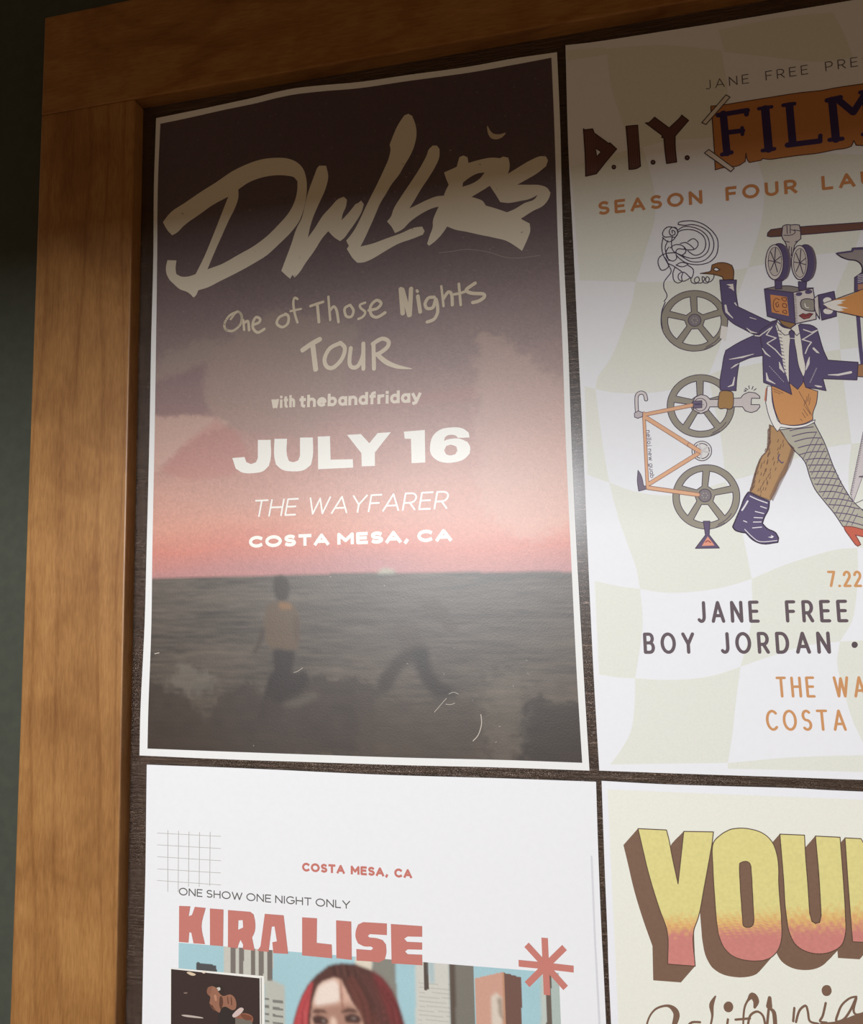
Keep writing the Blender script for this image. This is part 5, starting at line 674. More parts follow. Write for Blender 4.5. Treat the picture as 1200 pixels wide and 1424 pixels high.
["S",50,12,0,0,0.63,[3895,-1874,3863,-1916,3912,-1939,3863,-1965,3903,-2005,3935,-2051]],
["S",50,12,0,0,0.62,[4055,-1904,4095,-1924,4125,-1914,4101,-1929,4058,-1954,4045,-1960,4090,-1980,4070,-2006,4055,-2040]],
["S",50,12,0,0,[0.32,1.04,0.32],[3660,-2040,3730,-2033,3790,-2020]],
["S",50,12,0,0,[0.32,0.96,0.32],[3667,-2092,3691,-2077,3709,-2068]],
["S",50,12,0,0,[0.32,1.11,0.48],[3644,-2197,3671,-2188,3682,-2145]],
["S",50,12,0,0,[0.4,0.95,0.32],[3837,-1992,3853,-2022,3875,-2043]],
["S",50,12,0,0,[0.47,1.41,0.39],[3849,-2134,3853,-2174,3890,-2199]],
["S",50,12,0,0,[0.39,1.57,0.47],[3919,-2078,3925,-2111,3940,-2139]],
["S",50,12,0,0,[0.46,1.55,0.39],[4052,-2133,4065,-2098,4074,-2063]],
["S",50,12,0,0,[1.08,1.08,0.31],[4098,-2015,4116,-2038,4125,-2045]],
["S",50,12,0,0,[0.38,1.07,1.38],[4161,-2170,4211,-2174,4274,-2165]],
["S",50,12,0,0,[0.31,1.08,0.61],[4090,-2224,4109,-2231,4123,-2234]],
["S",50,12,0,0,[1.13,1.3,0.4],[3659,-1725,3663,-1763,3694,-1803]],
["S",50,12,0,0,[0.81,0.4],[3710,-1716,3719,-1732]],
["S",50,12,0,0,[0.32,0.96,0.32],[3763,-1868,3785,-1892,3814,-1901]],
["S",50,12,0,0,[0.48,0.32],[3784,-1808,3816,-1822]],
["S",51,12,1,0,0.39,[3867,-2098,3869,-2100]],
["S",51,12,1,0,0.39,[4104,-2128,4106,-2130]],
["S",51,12,1,0,0.39,[3874,-2107,3876,-2109]],
["S",51,12,1,0,0.39,[4100,-2136,4103,-2137]],
["S",51,12,1,0,0.39,[3880,-2116,3882,-2118]],
["S",51,12,1,0,0.39,[4097,-2143,4099,-2145]],
["S",51,12,1,0,0.39,[3887,-2125,3889,-2128]],
["S",51,12,1,0,0.39,[4093,-2151,4095,-2152]],
["S",51,12,1,0,0.39,[3894,-2134,3895,-2137]],
["S",51,12,1,0,0.39,[4089,-2158,4092,-2160]],
["S",51,12,1,0,0.39,[3900,-2144,3902,-2146]],
["S",51,12,1,0,0.39,[4085,-2166,4088,-2167]],
["S",51,12,1,0,0.39,[3907,-2153,3908,-2155]],
["S",51,12,1,0,0.39,[4082,-2173,4084,-2175]],
["S",51,12,1,0,0.39,[3913,-2162,3915,-2164]],
["S",51,12,1,0,0.39,[4078,-2181,4080,-2182]],
["S",51,12,1,0,0.39,[3920,-2171,3921,-2173]],
["S",51,12,1,0,0.39,[4074,-2188,4077,-2190]],
["S",51,12,1,0,0.39,[3926,-2180,3928,-2182]],
["S",51,12,1,0,0.39,[4071,-2196,4073,-2197]],
["S",51,12,1,0,0.39,[3933,-2189,3934,-2191]],
["S",51,12,1,0,0.39,[4067,-2203,4069,-2205]],
["P",52,4,0,[[4308,-2126,4339,-2123,4394,-2133,4403,-2176,4383,-2202,4303,-2190]]],
["S",25,5,0,1,0.49,[4308,-2126,4339,-2123,4394,-2133,4403,-2176,4383,-2202,4303,-2190]],
["P",53,8,1,[[3606,-2219,3662,-2227,3670,-2260,3664,-2310,3646,-2325,3620,-2318,3600,-2320,3586,-2305,3591,-2262]]],
["S",25,9,1,1,0.4,[3606,-2219,3662,-2227,3670,-2260,3664,-2310,3646,-2325,3620,-2318,3600,-2320,3586,-2305,3591,-2262]]],
"p2:wrench_print":[
["P",54,5,0,[[3546,-2262,3582,-2264,3675,-2265,3708,-2265,3721,-2249,3752,-2235,3787,-2244,3806,-2262,3807,-2275,3764,-2271,3759,-2307,3803,-2310,3804,-2323,3786,-2344,3756,-2351,3727,-2340,3714,-2316,3669,-2313,3543,-2304,3530,-2326,3493,-2340,3457,-2318,3447,-2278,3468,-2243,3499,-2230,3529,-2241]]],
["S",25,6,0,1,0.44,[3546,-2262,3582,-2264,3675,-2265,3708,-2265,3721,-2249,3752,-2235,3787,-2244,3806,-2262,3807,-2275,3764,-2271,3759,-2307,3803,-2310,3804,-2323,3786,-2344,3756,-2351,3727,-2340,3714,-2316,3669,-2313,3543,-2304,3530,-2326,3493,-2340,3457,-2318,3447,-2278,3468,-2243,3499,-2230,3529,-2241]],
["P",55,7,0,[[3454,-2265,3502,-2266,3500,-2306,3455,-2306]]],
["S",25,8,0,1,0.36,[3454,-2265,3502,-2266,3500,-2306,3455,-2306]],
["S",56,9,1,0,0.87,[3465,-2284,3493,-2285]],
["S",25,6,1,0,0.43,[3728,-2230,3740,-2227]],
["S",25,6,1,0,0.43,[3735,-2211,3748,-2221]],
["S",25,6,1,0,0.43,[3754,-2199,3756,-2216]],
["S",25,6,1,0,0.43,[3776,-2204,3769,-2220]],
["S",25,6,1,0,0.43,[3791,-2218,3779,-2227]],
["S",25,6,1,0,0.43,[3729,-2220,3739,-2224]]],
"p2:bicycle_print":[
["S",57,6,0,0,2.38,[3188,-2324,3459,-2286]],
["S",58,7,0,0,1.71,[3188,-2324,3459,-2286]],
["S",57,6,0,0,2.67,[3196,-2343,3474,-2555]],
["S",58,7,0,0,2.0,[3196,-2343,3474,-2555]],
["S",57,6,0,0,1.93,[3184,-2315,3183,-2737]],
["S",58,7,0,0,1.26,[3184,-2315,3183,-2737]],
["S",57,6,0,0,2.45,[3474,-2561,3193,-2725]],
["S",58,7,0,0,1.8,[3474,-2561,3193,-2725]],
["S",57,6,0,0,2.58,[3186,-2747,3451,-2799]],
["S",58,7,0,0,1.75,[3186,-2747,3451,-2799]],
["P",59,4,1,[[3537,-2556,3531,-2580,3515,-2598,3494,-2608,3471,-2606,3451,-2594,3437,-2574,3433,-2550,3440,-2526,3456,-2507,3477,-2498,3500,-2499,3520,-2511,3534,-2531]]],
["S",25,5,1,1,0.43,[3537,-2556,3531,-2580,3515,-2598,3494,-2608,3471,-2606,3451,-2594,3437,-2574,3433,-2550,3440,-2526,3456,-2507,3477,-2498,3500,-2499,3520,-2511,3534,-2531]],
["S",25,6,1,1,0.45,[3525,-2555,3520,-2573,3508,-2588,3492,-2595,3474,-2594,3459,-2585,3449,-2569,3446,-2550,3451,-2532,3463,-2518,3479,-2511,3497,-2512,3512,-2521,3522,-2536]],
["S",57,8,0,0,2.61,[3422,-2515,3474,-2555]],
["S",58,9,0,0,1.95,[3422,-2515,3474,-2555]],
["S",60,8,1,0,1.01,[3486,-2553,3518,-2531]],
["S",60,8,1,0,1.01,[3486,-2553,3522,-2563]],
["S",60,8,1,0,1.01,[3486,-2553,3478,-2593]],
["S",60,8,1,0,1.01,[3486,-2553,3471,-2515]],
["S",25,4,1,0,2.24,[3147,-2303,3147,-2249,3152,-2209,3172,-2194,3194,-2204,3201,-2236]],
["S",61,5,1,0,1.42,[3147,-2303,3147,-2249,3152,-2209,3172,-2194,3194,-2204,3201,-2236]],
["P",62,6,0,[[3132,-2312,3154,-2300,3179,-2312,3176,-2335,3149,-2343,3132,-2334]]],
["S",25,7,0,1,0.41,[3132,-2312,3154,-2300,3179,-2312,3176,-2335,3149,-2343,3132,-2334]],
["P",63,5,0,[[3136,-2644,3150,-2670,3163,-2736,3178,-2736,3178,-2754,3134,-2764,3129,-2710]]],
["S",25,6,0,1,0.36,[3136,-2644,3150,-2670,3163,-2736,3178,-2736,3178,-2754,3134,-2764,3129,-2710]],
["T",64,6,"nelloj new guab","nelloj new guab",[3192,-2416],[3200,-2692],2.49,0.33,0,0,0.14,0.45],
["P",65,6,0,[[3471,-2949,3505,-2950,3497,-3026,3546,-3100,3421,-3098,3478,-3026]]],
["S",25,7,0,1,0.51,[3471,-2949,3505,-2950,3497,-3026,3546,-3100,3421,-3098,3478,-3026]],
["P",66,8,0,[[3489,-3034,3522,-3085,3455,-3086]]],
["S",67,9,1,0,0.62,[3476,-3066,3488,-3058,3502,-3068]]],
"p2:camera_head_print":[
["P",68,2,0,[[3905,-1343,3909,-1323,3927,-1306,3983,-1304,4399,-1324,4442,-1326,4485,-1330,4482,-1365,4439,-1365,4396,-1365,4074,-1356,3925,-1349]]],
["S",25,3,0,1,0.52,[3905,-1343,3909,-1323,3927,-1306,3983,-1304,4399,-1324,4442,-1326,4485,-1330,4482,-1365,4439,-1365,4396,-1365,4074,-1356,3925,-1349]],
["P",69,4,0,[[3989,-1294,4009,-1288,4034,-1293,4054,-1293,4076,-1299,4079,-1328,4078,-1379,4057,-1396,4043,-1414,4023,-1490,4011,-1489,4001,-1409,3995,-1388,3984,-1367]]],
["S",25,5,0,1,0.52,[3989,-1294,4009,-1288,4034,-1293,4054,-1293,4076,-1299,4079,-1328,4078,-1379,4057,-1396,4043,-1414,4023,-1490,4011,-1489,4001,-1409,3995,-1388,3984,-1367]],
["S",25,6,1,0,0.43,[4011,-1294,4010,-1342]],
["S",25,6,1,0,0.43,[4029,-1293,4025,-1341]],
["S",25,6,1,0,0.43,[3990,-1348,4025,-1352,4045,-1346,4051,-1330,4032,-1322]],
["S",25,6,1,0,0.43,[4047,-1324,4076,-1333]],
["S",25,6,1,0,0.43,[3995,-1385,4017,-1391]],
["S",25,6,1,0,0.42,[4047,-1394,4062,-1391]],
["S",25,6,1,0,0.43,[4015,-1416,4010,-1460]],
["S",25,6,1,0,0.42,[4027,-1423,4022,-1473]],
["P",33,5,1,[[4016,-1512,4007,-1559,3988,-1595,3963,-1614,3937,-1611,3915,-1587,3901,-1547,3898,-1498,3907,-1450,3926,-1414,3951,-1395,3977,-1398,3999,-1423,4013,-1463]]],
["S",25,6,1,1,0.51,[4016,-1512,4007,-1559,3988,-1595,3963,-1614,3937,-1611,3915,-1587,3901,-1547,3898,-1498,3907,-1450,3926,-1414,3951,-1395,3977,-1398,3999,-1423,4013,-1463]],
["P",70,7,1,[[4018,-1512,4011,-1555,3999,-1589,3983,-1606,3968,-1604,3955,-1584,3947,-1548,3946,-1504,3953,-1460,3965,-1426,3980,-1409,3996,-1411,4009,-1432,4017,-1468]]],
["P",33,8,1,[[4007,-1511,4000,-1555,3986,-1591,3969,-1609,3952,-1607,3937,-1585,3928,-1547,3927,-1501,3934,-1456,3948,-1421,3965,-1402,3983,-1405,3997,-1427,4006,-1465]]],
["P",71,9,1,[[3978,-1506,3971,-1549,3956,-1583,3936,-1600,3916,-1598,3899,-1576,3888,-1540,3886,-1495,3894,-1451,3909,-1417,3929,-1400,3949,-1402,3966,-1424,3976,-1461]]],
["S",25,10,1,1,0.51,[3978,-1506,3971,-1549,3956,-1583,3936,-1600,3916,-1598,3899,-1576,3888,-1540,3886,-1495,3894,-1451,3909,-1417,3929,-1400,3949,-1402,3966,-1424,3976,-1461]],
["P",72,10,1,[[3970,-1501,3964,-1537,3953,-1565,3938,-1579,3922,-1577,3909,-1560,3901,-1529,3900,-1493,3906,-1456,3918,-1428,3933,-1414,3948,-1416,3961,-1434,3969,-1464]]],
["S",25,11,1,1,0.32,[3970,-1501,3964,-1537,3953,-1565,3938,-1579,3922,-1577,3909,-1560,3901,-1529,3900,-1493,3906,-1456,3918,-1428,3933,-1414,3948,-1416,3961,-1434,3969,-1464]],
["P",33,5,1,[[4146,-1530,4138,-1575,4120,-1610,4097,-1628,4073,-1626,4053,-1603,4041,-1564,4039,-1517,4047,-1471,4065,-1436,4088,-1418,4112,-1421,4132,-1444,4144,-1483]]],
["S",25,6,1,1,0.51,[4146,-1530,4138,-1575,4120,-1610,4097,-1628,4073,-1626,4053,-1603,4041,-1564,4039,-1517,4047,-1471,4065,-1436,4088,-1418,4112,-1421,4132,-1444,4144,-1483]],
["P",70,7,1,[[4147,-1530,4141,-1572,4129,-1605,4113,-1622,4098,-1621,4085,-1600,4077,-1565,4077,-1522,4083,-1479,4095,-1446,4111,-1428,4127,-1430,4139,-1451,4147,-1487]]],
["P",33,8,1,[[4136,-1528,4129,-1573,4116,-1607,4099,-1625,4082,-1623,4067,-1602,4059,-1565,4058,-1519,4065,-1475,4078,-1440,4096,-1422,4113,-1424,4127,-1446,4136,-1483]]],
["P",71,9,1,[[4104,-1522,4097,-1564,4083,-1597,4065,-1614,4046,-1612,4031,-1591,4021,-1556,4020,-1512,4027,-1470,4041,-1436,4059,-1419,4078,-1422,4094,-1443,4103,-1479]]],
["S",25,10,1,1,0.51,[4104,-1522,4097,-1564,4083,-1597,4065,-1614,4046,-1612,4031,-1591,4021,-1556,4020,-1512,4027,-1470,4041,-1436,4059,-1419,4078,-1422,4094,-1443,4103,-1479]],
["P",73,10,1,[[4095,-1524,4090,-1559,4079,-1587,4065,-1602,4050,-1600,4038,-1583,4031,-1553,4031,-1516,4036,-1480,4047,-1452,4061,-1438,4076,-1439,4088,-1457,4095,-1487]]],
["S",25,11,1,1,0.31,[4095,-1524,4090,-1559,4079,-1587,4065,-1602,4050,-1600,4038,-1583,4031,-1553,4031,-1516,4036,-1480,4047,-1452,4061,-1438,4076,-1439,4088,-1457,4095,-1487]],
["S",74,12,1,0,0.49,[3933,-1496,3965,-1472]],
["S",74,12,1,0,0.49,[3933,-1496,3962,-1511]],
["S",74,12,1,0,0.49,[3933,-1496,3944,-1559]],
["S",74,12,1,0,0.49,[3933,-1496,3909,-1544]],
["S",74,12,1,0,0.49,[3933,-1496,3902,-1488]],
["S",74,12,1,0,0.49,[3933,-1496,3916,-1438]],
["S",74,12,1,0,0.49,[3933,-1496,3943,-1418]],
["S",74,12,1,0,0.48,[4063,-1520,4095,-1496]],
["S",74,12,1,0,0.48,[4063,-1520,4092,-1534]],
["S",74,12,1,0,0.48,[4063,-1520,4074,-1583]],
["S",74,12,1,0,0.48,[4063,-1520,4040,-1568]],
["S",74,12,1,0,0.48,[4063,-1520,4033,-1512]],
["S",74,12,1,0,0.48,[4063,-1520,4047,-1462]],
["S",74,12,1,0,0.48,[4063,-1520,4073,-1443]],
["P",33,8,0,[[3928,-1605,3963,-1609,3959,-1659,3927,-1656]]],
["S",25,9,0,1,0.51,[3928,-1605,3963,-1609,3959,-1659,3927,-1656]],
["P",33,8,0,[[4048,-1627,4090,-1632,4082,-1681,4047,-1677]]],
["S",25,9,0,1,0.51,[4048,-1627,4090,-1632,4082,-1681,4047,-1677]],
["P",75,6,0,[[3870,-1650,3931,-1642,3995,-1645,4063,-1665,4122,-1671,4017,-1688]]],
["S",25,7,0,1,0.52,[3870,-1650,3931,-1642,3995,-1645,4063,-1665,4122,-1671,4017,-1688]],
["P",33,10,0,[[3870,-1650,4017,-1687,4015,-1865,3943,-1838,3875,-1809]]],
["S",25,11,0,1,0.52,[3870,-1650,4017,-1687,4015,-1865,3943,-1838,3875,-1809]],
["P",76,12,0,[[3898,-1686,3983,-1709,3986,-1820,3899,-1789]]],
["S",77,14,1,0,0.42,[3943,-1722,3926,-1711,3912,-1730,3910,-1763,3921,-1786,3936,-1788]],
["S",77,14,1,0,0.42,[3936,-1735,3923,-1742,3928,-1762,3937,-1757,3936,-1746]],
["S",77,14,1,0,0.42,[3956,-1712,3978,-1714,3975,-1733,3958,-1723,3956,-1712]],
["S",77,14,1,0,0.42,[3959,-1745,3976,-1750,3975,-1769,3958,-1762,3959,-1745]],
["S",77,14,1,0,0.42,[3954,-1795,3975,-1805,3973,-1786,3961,-1785,3954,-1795]],
["P",78,10,0,[[4017,-1687,4119,-1674,4123,-1724,4124,-1851,4015,-1867]]],
["S",25,11,0,1,0.51,[4017,-1687,4119,-1674,4123,-1724,4124,-1851,4015,-1867]],
["S",25,12,1,0,0.24,[4019,-1702,4031,-1701]],
["S",25,12,1,0,0.24,[4019,-1711,4031,-1710]],
["S",25,12,1,0,0.24,[4018,-1720,4031,-1719]],
["S",25,12,1,0,0.24,[4018,-1729,4031,-1728]],
["S",25,12,1,0,0.24,[4018,-1738,4031,-1737]],
["S",25,12,1,0,0.24,[4018,-1747,4030,-1747]],
["S",25,12,1,0,0.24,[4018,-1757,4030,-1756]],
["S",25,12,1,0,0.24,[4018,-1766,4030,-1765]],
["S",25,12,1,0,0.24,[4018,-1775,4030,-1774]],
["S",25,12,1,0,0.24,[4018,-1784,4030,-1783]],
["S",25,12,1,0,0.24,[4017,-1793,4030,-1792]],
["S",25,12,1,0,0.24,[4017,-1802,4030,-1801]],
["S",25,12,1,0,0.24,[4017,-1811,4030,-1810]],
["S",25,12,1,0,0.24,[4017,-1820,4029,-1819]],
["S",25,12,1,0,0.24,[4017,-1830,4029,-1829]],
["S",25,12,1,0,0.24,[4017,-1839,4029,-1838]],
["S",25,12,1,0,0.24,[4017,-1848,4029,-1847]],
["S",25,12,1,0,0.24,[4017,-1857,4029,-1856]],
["P",33,12,1,[[4063,-1698,4061,-1703,4057,-1707,4050,-1710,4043,-1710,4036,-1708,4031,-1705,4029,-1700,4031,-1695,4035,-1691,4042,-1689,4049,-1688,4056,-1690,4061,-1693]]],
["P",33,12,1,[[4114,-1692,4112,-1697,4107,-1701,4100,-1703,4092,-1704,4084,-1701,4079,-1697,4077,-1692,4079,-1686,4084,-1682,4091,-1680,4100,-1680,4107,-1682,4112,-1686]]],
["P",79,12,0,[[4050,-1752,4056,-1736,4073,-1730,4122,-1740,4117,-1806,4074,-1796,4053,-1780]]],
["S",25,13,0,1,0.51,[4050,-1752,4056,-1736,4073,-1730,4122,-1740,4117,-1806,4074,-1796,4053,-1780]],
["S",80,14,1,0,0.54,[4072,-1757,4075,-1777,4089,-1782]],
["P",81,12,0,[[4038,-1823,4058,-1812,4072,-1818,4092,-1814,4109,-1820,4088,-1841,4061,-1845]]],
["S",82,13,0,1,0.39,[4038,-1823,4058,-1812,4072,-1818,4092,-1814,4109,-1820,4088,-1841,4061,-1845]],
["S",83,14,1,0,0.3,[4045,-1825,4072,-1827,4101,-1822]],
["P",78,12,0,[[4120,-1732,4143,-1715,4141,-1852,4123,-1809]]],
["S",25,13,0,1,0.5,[4120,-1732,4143,-1715,4141,-1852,4123,-1809]],
["P",33,12,0,[[4143,-1715,4224,-1702,4228,-1762,4226,-1844,4152,-1859]]],
["S",25,13,0,1,0.5,[4143,-1715,4224,-1702,4228,-1762,4226,-1844,4152,-1859]],
["P",84,14,1,[[4208,-1754,4205,-1761,4199,-1767,4190,-1770,4181,-1769,4172,-1765,4167,-1758,4165,-1749,4168,-1741,4174,-1736,4183,-1733,4193,-1734,4201,-1738,4206,-1745]]],
["P",84,14,1,[[4210,-1814,4207,-1821,4200,-1827,4190,-1829,4179,-1828,4170,-1824,4164,-1817,4162,-1809,4165,-1802,4172,-1797,4182,-1794,4192,-1795,4202,-1800,4208,-1806]]],
["P",85,16,0,[[4163,-1769,4223,-1751,4272,-1740,4331,-1721,4370,-1706,4419,-1692,4404,-1884,4359,-1863,4293,-1843,4233,-1818,4209,-1810]]],
["P",86,17,0,[[4163,-1769,4223,-1754,4280,-1757,4251,-1767,4265,-1774,4230,-1782,4291,-1807,4248,-1802,4266,-1816,4228,-1817,4195,-1797]]],
["S",25,18,0,0,0.41,[4166,-1766,4223,-1749,4370,-1705,4419,-1691]],
["S",25,18,0,0,0.41,[4164,-1790,4233,-1819,4358,-1864,4404,-1885]],
["P",87,2,0,[[4252,-1486,4329,-1482,4335,-1466,4388,-1469,4431,-1475,4419,-1624,4373,-1608,4375,-1581,4365,-1555,4345,-1538,4311,-1529,4274,-1508]]],
["S",25,3,0,1,0.7,[4252,-1486,4329,-1482,4335,-1466,4388,-1469,4431,-1475,4419,-1624,4373,-1608,4375,-1581,4365,-1555,4345,-1538,4311,-1529,4274,-1508]],
["S",33,4,0,0,1.07,[4259,-1486,4332,-1483,4340,-1472,4388,-1475,4430,-1480]],
["P",33,3,0,[[4333,-1634,4373,-1608,4420,-1619,4412,-1722,4327,-1713]]],
["S",25,4,0,1,0.5,[4333,-1634,4373,-1608,4420,-1619,4412,-1722,4327,-1713]],
["S",88,5,1,0,0.35,[4350,-1625,4384,-1621]],
["S",88,5,1,0,0.35,[4349,-1634,4383,-1631]],
["S",88,5,1,0,0.35,[4349,-1644,4382,-1641]],
["S",88,5,1,0,0.35,[4348,-1654,4382,-1651]],
["S",88,5,1,0,0.35,[4347,-1664,4381,-1660]],
["P",89,5,0,[[4346,-1674,4416,-1673,4413,-1714,4344,-1706]]],
["S",33,3,1,0,1.97,[4334,-1855,4333,-2017,4336,-2118]],
["S",33,3,1,0,1.07,[4334,-1852,4337,-1973,4337,-2114]],
["P",90,3,0,[[4311,-2497,4353,-2460,4340,-2631,4293,-2734,4236,-2872,4224,-2829]]],
["S",91,4,0,1,0.3,[4311,-2497,4353,-2460,4340,-2631,4293,-2734,4236,-2872,4224,-2829]],
["S",92,5,1,0,0.29,[4306,-2520,4313,-2521]],
["S",92,5,1,0,0.29,[4303,-2529,4311,-2531]],
["S",92,5,1,0,0.29,[4301,-2539,4308,-2540]],
["S",92,5,1,0,0.29,[4298,-2548,4306,-2550]],
["S",92,5,1,0,0.29,[4296,-2558,4303,-2559]],
["S",92,5,1,0,0.29,[4293,-2567,4301,-2569]],
["S",92,5,1,0,0.29,[4291,-2576,4298,-2578]],
["S",92,5,1,0,0.29,[4288,-2586,4296,-2588]],
["S",92,5,1,0,0.29,[4286,-2595,4293,-2597]],
["S",92,5,1,0,0.29,[4283,-2605,4291,-2607]],
["S",92,5,1,0,0.29,[4281,-2614,4289,-2616]],
["S",92,5,1,0,0.29,[4278,-2624,4286,-2625]],
["S",92,5,1,0,0.29,[4276,-2633,4284,-2635]],
["S",92,5,1,0,0.29,[4274,-2643,4281,-2644]],
["S",92,5,1,0,0.29,[4271,-2652,4279,-2654]],
["S",92,5,1,0,0.29,[4269,-2661,4276,-2663]],
["S",92,5,1,0,0.29,[4266,-2671,4274,-2673]],
["S",92,5,1,0,0.29,[4264,-2680,4271,-2682]],
["S",92,5,1,0,0.29,[4261,-2690,4269,-2692]],
["S",92,5,1,0,0.29,[4259,-2699,4266,-2701]],
["S",92,5,1,0,0.29,[4256,-2709,4264,-2710]],
["S",92,5,1,0,0.29,[4254,-2718,4261,-2720]],
["S",92,5,1,0,0.29,[4251,-2728,4259,-2729]],
["S",92,5,1,0,0.29,[4249,-2737,4256,-2739]],
["S",92,5,1,0,0.29,[4246,-2746,4254,-2748]],
["S",92,5,1,0,0.29,[4244,-2756,4251,-2757]],
["S",92,5,1,0,0.29,[4241,-2765,4249,-2767]],
["S",92,5,1,0,0.29,[4239,-2775,4246,-2776]],
["S",92,5,1,0,0.29,[4236,-2784,4244,-2786]],
["S",92,5,1,0,0.29,[4234,-2793,4242,-2795]],
["S",92,5,1,0,0.29,[4231,-2803,4239,-2804]],
["S",92,5,1,0,0.29,[4229,-2812,4237,-2814]],
["S",92,5,1,0,0.29,[4227,-2822,4234,-2823]],
["S",92,5,1,0,0.29,[4224,-2831,4232,-2833]],
["S",93,4,1,0,0.43,[4234,-2885,4257,-2876,4311,-2852]],
["S",93,4,1,0,0.43,[4263,-2909,4311,-2930]],
["S",70,6,1,0,0.86,[4276,-2739,4332,-2739]]],
"p2:details_lettering":[
["T",94,3,"7.22","7.22",[4078,-3325],[4245,-3328],8.78,1.34,0,1,0.2,0.55],
["T",95,3,"JANE FREE","JANE FREE",[3408,-3509],[4166,-3512],11.97,1.76,0,1,0.42,0.85],
["T",95,3,"BOY JORDAN","BOY JORDAN",[3117,-3677],[4070,-3676],11.75,1.79,0,1,0.42,0.85],
["P",96,3,1,[[4201,-3629,4199,-3636,4194,-3642,4188,-3645,4181,-3645,4175,-3642,4172,-3636,4171,-3629,4173,-3622,4177,-3616,4184,-3613,4191,-3613,4196,-3616,4200,-3622]]],
["T",97,3,"THE W","THE WAYFARER",[3789,-3907],[4144,-3902],11.06,1.37,0,1,0.36,0.62],
["T",97,3,"COSTA","COSTA MESA",[3727,-4081],[4117,-4073],10.99,1.37,0,1,0.36,0.62]],
"p3:grid_print":[
["S",98,2,0,0,0.35,[134,-4784,568,-4780]],
["S",98,2,0,0,0.35,[135,-4855,568,-4852]],
["S",98,2,0,0,0.35,[136,-4926,568,-4924]],
["S",98,2,0,0,0.35,[137,-4999,568,-4996]],
["S",98,2,0,0,0.35,[138,-5068,568,-5066]],
["S",98,2,0,0,0.35,[207,-4763,211,-5129]],
["S",98,2,0,0,0.35,[281,-4765,282,-5124]],
["S",98,2,0,0,0.35,[353,-4765,352,-5090]],
["S",98,2,0,0,0.35,[425,-4763,424,-5086]],
["S",98,2,0,0,0.35,[497,-4759,495,-5075]]],
"p3:border_line_print":[
["S",99,2,0,0,1.06,[2785,-4777,2784,-5205,2789,-5642]],
["S",99,2,0,0,1.03,[2787,-5642,2788,-5880]]],
"p3:lettering":[
["T",100,2,"COSTA MESA, CA","COSTA MESA, CA",[1094,-4956],[1767,-4956],5.06,1.3,0,0,0.13,0.6],
["T",101,2,"ONE SHOW ONE NIGHT ONLY","ONE SHOW ONE NIGHT ONLY",[287,-5145],[1391,-5150],4.55,0.63,0,0,0.13,0.4],
["P",102,4,0,[[290,-5208,366,-5205,355,-5263,377,-5255,396,-5206,469,-5207,442,-5316,465,-5418,389,-5419,374,-5359,360,-5357,355,-5418,291,-5419]]],
["P",102,4,0,[[497,-5208,587,-5208,585,-5420,499,-5421]]],
["P",102,4,0,[[617,-5209,762,-5209,784,-5223,793,-5259,791,-5321,774,-5356,791,-5429,713,-5427,716,-5401,699,-5374,685,-5406,681,-5424,617,-5422],[685,-5264,713,-5260,716,-5302,683,-5318]]],
["P",102,4,0,[[856,-5214,976,-5214,1004,-5430,910,-5433,904,-5372,933,-5365,918,-5281,900,-5285,880,-5429,807,-5428,828,-5401]]],
["P",102,4,0,[[1093,-5217,1186,-5216,1183,-5354,1276,-5356,1278,-5432,1092,-5431]]],
["P",102,4,0,[[1304,-5219,1397,-5219,1398,-5431,1304,-5429]]],
["P",102,4,0,[[1612,-5214,1469,-5217,1438,-5233,1424,-5269,1423,-5307,1437,-5337,1474,-5350,1516,-5348,1528,-5356,1515,-5368,1426,-5369,1427,-5432,1521,-5430,1562,-5430,1597,-5411,1607,-5373,1605,-5330,1585,-5307,1551,-5300,1506,-5299,1496,-5292,1510,-5280,1611,-5278]]],
["P",102,4,0,[[1636,-5215,1821,-5213,1820,-5271,1734,-5276,1714,-5290,1730,-5305,1819,-5302,1818,-5341,1733,-5346,1718,-5359,1732,-5372,1818,-5368,1818,-5425,1637,-5430]]]],
"p3:star_print":[
["S",103,4,2,0,3.54,[2514,-5369,2513,-5223]],
["S",103,4,2,0,3.54,[2514,-5369,2619,-5265]],
["S",103,4,2,0,3.54,[2514,-5369,2664,-5373]],
["S",103,4,2,0,3.54,[2514,-5369,2617,-5474]],
["S",103,4,2,0,3.54,[2514,-5369,2515,-5520]],
["S",103,4,2,0,3.54,[2514,-5369,2408,-5475]],
["S",103,4,2,0,3.54,[2514,-5369,2365,-5368]],
["S",103,4,2,0,3.54,[2514,-5369,2412,-5267]]],
"p4:background_print":[
["P",104,1,0,[[2886,-4416,5586,-4422,5586,-8620,2896,-8620]]]],
"p4:title_lettering":[
["P",105,2,0,[[2958,-4707,3108,-4706,3116,-4748,3130,-4835,3153,-4980,3176,-4839,3197,-4709,3350,-4703,3338,-4767,3285,-4993,3246,-5149,3223,-5209,3219,-5392,3079,-5394,3084,-5220,3052,-5121,3004,-4944,2974,-4788]]],
["P",105,2.0,0,[[3039,-4616,3187,-4616,3108,-4706,2958,-4707]]],
["P",105,2.35,0,[[3187,-4616,3196,-4658,3116,-4748,3108,-4706]]],
["P",105,2.7,0,[[3196,-4658,3208,-4745,3130,-4835,3116,-4748]]],
["P",105,3.05,0,[[3208,-4745,3232,-4891,3153,-4980,3130,-4835]]],
["P",105,3.4,0,[[3232,-4891,3255,-4749,3176,-4839,3153,-4980]]],
["P",105,3.75,0,[[3255,-4749,3276,-4619,3197,-4709,3176,-4839]]],
["P",105,4.1,0,[[3276,-4619,3427,-4614,3350,-4703,3197,-4709]]],
["P",105,4.449999999999999,0,[[3427,-4614,3416,-4678,3338,-4767,3350,-4703]]],
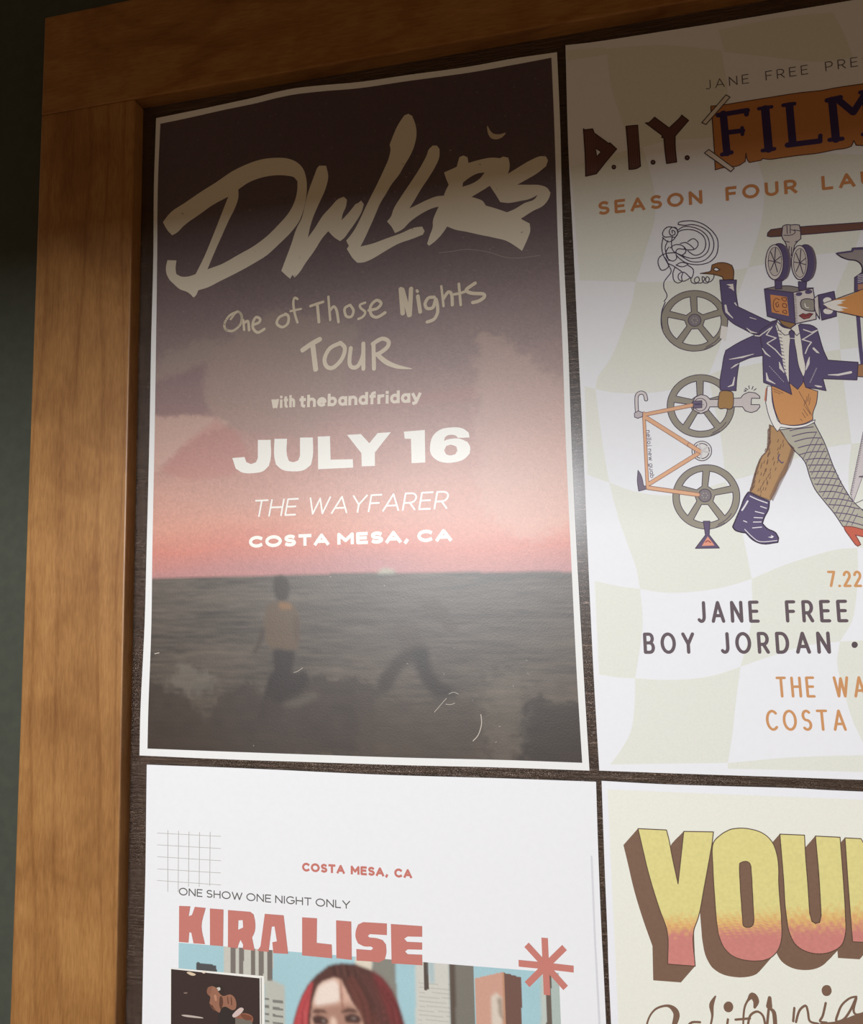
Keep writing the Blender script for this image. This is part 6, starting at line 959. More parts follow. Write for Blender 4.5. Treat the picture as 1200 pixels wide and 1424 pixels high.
["P",105,4.8,0,[[3416,-4678,3363,-4904,3285,-4993,3338,-4767]]],
["P",105,5.15,0,[[3363,-4904,3324,-5060,3246,-5149,3285,-4993]]],
["P",105,5.5,0,[[3324,-5060,3300,-5120,3223,-5209,3246,-5149]]],
["P",105,5.85,0,[[3300,-5120,3296,-5303,3219,-5392,3223,-5209]]],
["P",105,2.0,0,[[3296,-5303,3157,-5304,3079,-5394,3219,-5392]]],
["P",105,2.35,0,[[3157,-5304,3162,-5130,3084,-5220,3079,-5394]]],
["P",105,2.7,0,[[3162,-5130,3131,-5031,3052,-5121,3084,-5220]]],
["P",105,3.05,0,[[3131,-5031,3084,-4853,3004,-4944,3052,-5121]]],
["P",105,3.4,0,[[3084,-4853,3054,-4697,2974,-4788,3004,-4944]]],
["P",105,3.75,0,[[3054,-4697,3039,-4616,2958,-4707,2974,-4788]]],
["P",105,7,0,[[3039,-4616,3187,-4616,3196,-4658,3208,-4745,3232,-4891,3255,-4749,3276,-4619,3427,-4614,3416,-4678,3363,-4904,3324,-5060,3300,-5120,3296,-5303,3157,-5304,3162,-5130,3131,-5031,3084,-4853,3054,-4697]]],
["G",0,8.6,0,[[3039,-4616,3187,-4616,3196,-4658,3208,-4745,3232,-4891,3255,-4749,3276,-4619,3427,-4614,3416,-4678,3363,-4904,3324,-5060,3300,-5120,3296,-5303,3157,-5304,3162,-5130,3131,-5031,3084,-4853,3054,-4697]]],
["S",106,10.5,0,1,0.48,[3039,-4616,3187,-4616,3196,-4658,3208,-4745,3232,-4891,3255,-4749,3276,-4619,3427,-4614,3416,-4678,3363,-4904,3324,-5060,3300,-5120,3296,-5303,3157,-5304,3162,-5130,3131,-5031,3084,-4853,3054,-4697]],
["P",105,2,0,[[3342,-4770,3352,-4749,3364,-4734,3380,-4721,3397,-4707,3417,-4694,3439,-4685,3463,-4679,3488,-4676,3514,-4676,3539,-4679,3564,-4684,3586,-4692,3605,-4702,3621,-4715,3634,-4730,3644,-4747,3651,-4766,3656,-4786,3660,-4806,3662,-4828,3663,-4854,3662,-4888,3660,-4927,3658,-4968,3659,-5013,3660,-5060,3660,-5104,3660,-5145,3659,-5183,3655,-5217,3648,-5244,3639,-5267,3627,-5286,3613,-5302,3598,-5316,3580,-5326,3560,-5333,3537,-5338,3513,-5341,3487,-5341,3459,-5339,3435,-5334,3414,-5326,3396,-5315,3380,-5302,3368,-5284,3358,-5264,3350,-5242,3345,-5218,3342,-5193,3339,-5163,3338,-5125,3337,-5083,3336,-5037,3336,-4983,3336,-4926,3336,-4875,3337,-4833,3338,-4798]]],
["P",105,2.0,0,[[3420,-4680,3429,-4660,3352,-4749,3342,-4770]]],
["P",105,3.05,0,[[3457,-4632,3475,-4618,3397,-4707,3380,-4721]]],
["P",105,3.4,0,[[3475,-4618,3495,-4606,3417,-4694,3397,-4707]]],
["P",105,3.75,0,[[3495,-4606,3516,-4596,3439,-4685,3417,-4694]]],
["P",105,4.1,0,[[3516,-4596,3540,-4591,3463,-4679,3439,-4685]]],
["P",105,4.449999999999999,0,[[3540,-4591,3565,-4588,3488,-4676,3463,-4679]]],
["P",105,4.8,0,[[3565,-4588,3591,-4588,3514,-4676,3488,-4676]]],
["P",105,5.15,0,[[3591,-4588,3616,-4591,3539,-4679,3514,-4676]]],
["P",105,5.5,0,[[3616,-4591,3640,-4596,3564,-4684,3539,-4679]]],
["P",105,5.85,0,[[3640,-4596,3663,-4604,3586,-4692,3564,-4684]]],
["P",105,2.0,0,[[3663,-4604,3681,-4614,3605,-4702,3586,-4692]]],
["P",105,2.35,0,[[3681,-4614,3697,-4627,3621,-4715,3605,-4702]]],
["P",105,2.7,0,[[3697,-4627,3710,-4642,3634,-4730,3621,-4715]]],
["P",105,3.05,0,[[3710,-4642,3720,-4659,3644,-4747,3634,-4730]]],
["P",105,3.4,0,[[3720,-4659,3727,-4678,3651,-4766,3644,-4747]]],
["P",105,3.75,0,[[3727,-4678,3732,-4698,3656,-4786,3651,-4766]]],
["P",105,4.1,0,[[3732,-4698,3736,-4719,3660,-4806,3656,-4786]]],
["P",105,4.449999999999999,0,[[3736,-4719,3738,-4740,3662,-4828,3660,-4806]]],
["P",105,4.8,0,[[3738,-4740,3739,-4767,3663,-4854,3662,-4828]]],
["P",105,5.15,0,[[3739,-4767,3738,-4801,3662,-4888,3663,-4854]]],
["P",105,5.5,0,[[3738,-4801,3735,-4839,3660,-4927,3662,-4888]]],
["P",105,5.85,0,[[3735,-4839,3734,-4881,3658,-4968,3660,-4927]]],
["P",105,2.0,0,[[3734,-4881,3734,-4925,3659,-5013,3658,-4968]]],
["P",105,2.35,0,[[3734,-4925,3735,-4972,3660,-5060,3659,-5013]]],
["P",105,2.7,0,[[3735,-4972,3736,-5016,3660,-5104,3660,-5060]]],
["P",105,3.05,0,[[3736,-5016,3735,-5057,3660,-5145,3660,-5104]]],
["P",105,3.4,0,[[3735,-5057,3734,-5096,3659,-5183,3660,-5145]]],
["P",105,3.75,0,[[3734,-5096,3730,-5129,3655,-5217,3659,-5183]]],
["P",105,4.1,0,[[3730,-5129,3723,-5157,3648,-5244,3655,-5217]]],
["P",105,4.449999999999999,0,[[3723,-5157,3714,-5179,3639,-5267,3648,-5244]]],
["P",105,4.8,0,[[3714,-5179,3702,-5199,3627,-5286,3639,-5267]]],
["P",105,5.5,0,[[3688,-5215,3673,-5228,3598,-5316,3613,-5302]]],
["P",105,5.85,0,[[3673,-5228,3655,-5238,3580,-5326,3598,-5316]]],
["P",105,2.0,0,[[3655,-5238,3635,-5246,3560,-5333,3580,-5326]]],
["P",105,2.35,0,[[3635,-5246,3612,-5250,3537,-5338,3560,-5333]]],
["P",105,2.7,0,[[3612,-5250,3588,-5253,3513,-5341,3537,-5338]]],
["P",105,3.05,0,[[3588,-5253,3562,-5253,3487,-5341,3513,-5341]]],
["P",105,3.4,0,[[3562,-5253,3535,-5251,3459,-5339,3487,-5341]]],
["P",105,3.75,0,[[3535,-5251,3511,-5246,3435,-5334,3459,-5339]]],
["P",105,4.1,0,[[3511,-5246,3490,-5238,3414,-5326,3435,-5334]]],
["P",105,4.449999999999999,0,[[3490,-5238,3472,-5227,3396,-5315,3414,-5326]]],
["P",105,4.8,0,[[3472,-5227,3457,-5213,3380,-5302,3396,-5315]]],
["P",105,5.15,0,[[3457,-5213,3444,-5196,3368,-5284,3380,-5302]]],
["P",105,5.5,0,[[3444,-5196,3434,-5175,3358,-5264,3368,-5284]]],
["P",105,5.85,0,[[3434,-5175,3427,-5153,3350,-5242,3358,-5264]]],
["P",105,2.0,0,[[3427,-5153,3421,-5130,3345,-5218,3350,-5242]]],
["P",105,2.35,0,[[3421,-5130,3419,-5104,3342,-5193,3345,-5218]]],
["P",105,2.7,0,[[3419,-5104,3416,-5074,3339,-5163,3342,-5193]]],
["P",105,3.05,0,[[3416,-5074,3415,-5036,3338,-5125,3339,-5163]]],
["P",105,3.4,0,[[3415,-5036,3414,-4994,3337,-5083,3338,-5125]]],
["P",105,3.75,0,[[3414,-4994,3414,-4948,3336,-5037,3337,-5083]]],
["P",105,4.1,0,[[3414,-4948,3413,-4894,3336,-4983,3336,-5037]]],
["P",105,4.449999999999999,0,[[3413,-4894,3413,-4837,3336,-4926,3336,-4983]]],
["P",105,4.8,0,[[3413,-4837,3414,-4786,3336,-4875,3336,-4926]]],
["P",105,5.15,0,[[3414,-4786,3414,-4744,3337,-4833,3336,-4875]]],
["P",105,5.5,0,[[3414,-4744,3415,-4709,3338,-4798,3337,-4833]]],
["P",105,5.85,0,[[3415,-4709,3420,-4680,3342,-4770,3338,-4798]]],
["P",105,7,0,[[3420,-4680,3429,-4660,3442,-4645,3457,-4632,3475,-4618,3495,-4606,3516,-4596,3540,-4591,3565,-4588,3591,-4588,3616,-4591,3640,-4596,3663,-4604,3681,-4614,3697,-4627,3710,-4642,3720,-4659,3727,-4678,3732,-4698,3736,-4719,3738,-4740,3739,-4767,3738,-4801,3735,-4839,3734,-4881,3734,-4925,3735,-4972,3736,-5016,3735,-5057,3734,-5096,3730,-5129,3723,-5157,3714,-5179,3702,-5199,3688,-5215,3673,-5228,3655,-5238,3635,-5246,3612,-5250,3588,-5253,3562,-5253,3535,-5251,3511,-5246,3490,-5238,3472,-5227,3457,-5213,3444,-5196,3434,-5175,3427,-5153,3421,-5130,3419,-5104,3416,-5074,3415,-5036,3414,-4994,3414,-4948,3413,-4894,3413,-4837,3414,-4786,3414,-4744,3415,-4709]]],
["G",0,8.6,0,[[3420,-4680,3429,-4660,3442,-4645,3457,-4632,3475,-4618,3495,-4606,3516,-4596,3540,-4591,3565,-4588,3591,-4588,3616,-4591,3640,-4596,3663,-4604,3681,-4614,3697,-4627,3710,-4642,3720,-4659,3727,-4678,3732,-4698,3736,-4719,3738,-4740,3739,-4767,3738,-4801,3735,-4839,3734,-4881,3734,-4925,3735,-4972,3736,-5016,3735,-5057,3734,-5096,3730,-5129,3723,-5157,3714,-5179,3702,-5199,3688,-5215,3673,-5228,3655,-5238,3635,-5246,3612,-5250,3588,-5253,3562,-5253,3535,-5251,3511,-5246,3490,-5238,3472,-5227,3457,-5213,3444,-5196,3434,-5175,3427,-5153,3421,-5130,3419,-5104,3416,-5074,3415,-5036,3414,-4994,3414,-4948,3413,-4894,3413,-4837,3414,-4786,3414,-4744,3415,-4709],[3547,-4784,3549,-4768,3553,-4765,3557,-4763,3564,-4759,3572,-4757,3580,-4756,3587,-4757,3594,-4760,3599,-4766,3601,-4771,3603,-4778,3603,-4798,3604,-4836,3603,-4887,3603,-4935,3602,-4978,3602,-5018,3601,-5049,3598,-5065,3595,-5073,3590,-5078,3585,-5083,3578,-5086,3571,-5087,3563,-5088,3555,-5086,3549,-5081,3546,-5073,3546,-5062,3546,-5041,3545,-5006,3545,-4962,3544,-4916,3545,-4868,3545,-4820]]],
["S",106,10.5,0,1,0.46,[3420,-4680,3429,-4660,3442,-4645,3457,-4632,3475,-4618,3495,-4606,3516,-4596,3540,-4591,3565,-4588,3591,-4588,3616,-4591,3640,-4596,3663,-4604,3681,-4614,3697,-4627,3710,-4642,3720,-4659,3727,-4678,3732,-4698,3736,-4719,3738,-4740,3739,-4767,3738,-4801,3735,-4839,3734,-4881,3734,-4925,3735,-4972,3736,-5016,3735,-5057,3734,-5096,3730,-5129,3723,-5157,3714,-5179,3702,-5199,3688,-5215,3673,-5228,3655,-5238,3635,-5246,3612,-5250,3588,-5253,3562,-5253,3535,-5251,3511,-5246,3490,-5238,3472,-5227,3457,-5213,3444,-5196,3434,-5175,3427,-5153,3421,-5130,3419,-5104,3416,-5074,3415,-5036,3414,-4994,3414,-4948,3413,-4894,3413,-4837,3414,-4786,3414,-4744,3415,-4709]],
["S",106,10.5,0,1,0.46,[3547,-4784,3549,-4768,3553,-4765,3557,-4763,3564,-4759,3572,-4757,3580,-4756,3587,-4757,3594,-4760,3599,-4766,3601,-4771,3603,-4778,3603,-4798,3604,-4836,3603,-4887,3603,-4935,3602,-4978,3602,-5018,3601,-5049,3598,-5065,3595,-5073,3590,-5078,3585,-5083,3578,-5086,3571,-5087,3563,-5088,3555,-5086,3549,-5081,3546,-5073,3546,-5062,3546,-5041,3545,-5006,3545,-4962,3544,-4916,3545,-4868,3545,-4820]],
["P",105,2,0,[[3680,-4696,3800,-4695,3798,-4823,3799,-4913,3799,-5082,3807,-5121,3823,-5131,3843,-5123,3853,-5089,3856,-4887,3852,-4697,3970,-4696,3970,-4902,3968,-5080,3962,-5169,3940,-5226,3889,-5264,3823,-5278,3770,-5272,3723,-5244,3697,-5191,3685,-5102,3683,-4921]]],
["P",105,2.0,0,[[3756,-4609,3875,-4608,3800,-4695,3680,-4696]]],
["P",105,2.35,0,[[3875,-4608,3873,-4736,3798,-4823,3800,-4695]]],
["P",105,2.7,0,[[3873,-4736,3874,-4827,3799,-4913,3798,-4823]]],
["P",105,3.05,0,[[3874,-4827,3873,-4995,3799,-5082,3799,-4913]]],
["P",105,3.4,0,[[3873,-4995,3881,-5034,3807,-5121,3799,-5082]]],
["P",105,3.75,0,[[3881,-5034,3897,-5044,3823,-5131,3807,-5121]]],
["P",105,4.1,0,[[3897,-5044,3917,-5037,3843,-5123,3823,-5131]]],
["P",105,4.449999999999999,0,[[3917,-5037,3927,-5003,3853,-5089,3843,-5123]]],
["P",105,4.8,0,[[3927,-5003,3930,-4801,3856,-4887,3853,-5089]]],
["P",105,5.15,0,[[3930,-4801,3927,-4610,3852,-4697,3856,-4887]]],
["P",105,5.5,0,[[3927,-4610,4044,-4610,3970,-4696,3852,-4697]]],
["P",105,5.85,0,[[4044,-4610,4044,-4816,3970,-4902,3970,-4696]]],
["P",105,2.0,0,[[4044,-4816,4041,-4994,3968,-5080,3970,-4902]]],
["P",105,2.35,0,[[4041,-4994,4035,-5083,3962,-5169,3968,-5080]]],
["P",105,2.7,0,[[4035,-5083,4013,-5140,3940,-5226,3962,-5169]]],
["P",105,3.05,0,[[4013,-5140,3962,-5177,3889,-5264,3940,-5226]]],
["P",105,3.4,0,[[3962,-5177,3897,-5192,3823,-5278,3889,-5264]]],
["P",105,3.75,0,[[3897,-5192,3844,-5185,3770,-5272,3823,-5278]]],
["P",105,4.1,0,[[3844,-5185,3797,-5157,3723,-5244,3770,-5272]]],
["P",105,4.449999999999999,0,[[3797,-5157,3771,-5104,3697,-5191,3723,-5244]]],
["P",105,4.8,0,[[3771,-5104,3760,-5015,3685,-5102,3697,-5191]]],
["P",105,5.15,0,[[3760,-5015,3759,-4834,3683,-4921,3685,-5102]]],
["P",105,5.5,0,[[3759,-4834,3756,-4609,3680,-4696,3683,-4921]]],
["P",105,7,0,[[3756,-4609,3875,-4608,3873,-4736,3874,-4827,3873,-4995,3881,-5034,3897,-5044,3917,-5037,3927,-5003,3930,-4801,3927,-4610,4044,-4610,4044,-4816,4041,-4994,4035,-5083,4013,-5140,3962,-5177,3897,-5192,3844,-5185,3797,-5157,3771,-5104,3760,-5015,3759,-4834]]],
["G",0,8.6,0,[[3756,-4609,3875,-4608,3873,-4736,3874,-4827,3873,-4995,3881,-5034,3897,-5044,3917,-5037,3927,-5003,3930,-4801,3927,-4610,4044,-4610,4044,-4816,4041,-4994,4035,-5083,4013,-5140,3962,-5177,3897,-5192,3844,-5185,3797,-5157,3771,-5104,3760,-5015,3759,-4834]]],
["S",106,10.5,0,1,0.45,[3756,-4609,3875,-4608,3873,-4736,3874,-4827,3873,-4995,3881,-5034,3897,-5044,3917,-5037,3927,-5003,3930,-4801,3927,-4610,4044,-4610,4044,-4816,4041,-4994,4035,-5083,4013,-5140,3962,-5177,3897,-5192,3844,-5185,3797,-5157,3771,-5104,3760,-5015,3759,-4834]],
["P",105,2,0,[[3993,-4698,4068,-4698,4080,-4722,4157,-4934,4164,-4698,4269,-4696,4251,-5198,4168,-5202,4097,-4993,4092,-5203,3992,-5205,3992,-4945]]],
["P",105,2.0,0,[[4067,-4612,4142,-4612,4068,-4698,3993,-4698]]],
["P",105,2.35,0,[[4142,-4612,4154,-4636,4080,-4722,4068,-4698]]],
["P",105,2.7,0,[[4154,-4636,4229,-4849,4157,-4934,4080,-4722]]],
["P",105,3.05,0,[[4229,-4849,4237,-4613,4164,-4698,4157,-4934]]],
["P",105,3.4,0,[[4237,-4613,4341,-4612,4269,-4696,4164,-4698]]],
["P",105,3.75,0,[[4341,-4612,4322,-5114,4251,-5198,4269,-4696]]],
["P",105,4.1,0,[[4322,-5114,4240,-5117,4168,-5202,4251,-5198]]],
["P",105,4.449999999999999,0,[[4240,-5117,4170,-4908,4097,-4993,4168,-5202]]],
["P",105,4.8,0,[[4170,-4908,4165,-5117,4092,-5203,4097,-4993]]],
["P",105,5.15,0,[[4165,-5117,4065,-5120,3992,-5205,4092,-5203]]],
["P",105,5.5,0,[[4065,-5120,4065,-4859,3992,-4945,3992,-5205]]],
["P",105,5.85,0,[[4065,-4859,4067,-4612,3993,-4698,3992,-4945]]],
["P",105,7,0,[[4067,-4612,4142,-4612,4154,-4636,4229,-4849,4237,-4613,4341,-4612,4322,-5114,4240,-5117,4170,-4908,4165,-5117,4065,-5120,4065,-4859]]],
["G",0,8.6,0,[[4067,-4612,4142,-4612,4154,-4636,4229,-4849,4237,-4613,4341,-4612,4322,-5114,4240,-5117,4170,-4908,4165,-5117,4065,-5120,4065,-4859]]],
["S",106,10.5,0,1,0.44,[4067,-4612,4142,-4612,4154,-4636,4229,-4849,4237,-4613,4341,-4612,4322,-5114,4240,-5117,4170,-4908,4165,-5117,4065,-5120,4065,-4859]]],
"p4:script_lettering":[
["S",105,3,1,0,[1.05,0.92,0.92,1.05,1.32,2.9,3.16,2.37],[3032,-5632,3044,-5593,3065,-5557,3096,-5530,3145,-5515,3178,-5530,3189,-5559,3174,-5608]],
["S",105,3,1,0,1.17,[3241,-5606,3266,-5585,3305,-5581]],
["S",105,3,1,0,[0.77,2.32,1.16,1.03],[3389,-5445,3367,-5490,3368,-5542,3357,-5590]],
["S",105,3,1,0,1.15,[3444,-5553,3437,-5587]],
["S",105,3,1,0,[0.89,1.02,1.02,1.27,3.3,3.05,1.27],[3517,-5574,3523,-5517,3532,-5479,3550,-5447,3572,-5426,3587,-5450,3578,-5482]],
["S",105,3,1,0,1.15,[3481,-5551,3552,-5538]],
["S",105,3,1,0,1.14,[3541,-5567,3555,-5523,3589,-5501,3616,-5519,3624,-5563]],
["S",105,3,1,0,[1.77,3.03],[3654,-5428,3649,-5470]],
["S",105,3,1,0,1.26,[3645,-5487,3633,-5562]],
["S",105,3,1,0,[1.26,2.02,2.02],[3650,-5479,3670,-5498,3672,-5558]],
["S",105,3,1,0,1.12,[3769,-5466,3759,-5531]],
["S",105,3,1,0,1.12,[3772,-5534,3792,-5477,3823,-5450,3832,-5478,3838,-5523,3876,-5531]],
["S",105,3,1,0,1.11,[3919,-5428,3901,-5490,3886,-5519,3917,-5522]],
["S",105,3,1,0,[0.98,0.98,0.98,1.1,1.1,1.1,1.1,1.1,1.1,1.1,1.1],[4064,-5384,4032,-5395,3994,-5430,3973,-5473,3962,-5511,3998,-5498,4033,-5449,4063,-5390,4046,-5448,4058,-5470,4098,-5457]],
["P",105,3,1,[[3474,-5489,3471,-5501,3464,-5511,3454,-5517,3443,-5518,3434,-5514,3428,-5505,3426,-5494,3429,-5482,3437,-5472,3446,-5466,3457,-5465,3466,-5469,3472,-5478]]],
["P",105,3,1,[[3951,-5366,3948,-5377,3941,-5387,3931,-5393,3920,-5394,3911,-5390,3906,-5381,3904,-5370,3907,-5358,3914,-5348,3924,-5342,3935,-5341,3944,-5345,3949,-5354]]],
["P",105,3,0,[[3844,-5539,3917,-5521,3962,-5511,4007,-5493,4053,-5471,4116,-5452,4204,-5433,4192,-5596,3837,-5633]]]],
"p3:inset_photo_print":[
["P",107,5,0,[[234,-5572,853,-5567,858,-6106,241,-6176]]],
["P",108,6,0,[[241,-5580,823,-5582,828,-6110,248,-6175]]],
["P",109,7,0,[[830,-5578,836,-5577,840,-6108,834,-6109]]],
["P",110,11,1,[[347,-5591,365,-5584,404,-5593,401,-5602,376,-5604]]],
["P",111,8,1,[[447,-5579,479,-5574,461,-5586]]],
["P",112,9,1,[[314,-5837,350,-5832,443,-5835,453,-5842,350,-5844]]],
["P",18,10,1,[[330,-5706,352,-5703,348,-5711,330,-5712]]],
["P",113,11,1,[[482,-5681,491,-5662,519,-5653,548,-5663,562,-5686,590,-5702,632,-5689,660,-5701,674,-5730,671,-5764,647,-5776,605,-5761,577,-5773,566,-5798,538,-5786,520,-5763,500,-5753,505,-5716,485,-5699]]],
["P",114,8,1,[[512,-5648,547,-5638,583,-5654,594,-5683,576,-5703,548,-5687,519,-5675]]],
["P",115,9,1,[[540,-5664,565,-5655,569,-5670,548,-5678]]],
["P",116,10,1,[[577,-5770,619,-5754,661,-5780,668,-5854,663,-6099,551,-6111,556,-5833]]],
["P",117,11,1,[[650,-5802,696,-5759,722,-5763,703,-5791,664,-5816]]],
["P",118,8,1,[[661,-5823,716,-5787,772,-5794,782,-5823,758,-5843,689,-5832]]],
["P",119,9,1,[[654,-5847,703,-5821,765,-5824,786,-5882,787,-6085,663,-6099]]],
["P",120,12,1,[[566,-5713,580,-5706,589,-5738,577,-5779,565,-5759]]],
["P",121,12,1,[[502,-5753,516,-5764,541,-5786,531,-5790,509,-5770]]],
["P",122,12,1,[[482,-5684,491,-5665,512,-5657,509,-5691,491,-5705]]],
["P",121,12,1,[[615,-5706,620,-5705,626,-5741,619,-5742]]],
["P",121,12,1,[[638,-5706,644,-5706,648,-5745,641,-5746]]],
["P",123,12,1,[[530,-5701,544,-5703,548,-5730,535,-5731]]],
["P",124,12,1,[[703,-5794,765,-5800,772,-5818,731,-5822]]]]}

# ---------------------------------------------------------------- sheet surface
def wave(X, Z):
    return (3.2 * np.exp(-((X - 95) / 55) ** 2) * np.exp(-(Z / 75) ** 2) + 1.0 * np.exp(-((X - 60) / 50) ** 2 - ((Z + 452) / 60) ** 2)
            + 0.8 * np.exp(-((X - 330) / 35) ** 2 - ((Z - 4) / 50) ** 2))
LIFT = 1.2; STEP = 0.03
def surf(X, Z, lvl): return -(LIFT + lvl * STEP + wave(X, Z))
def resample(line, n):
    p = np.array(line, float); d = np.r_[0, np.cumsum(np.hypot(*np.diff(p, axis=0).T))]; t = np.linspace(0, d[-1], n)
    # Catmull-Rom through the given points, then even spacing
    if len(p) > 2:
        q = np.vstack([2 * p[0] - p[1], p, 2 * p[-1] - p[-2]]); o = []
        for i in range(len(p) - 1):
            a, b, c, e = q[i:i + 4]
            for s in np.linspace(0, 1, 8, endpoint=False): o.append(.5 * ((2 * b) + (-a + c) * s + (2 * a - 5 * b + 4 * c - e) * s * s + (-a + 3 * b - 3 * c + e) * s ** 3))
        p = np.vstack([o, p[-1]]); d = np.r_[0, np.cumsum(np.hypot(*np.diff(p, axis=0).T))]; t = np.linspace(0, d[-1], n)
    return np.stack([np.interp(t, d, p[:, 0]), np.interp(t, d, p[:, 1])], 1)
def coons(s, nu, nv):
    T, Bo, Le, Ri = resample(s['top'], nu), resample(s['bottom'], nu), resample(s['left'], nv), resample(s['right'], nv)
    u = np.linspace(0, 1, nu)[None, :, None]; v = np.linspace(0, 1, nv)[:, None, None]
    return ((1 - v) * T[None] + v * Bo[None] + (1 - u) * Le[:, None] + u * Ri[:, None]
            - ((1 - u) * (1 - v) * T[0] + u * (1 - v) * T[-1] + (1 - u) * v * Bo[0] + u * v * Bo[-1]))
def grid_mesh(name, XZ, lvl, cols, m, parent, thick=0.0):
    nv, nu = XZ.shape[:2]; X, Z = XZ[..., 0].ravel(), XZ[..., 1].ravel()
    co = np.stack([X, surf(X, Z, lvl), Z], 1)
    idx = np.arange(nu * nv).reshape(nv, nu)
    f = np.stack([idx[:-1, :-1].ravel(), idx[1:, :-1].ravel(), idx[1:, 1:].ravel(), idx[:-1, 1:].ravel()], 1)
    if thick:
        co2 = co.copy(); co2[:, 1] += thick; n0 = len(co); co = np.vstack([co, co2])
        bd = np.r_[idx[0], idx[1:, -1], idx[-1, ::-1][1:], idx[::-1, 0][1:]]; nb = len(bd)
        co = np.vstack([co, co[bd], co[bd + n0]]); r0 = np.arange(nb - 1) + 2 * n0     # the rim has its own points, so it keeps a crisp edge
        rim = np.stack([r0, r0 + 1, r0 + 1 + nb, r0 + nb], 1)
        f = np.vstack([f, f[:, ::-1] + n0, rim])
        cols = np.vstack([cols, cols, cols[bd], cols[bd]])
    off = np.array((parent.location - ORIGIN)) * 1000
    me = bpy.data.meshes.new(name); me.from_pydata([], [], [])
    me.vertices.add(len(co)); me.vertices.foreach_set('co', ((co - off) * MMU).astype(np.float32).ravel())
    me.loops.add(len(f) * 4); me.loops.foreach_set('vertex_index', f.astype(np.int32).ravel())
    me.polygons.add(len(f)); me.polygons.foreach_set('loop_start', np.arange(0, len(f) * 4, 4, dtype=np.int32))
    me.polygons.foreach_set('use_smooth', np.ones(len(f), bool))
    me.update(calc_edges=True)
    at = me.color_attributes.new('Col', 'FLOAT_COLOR', 'POINT')
    at.data.foreach_set('color', np.hstack([cols, np.ones((len(cols), 1))]).astype(np.float32).ravel())
    me.materials.append(m); o = bpy.data.objects.new(name, me); link(o); o.parent = parent
    return o
INK = 1.05        # paper white in the photograph is not pure white
def ink(c): return tuple(min(.9, lin(x) * INK) for x in c)
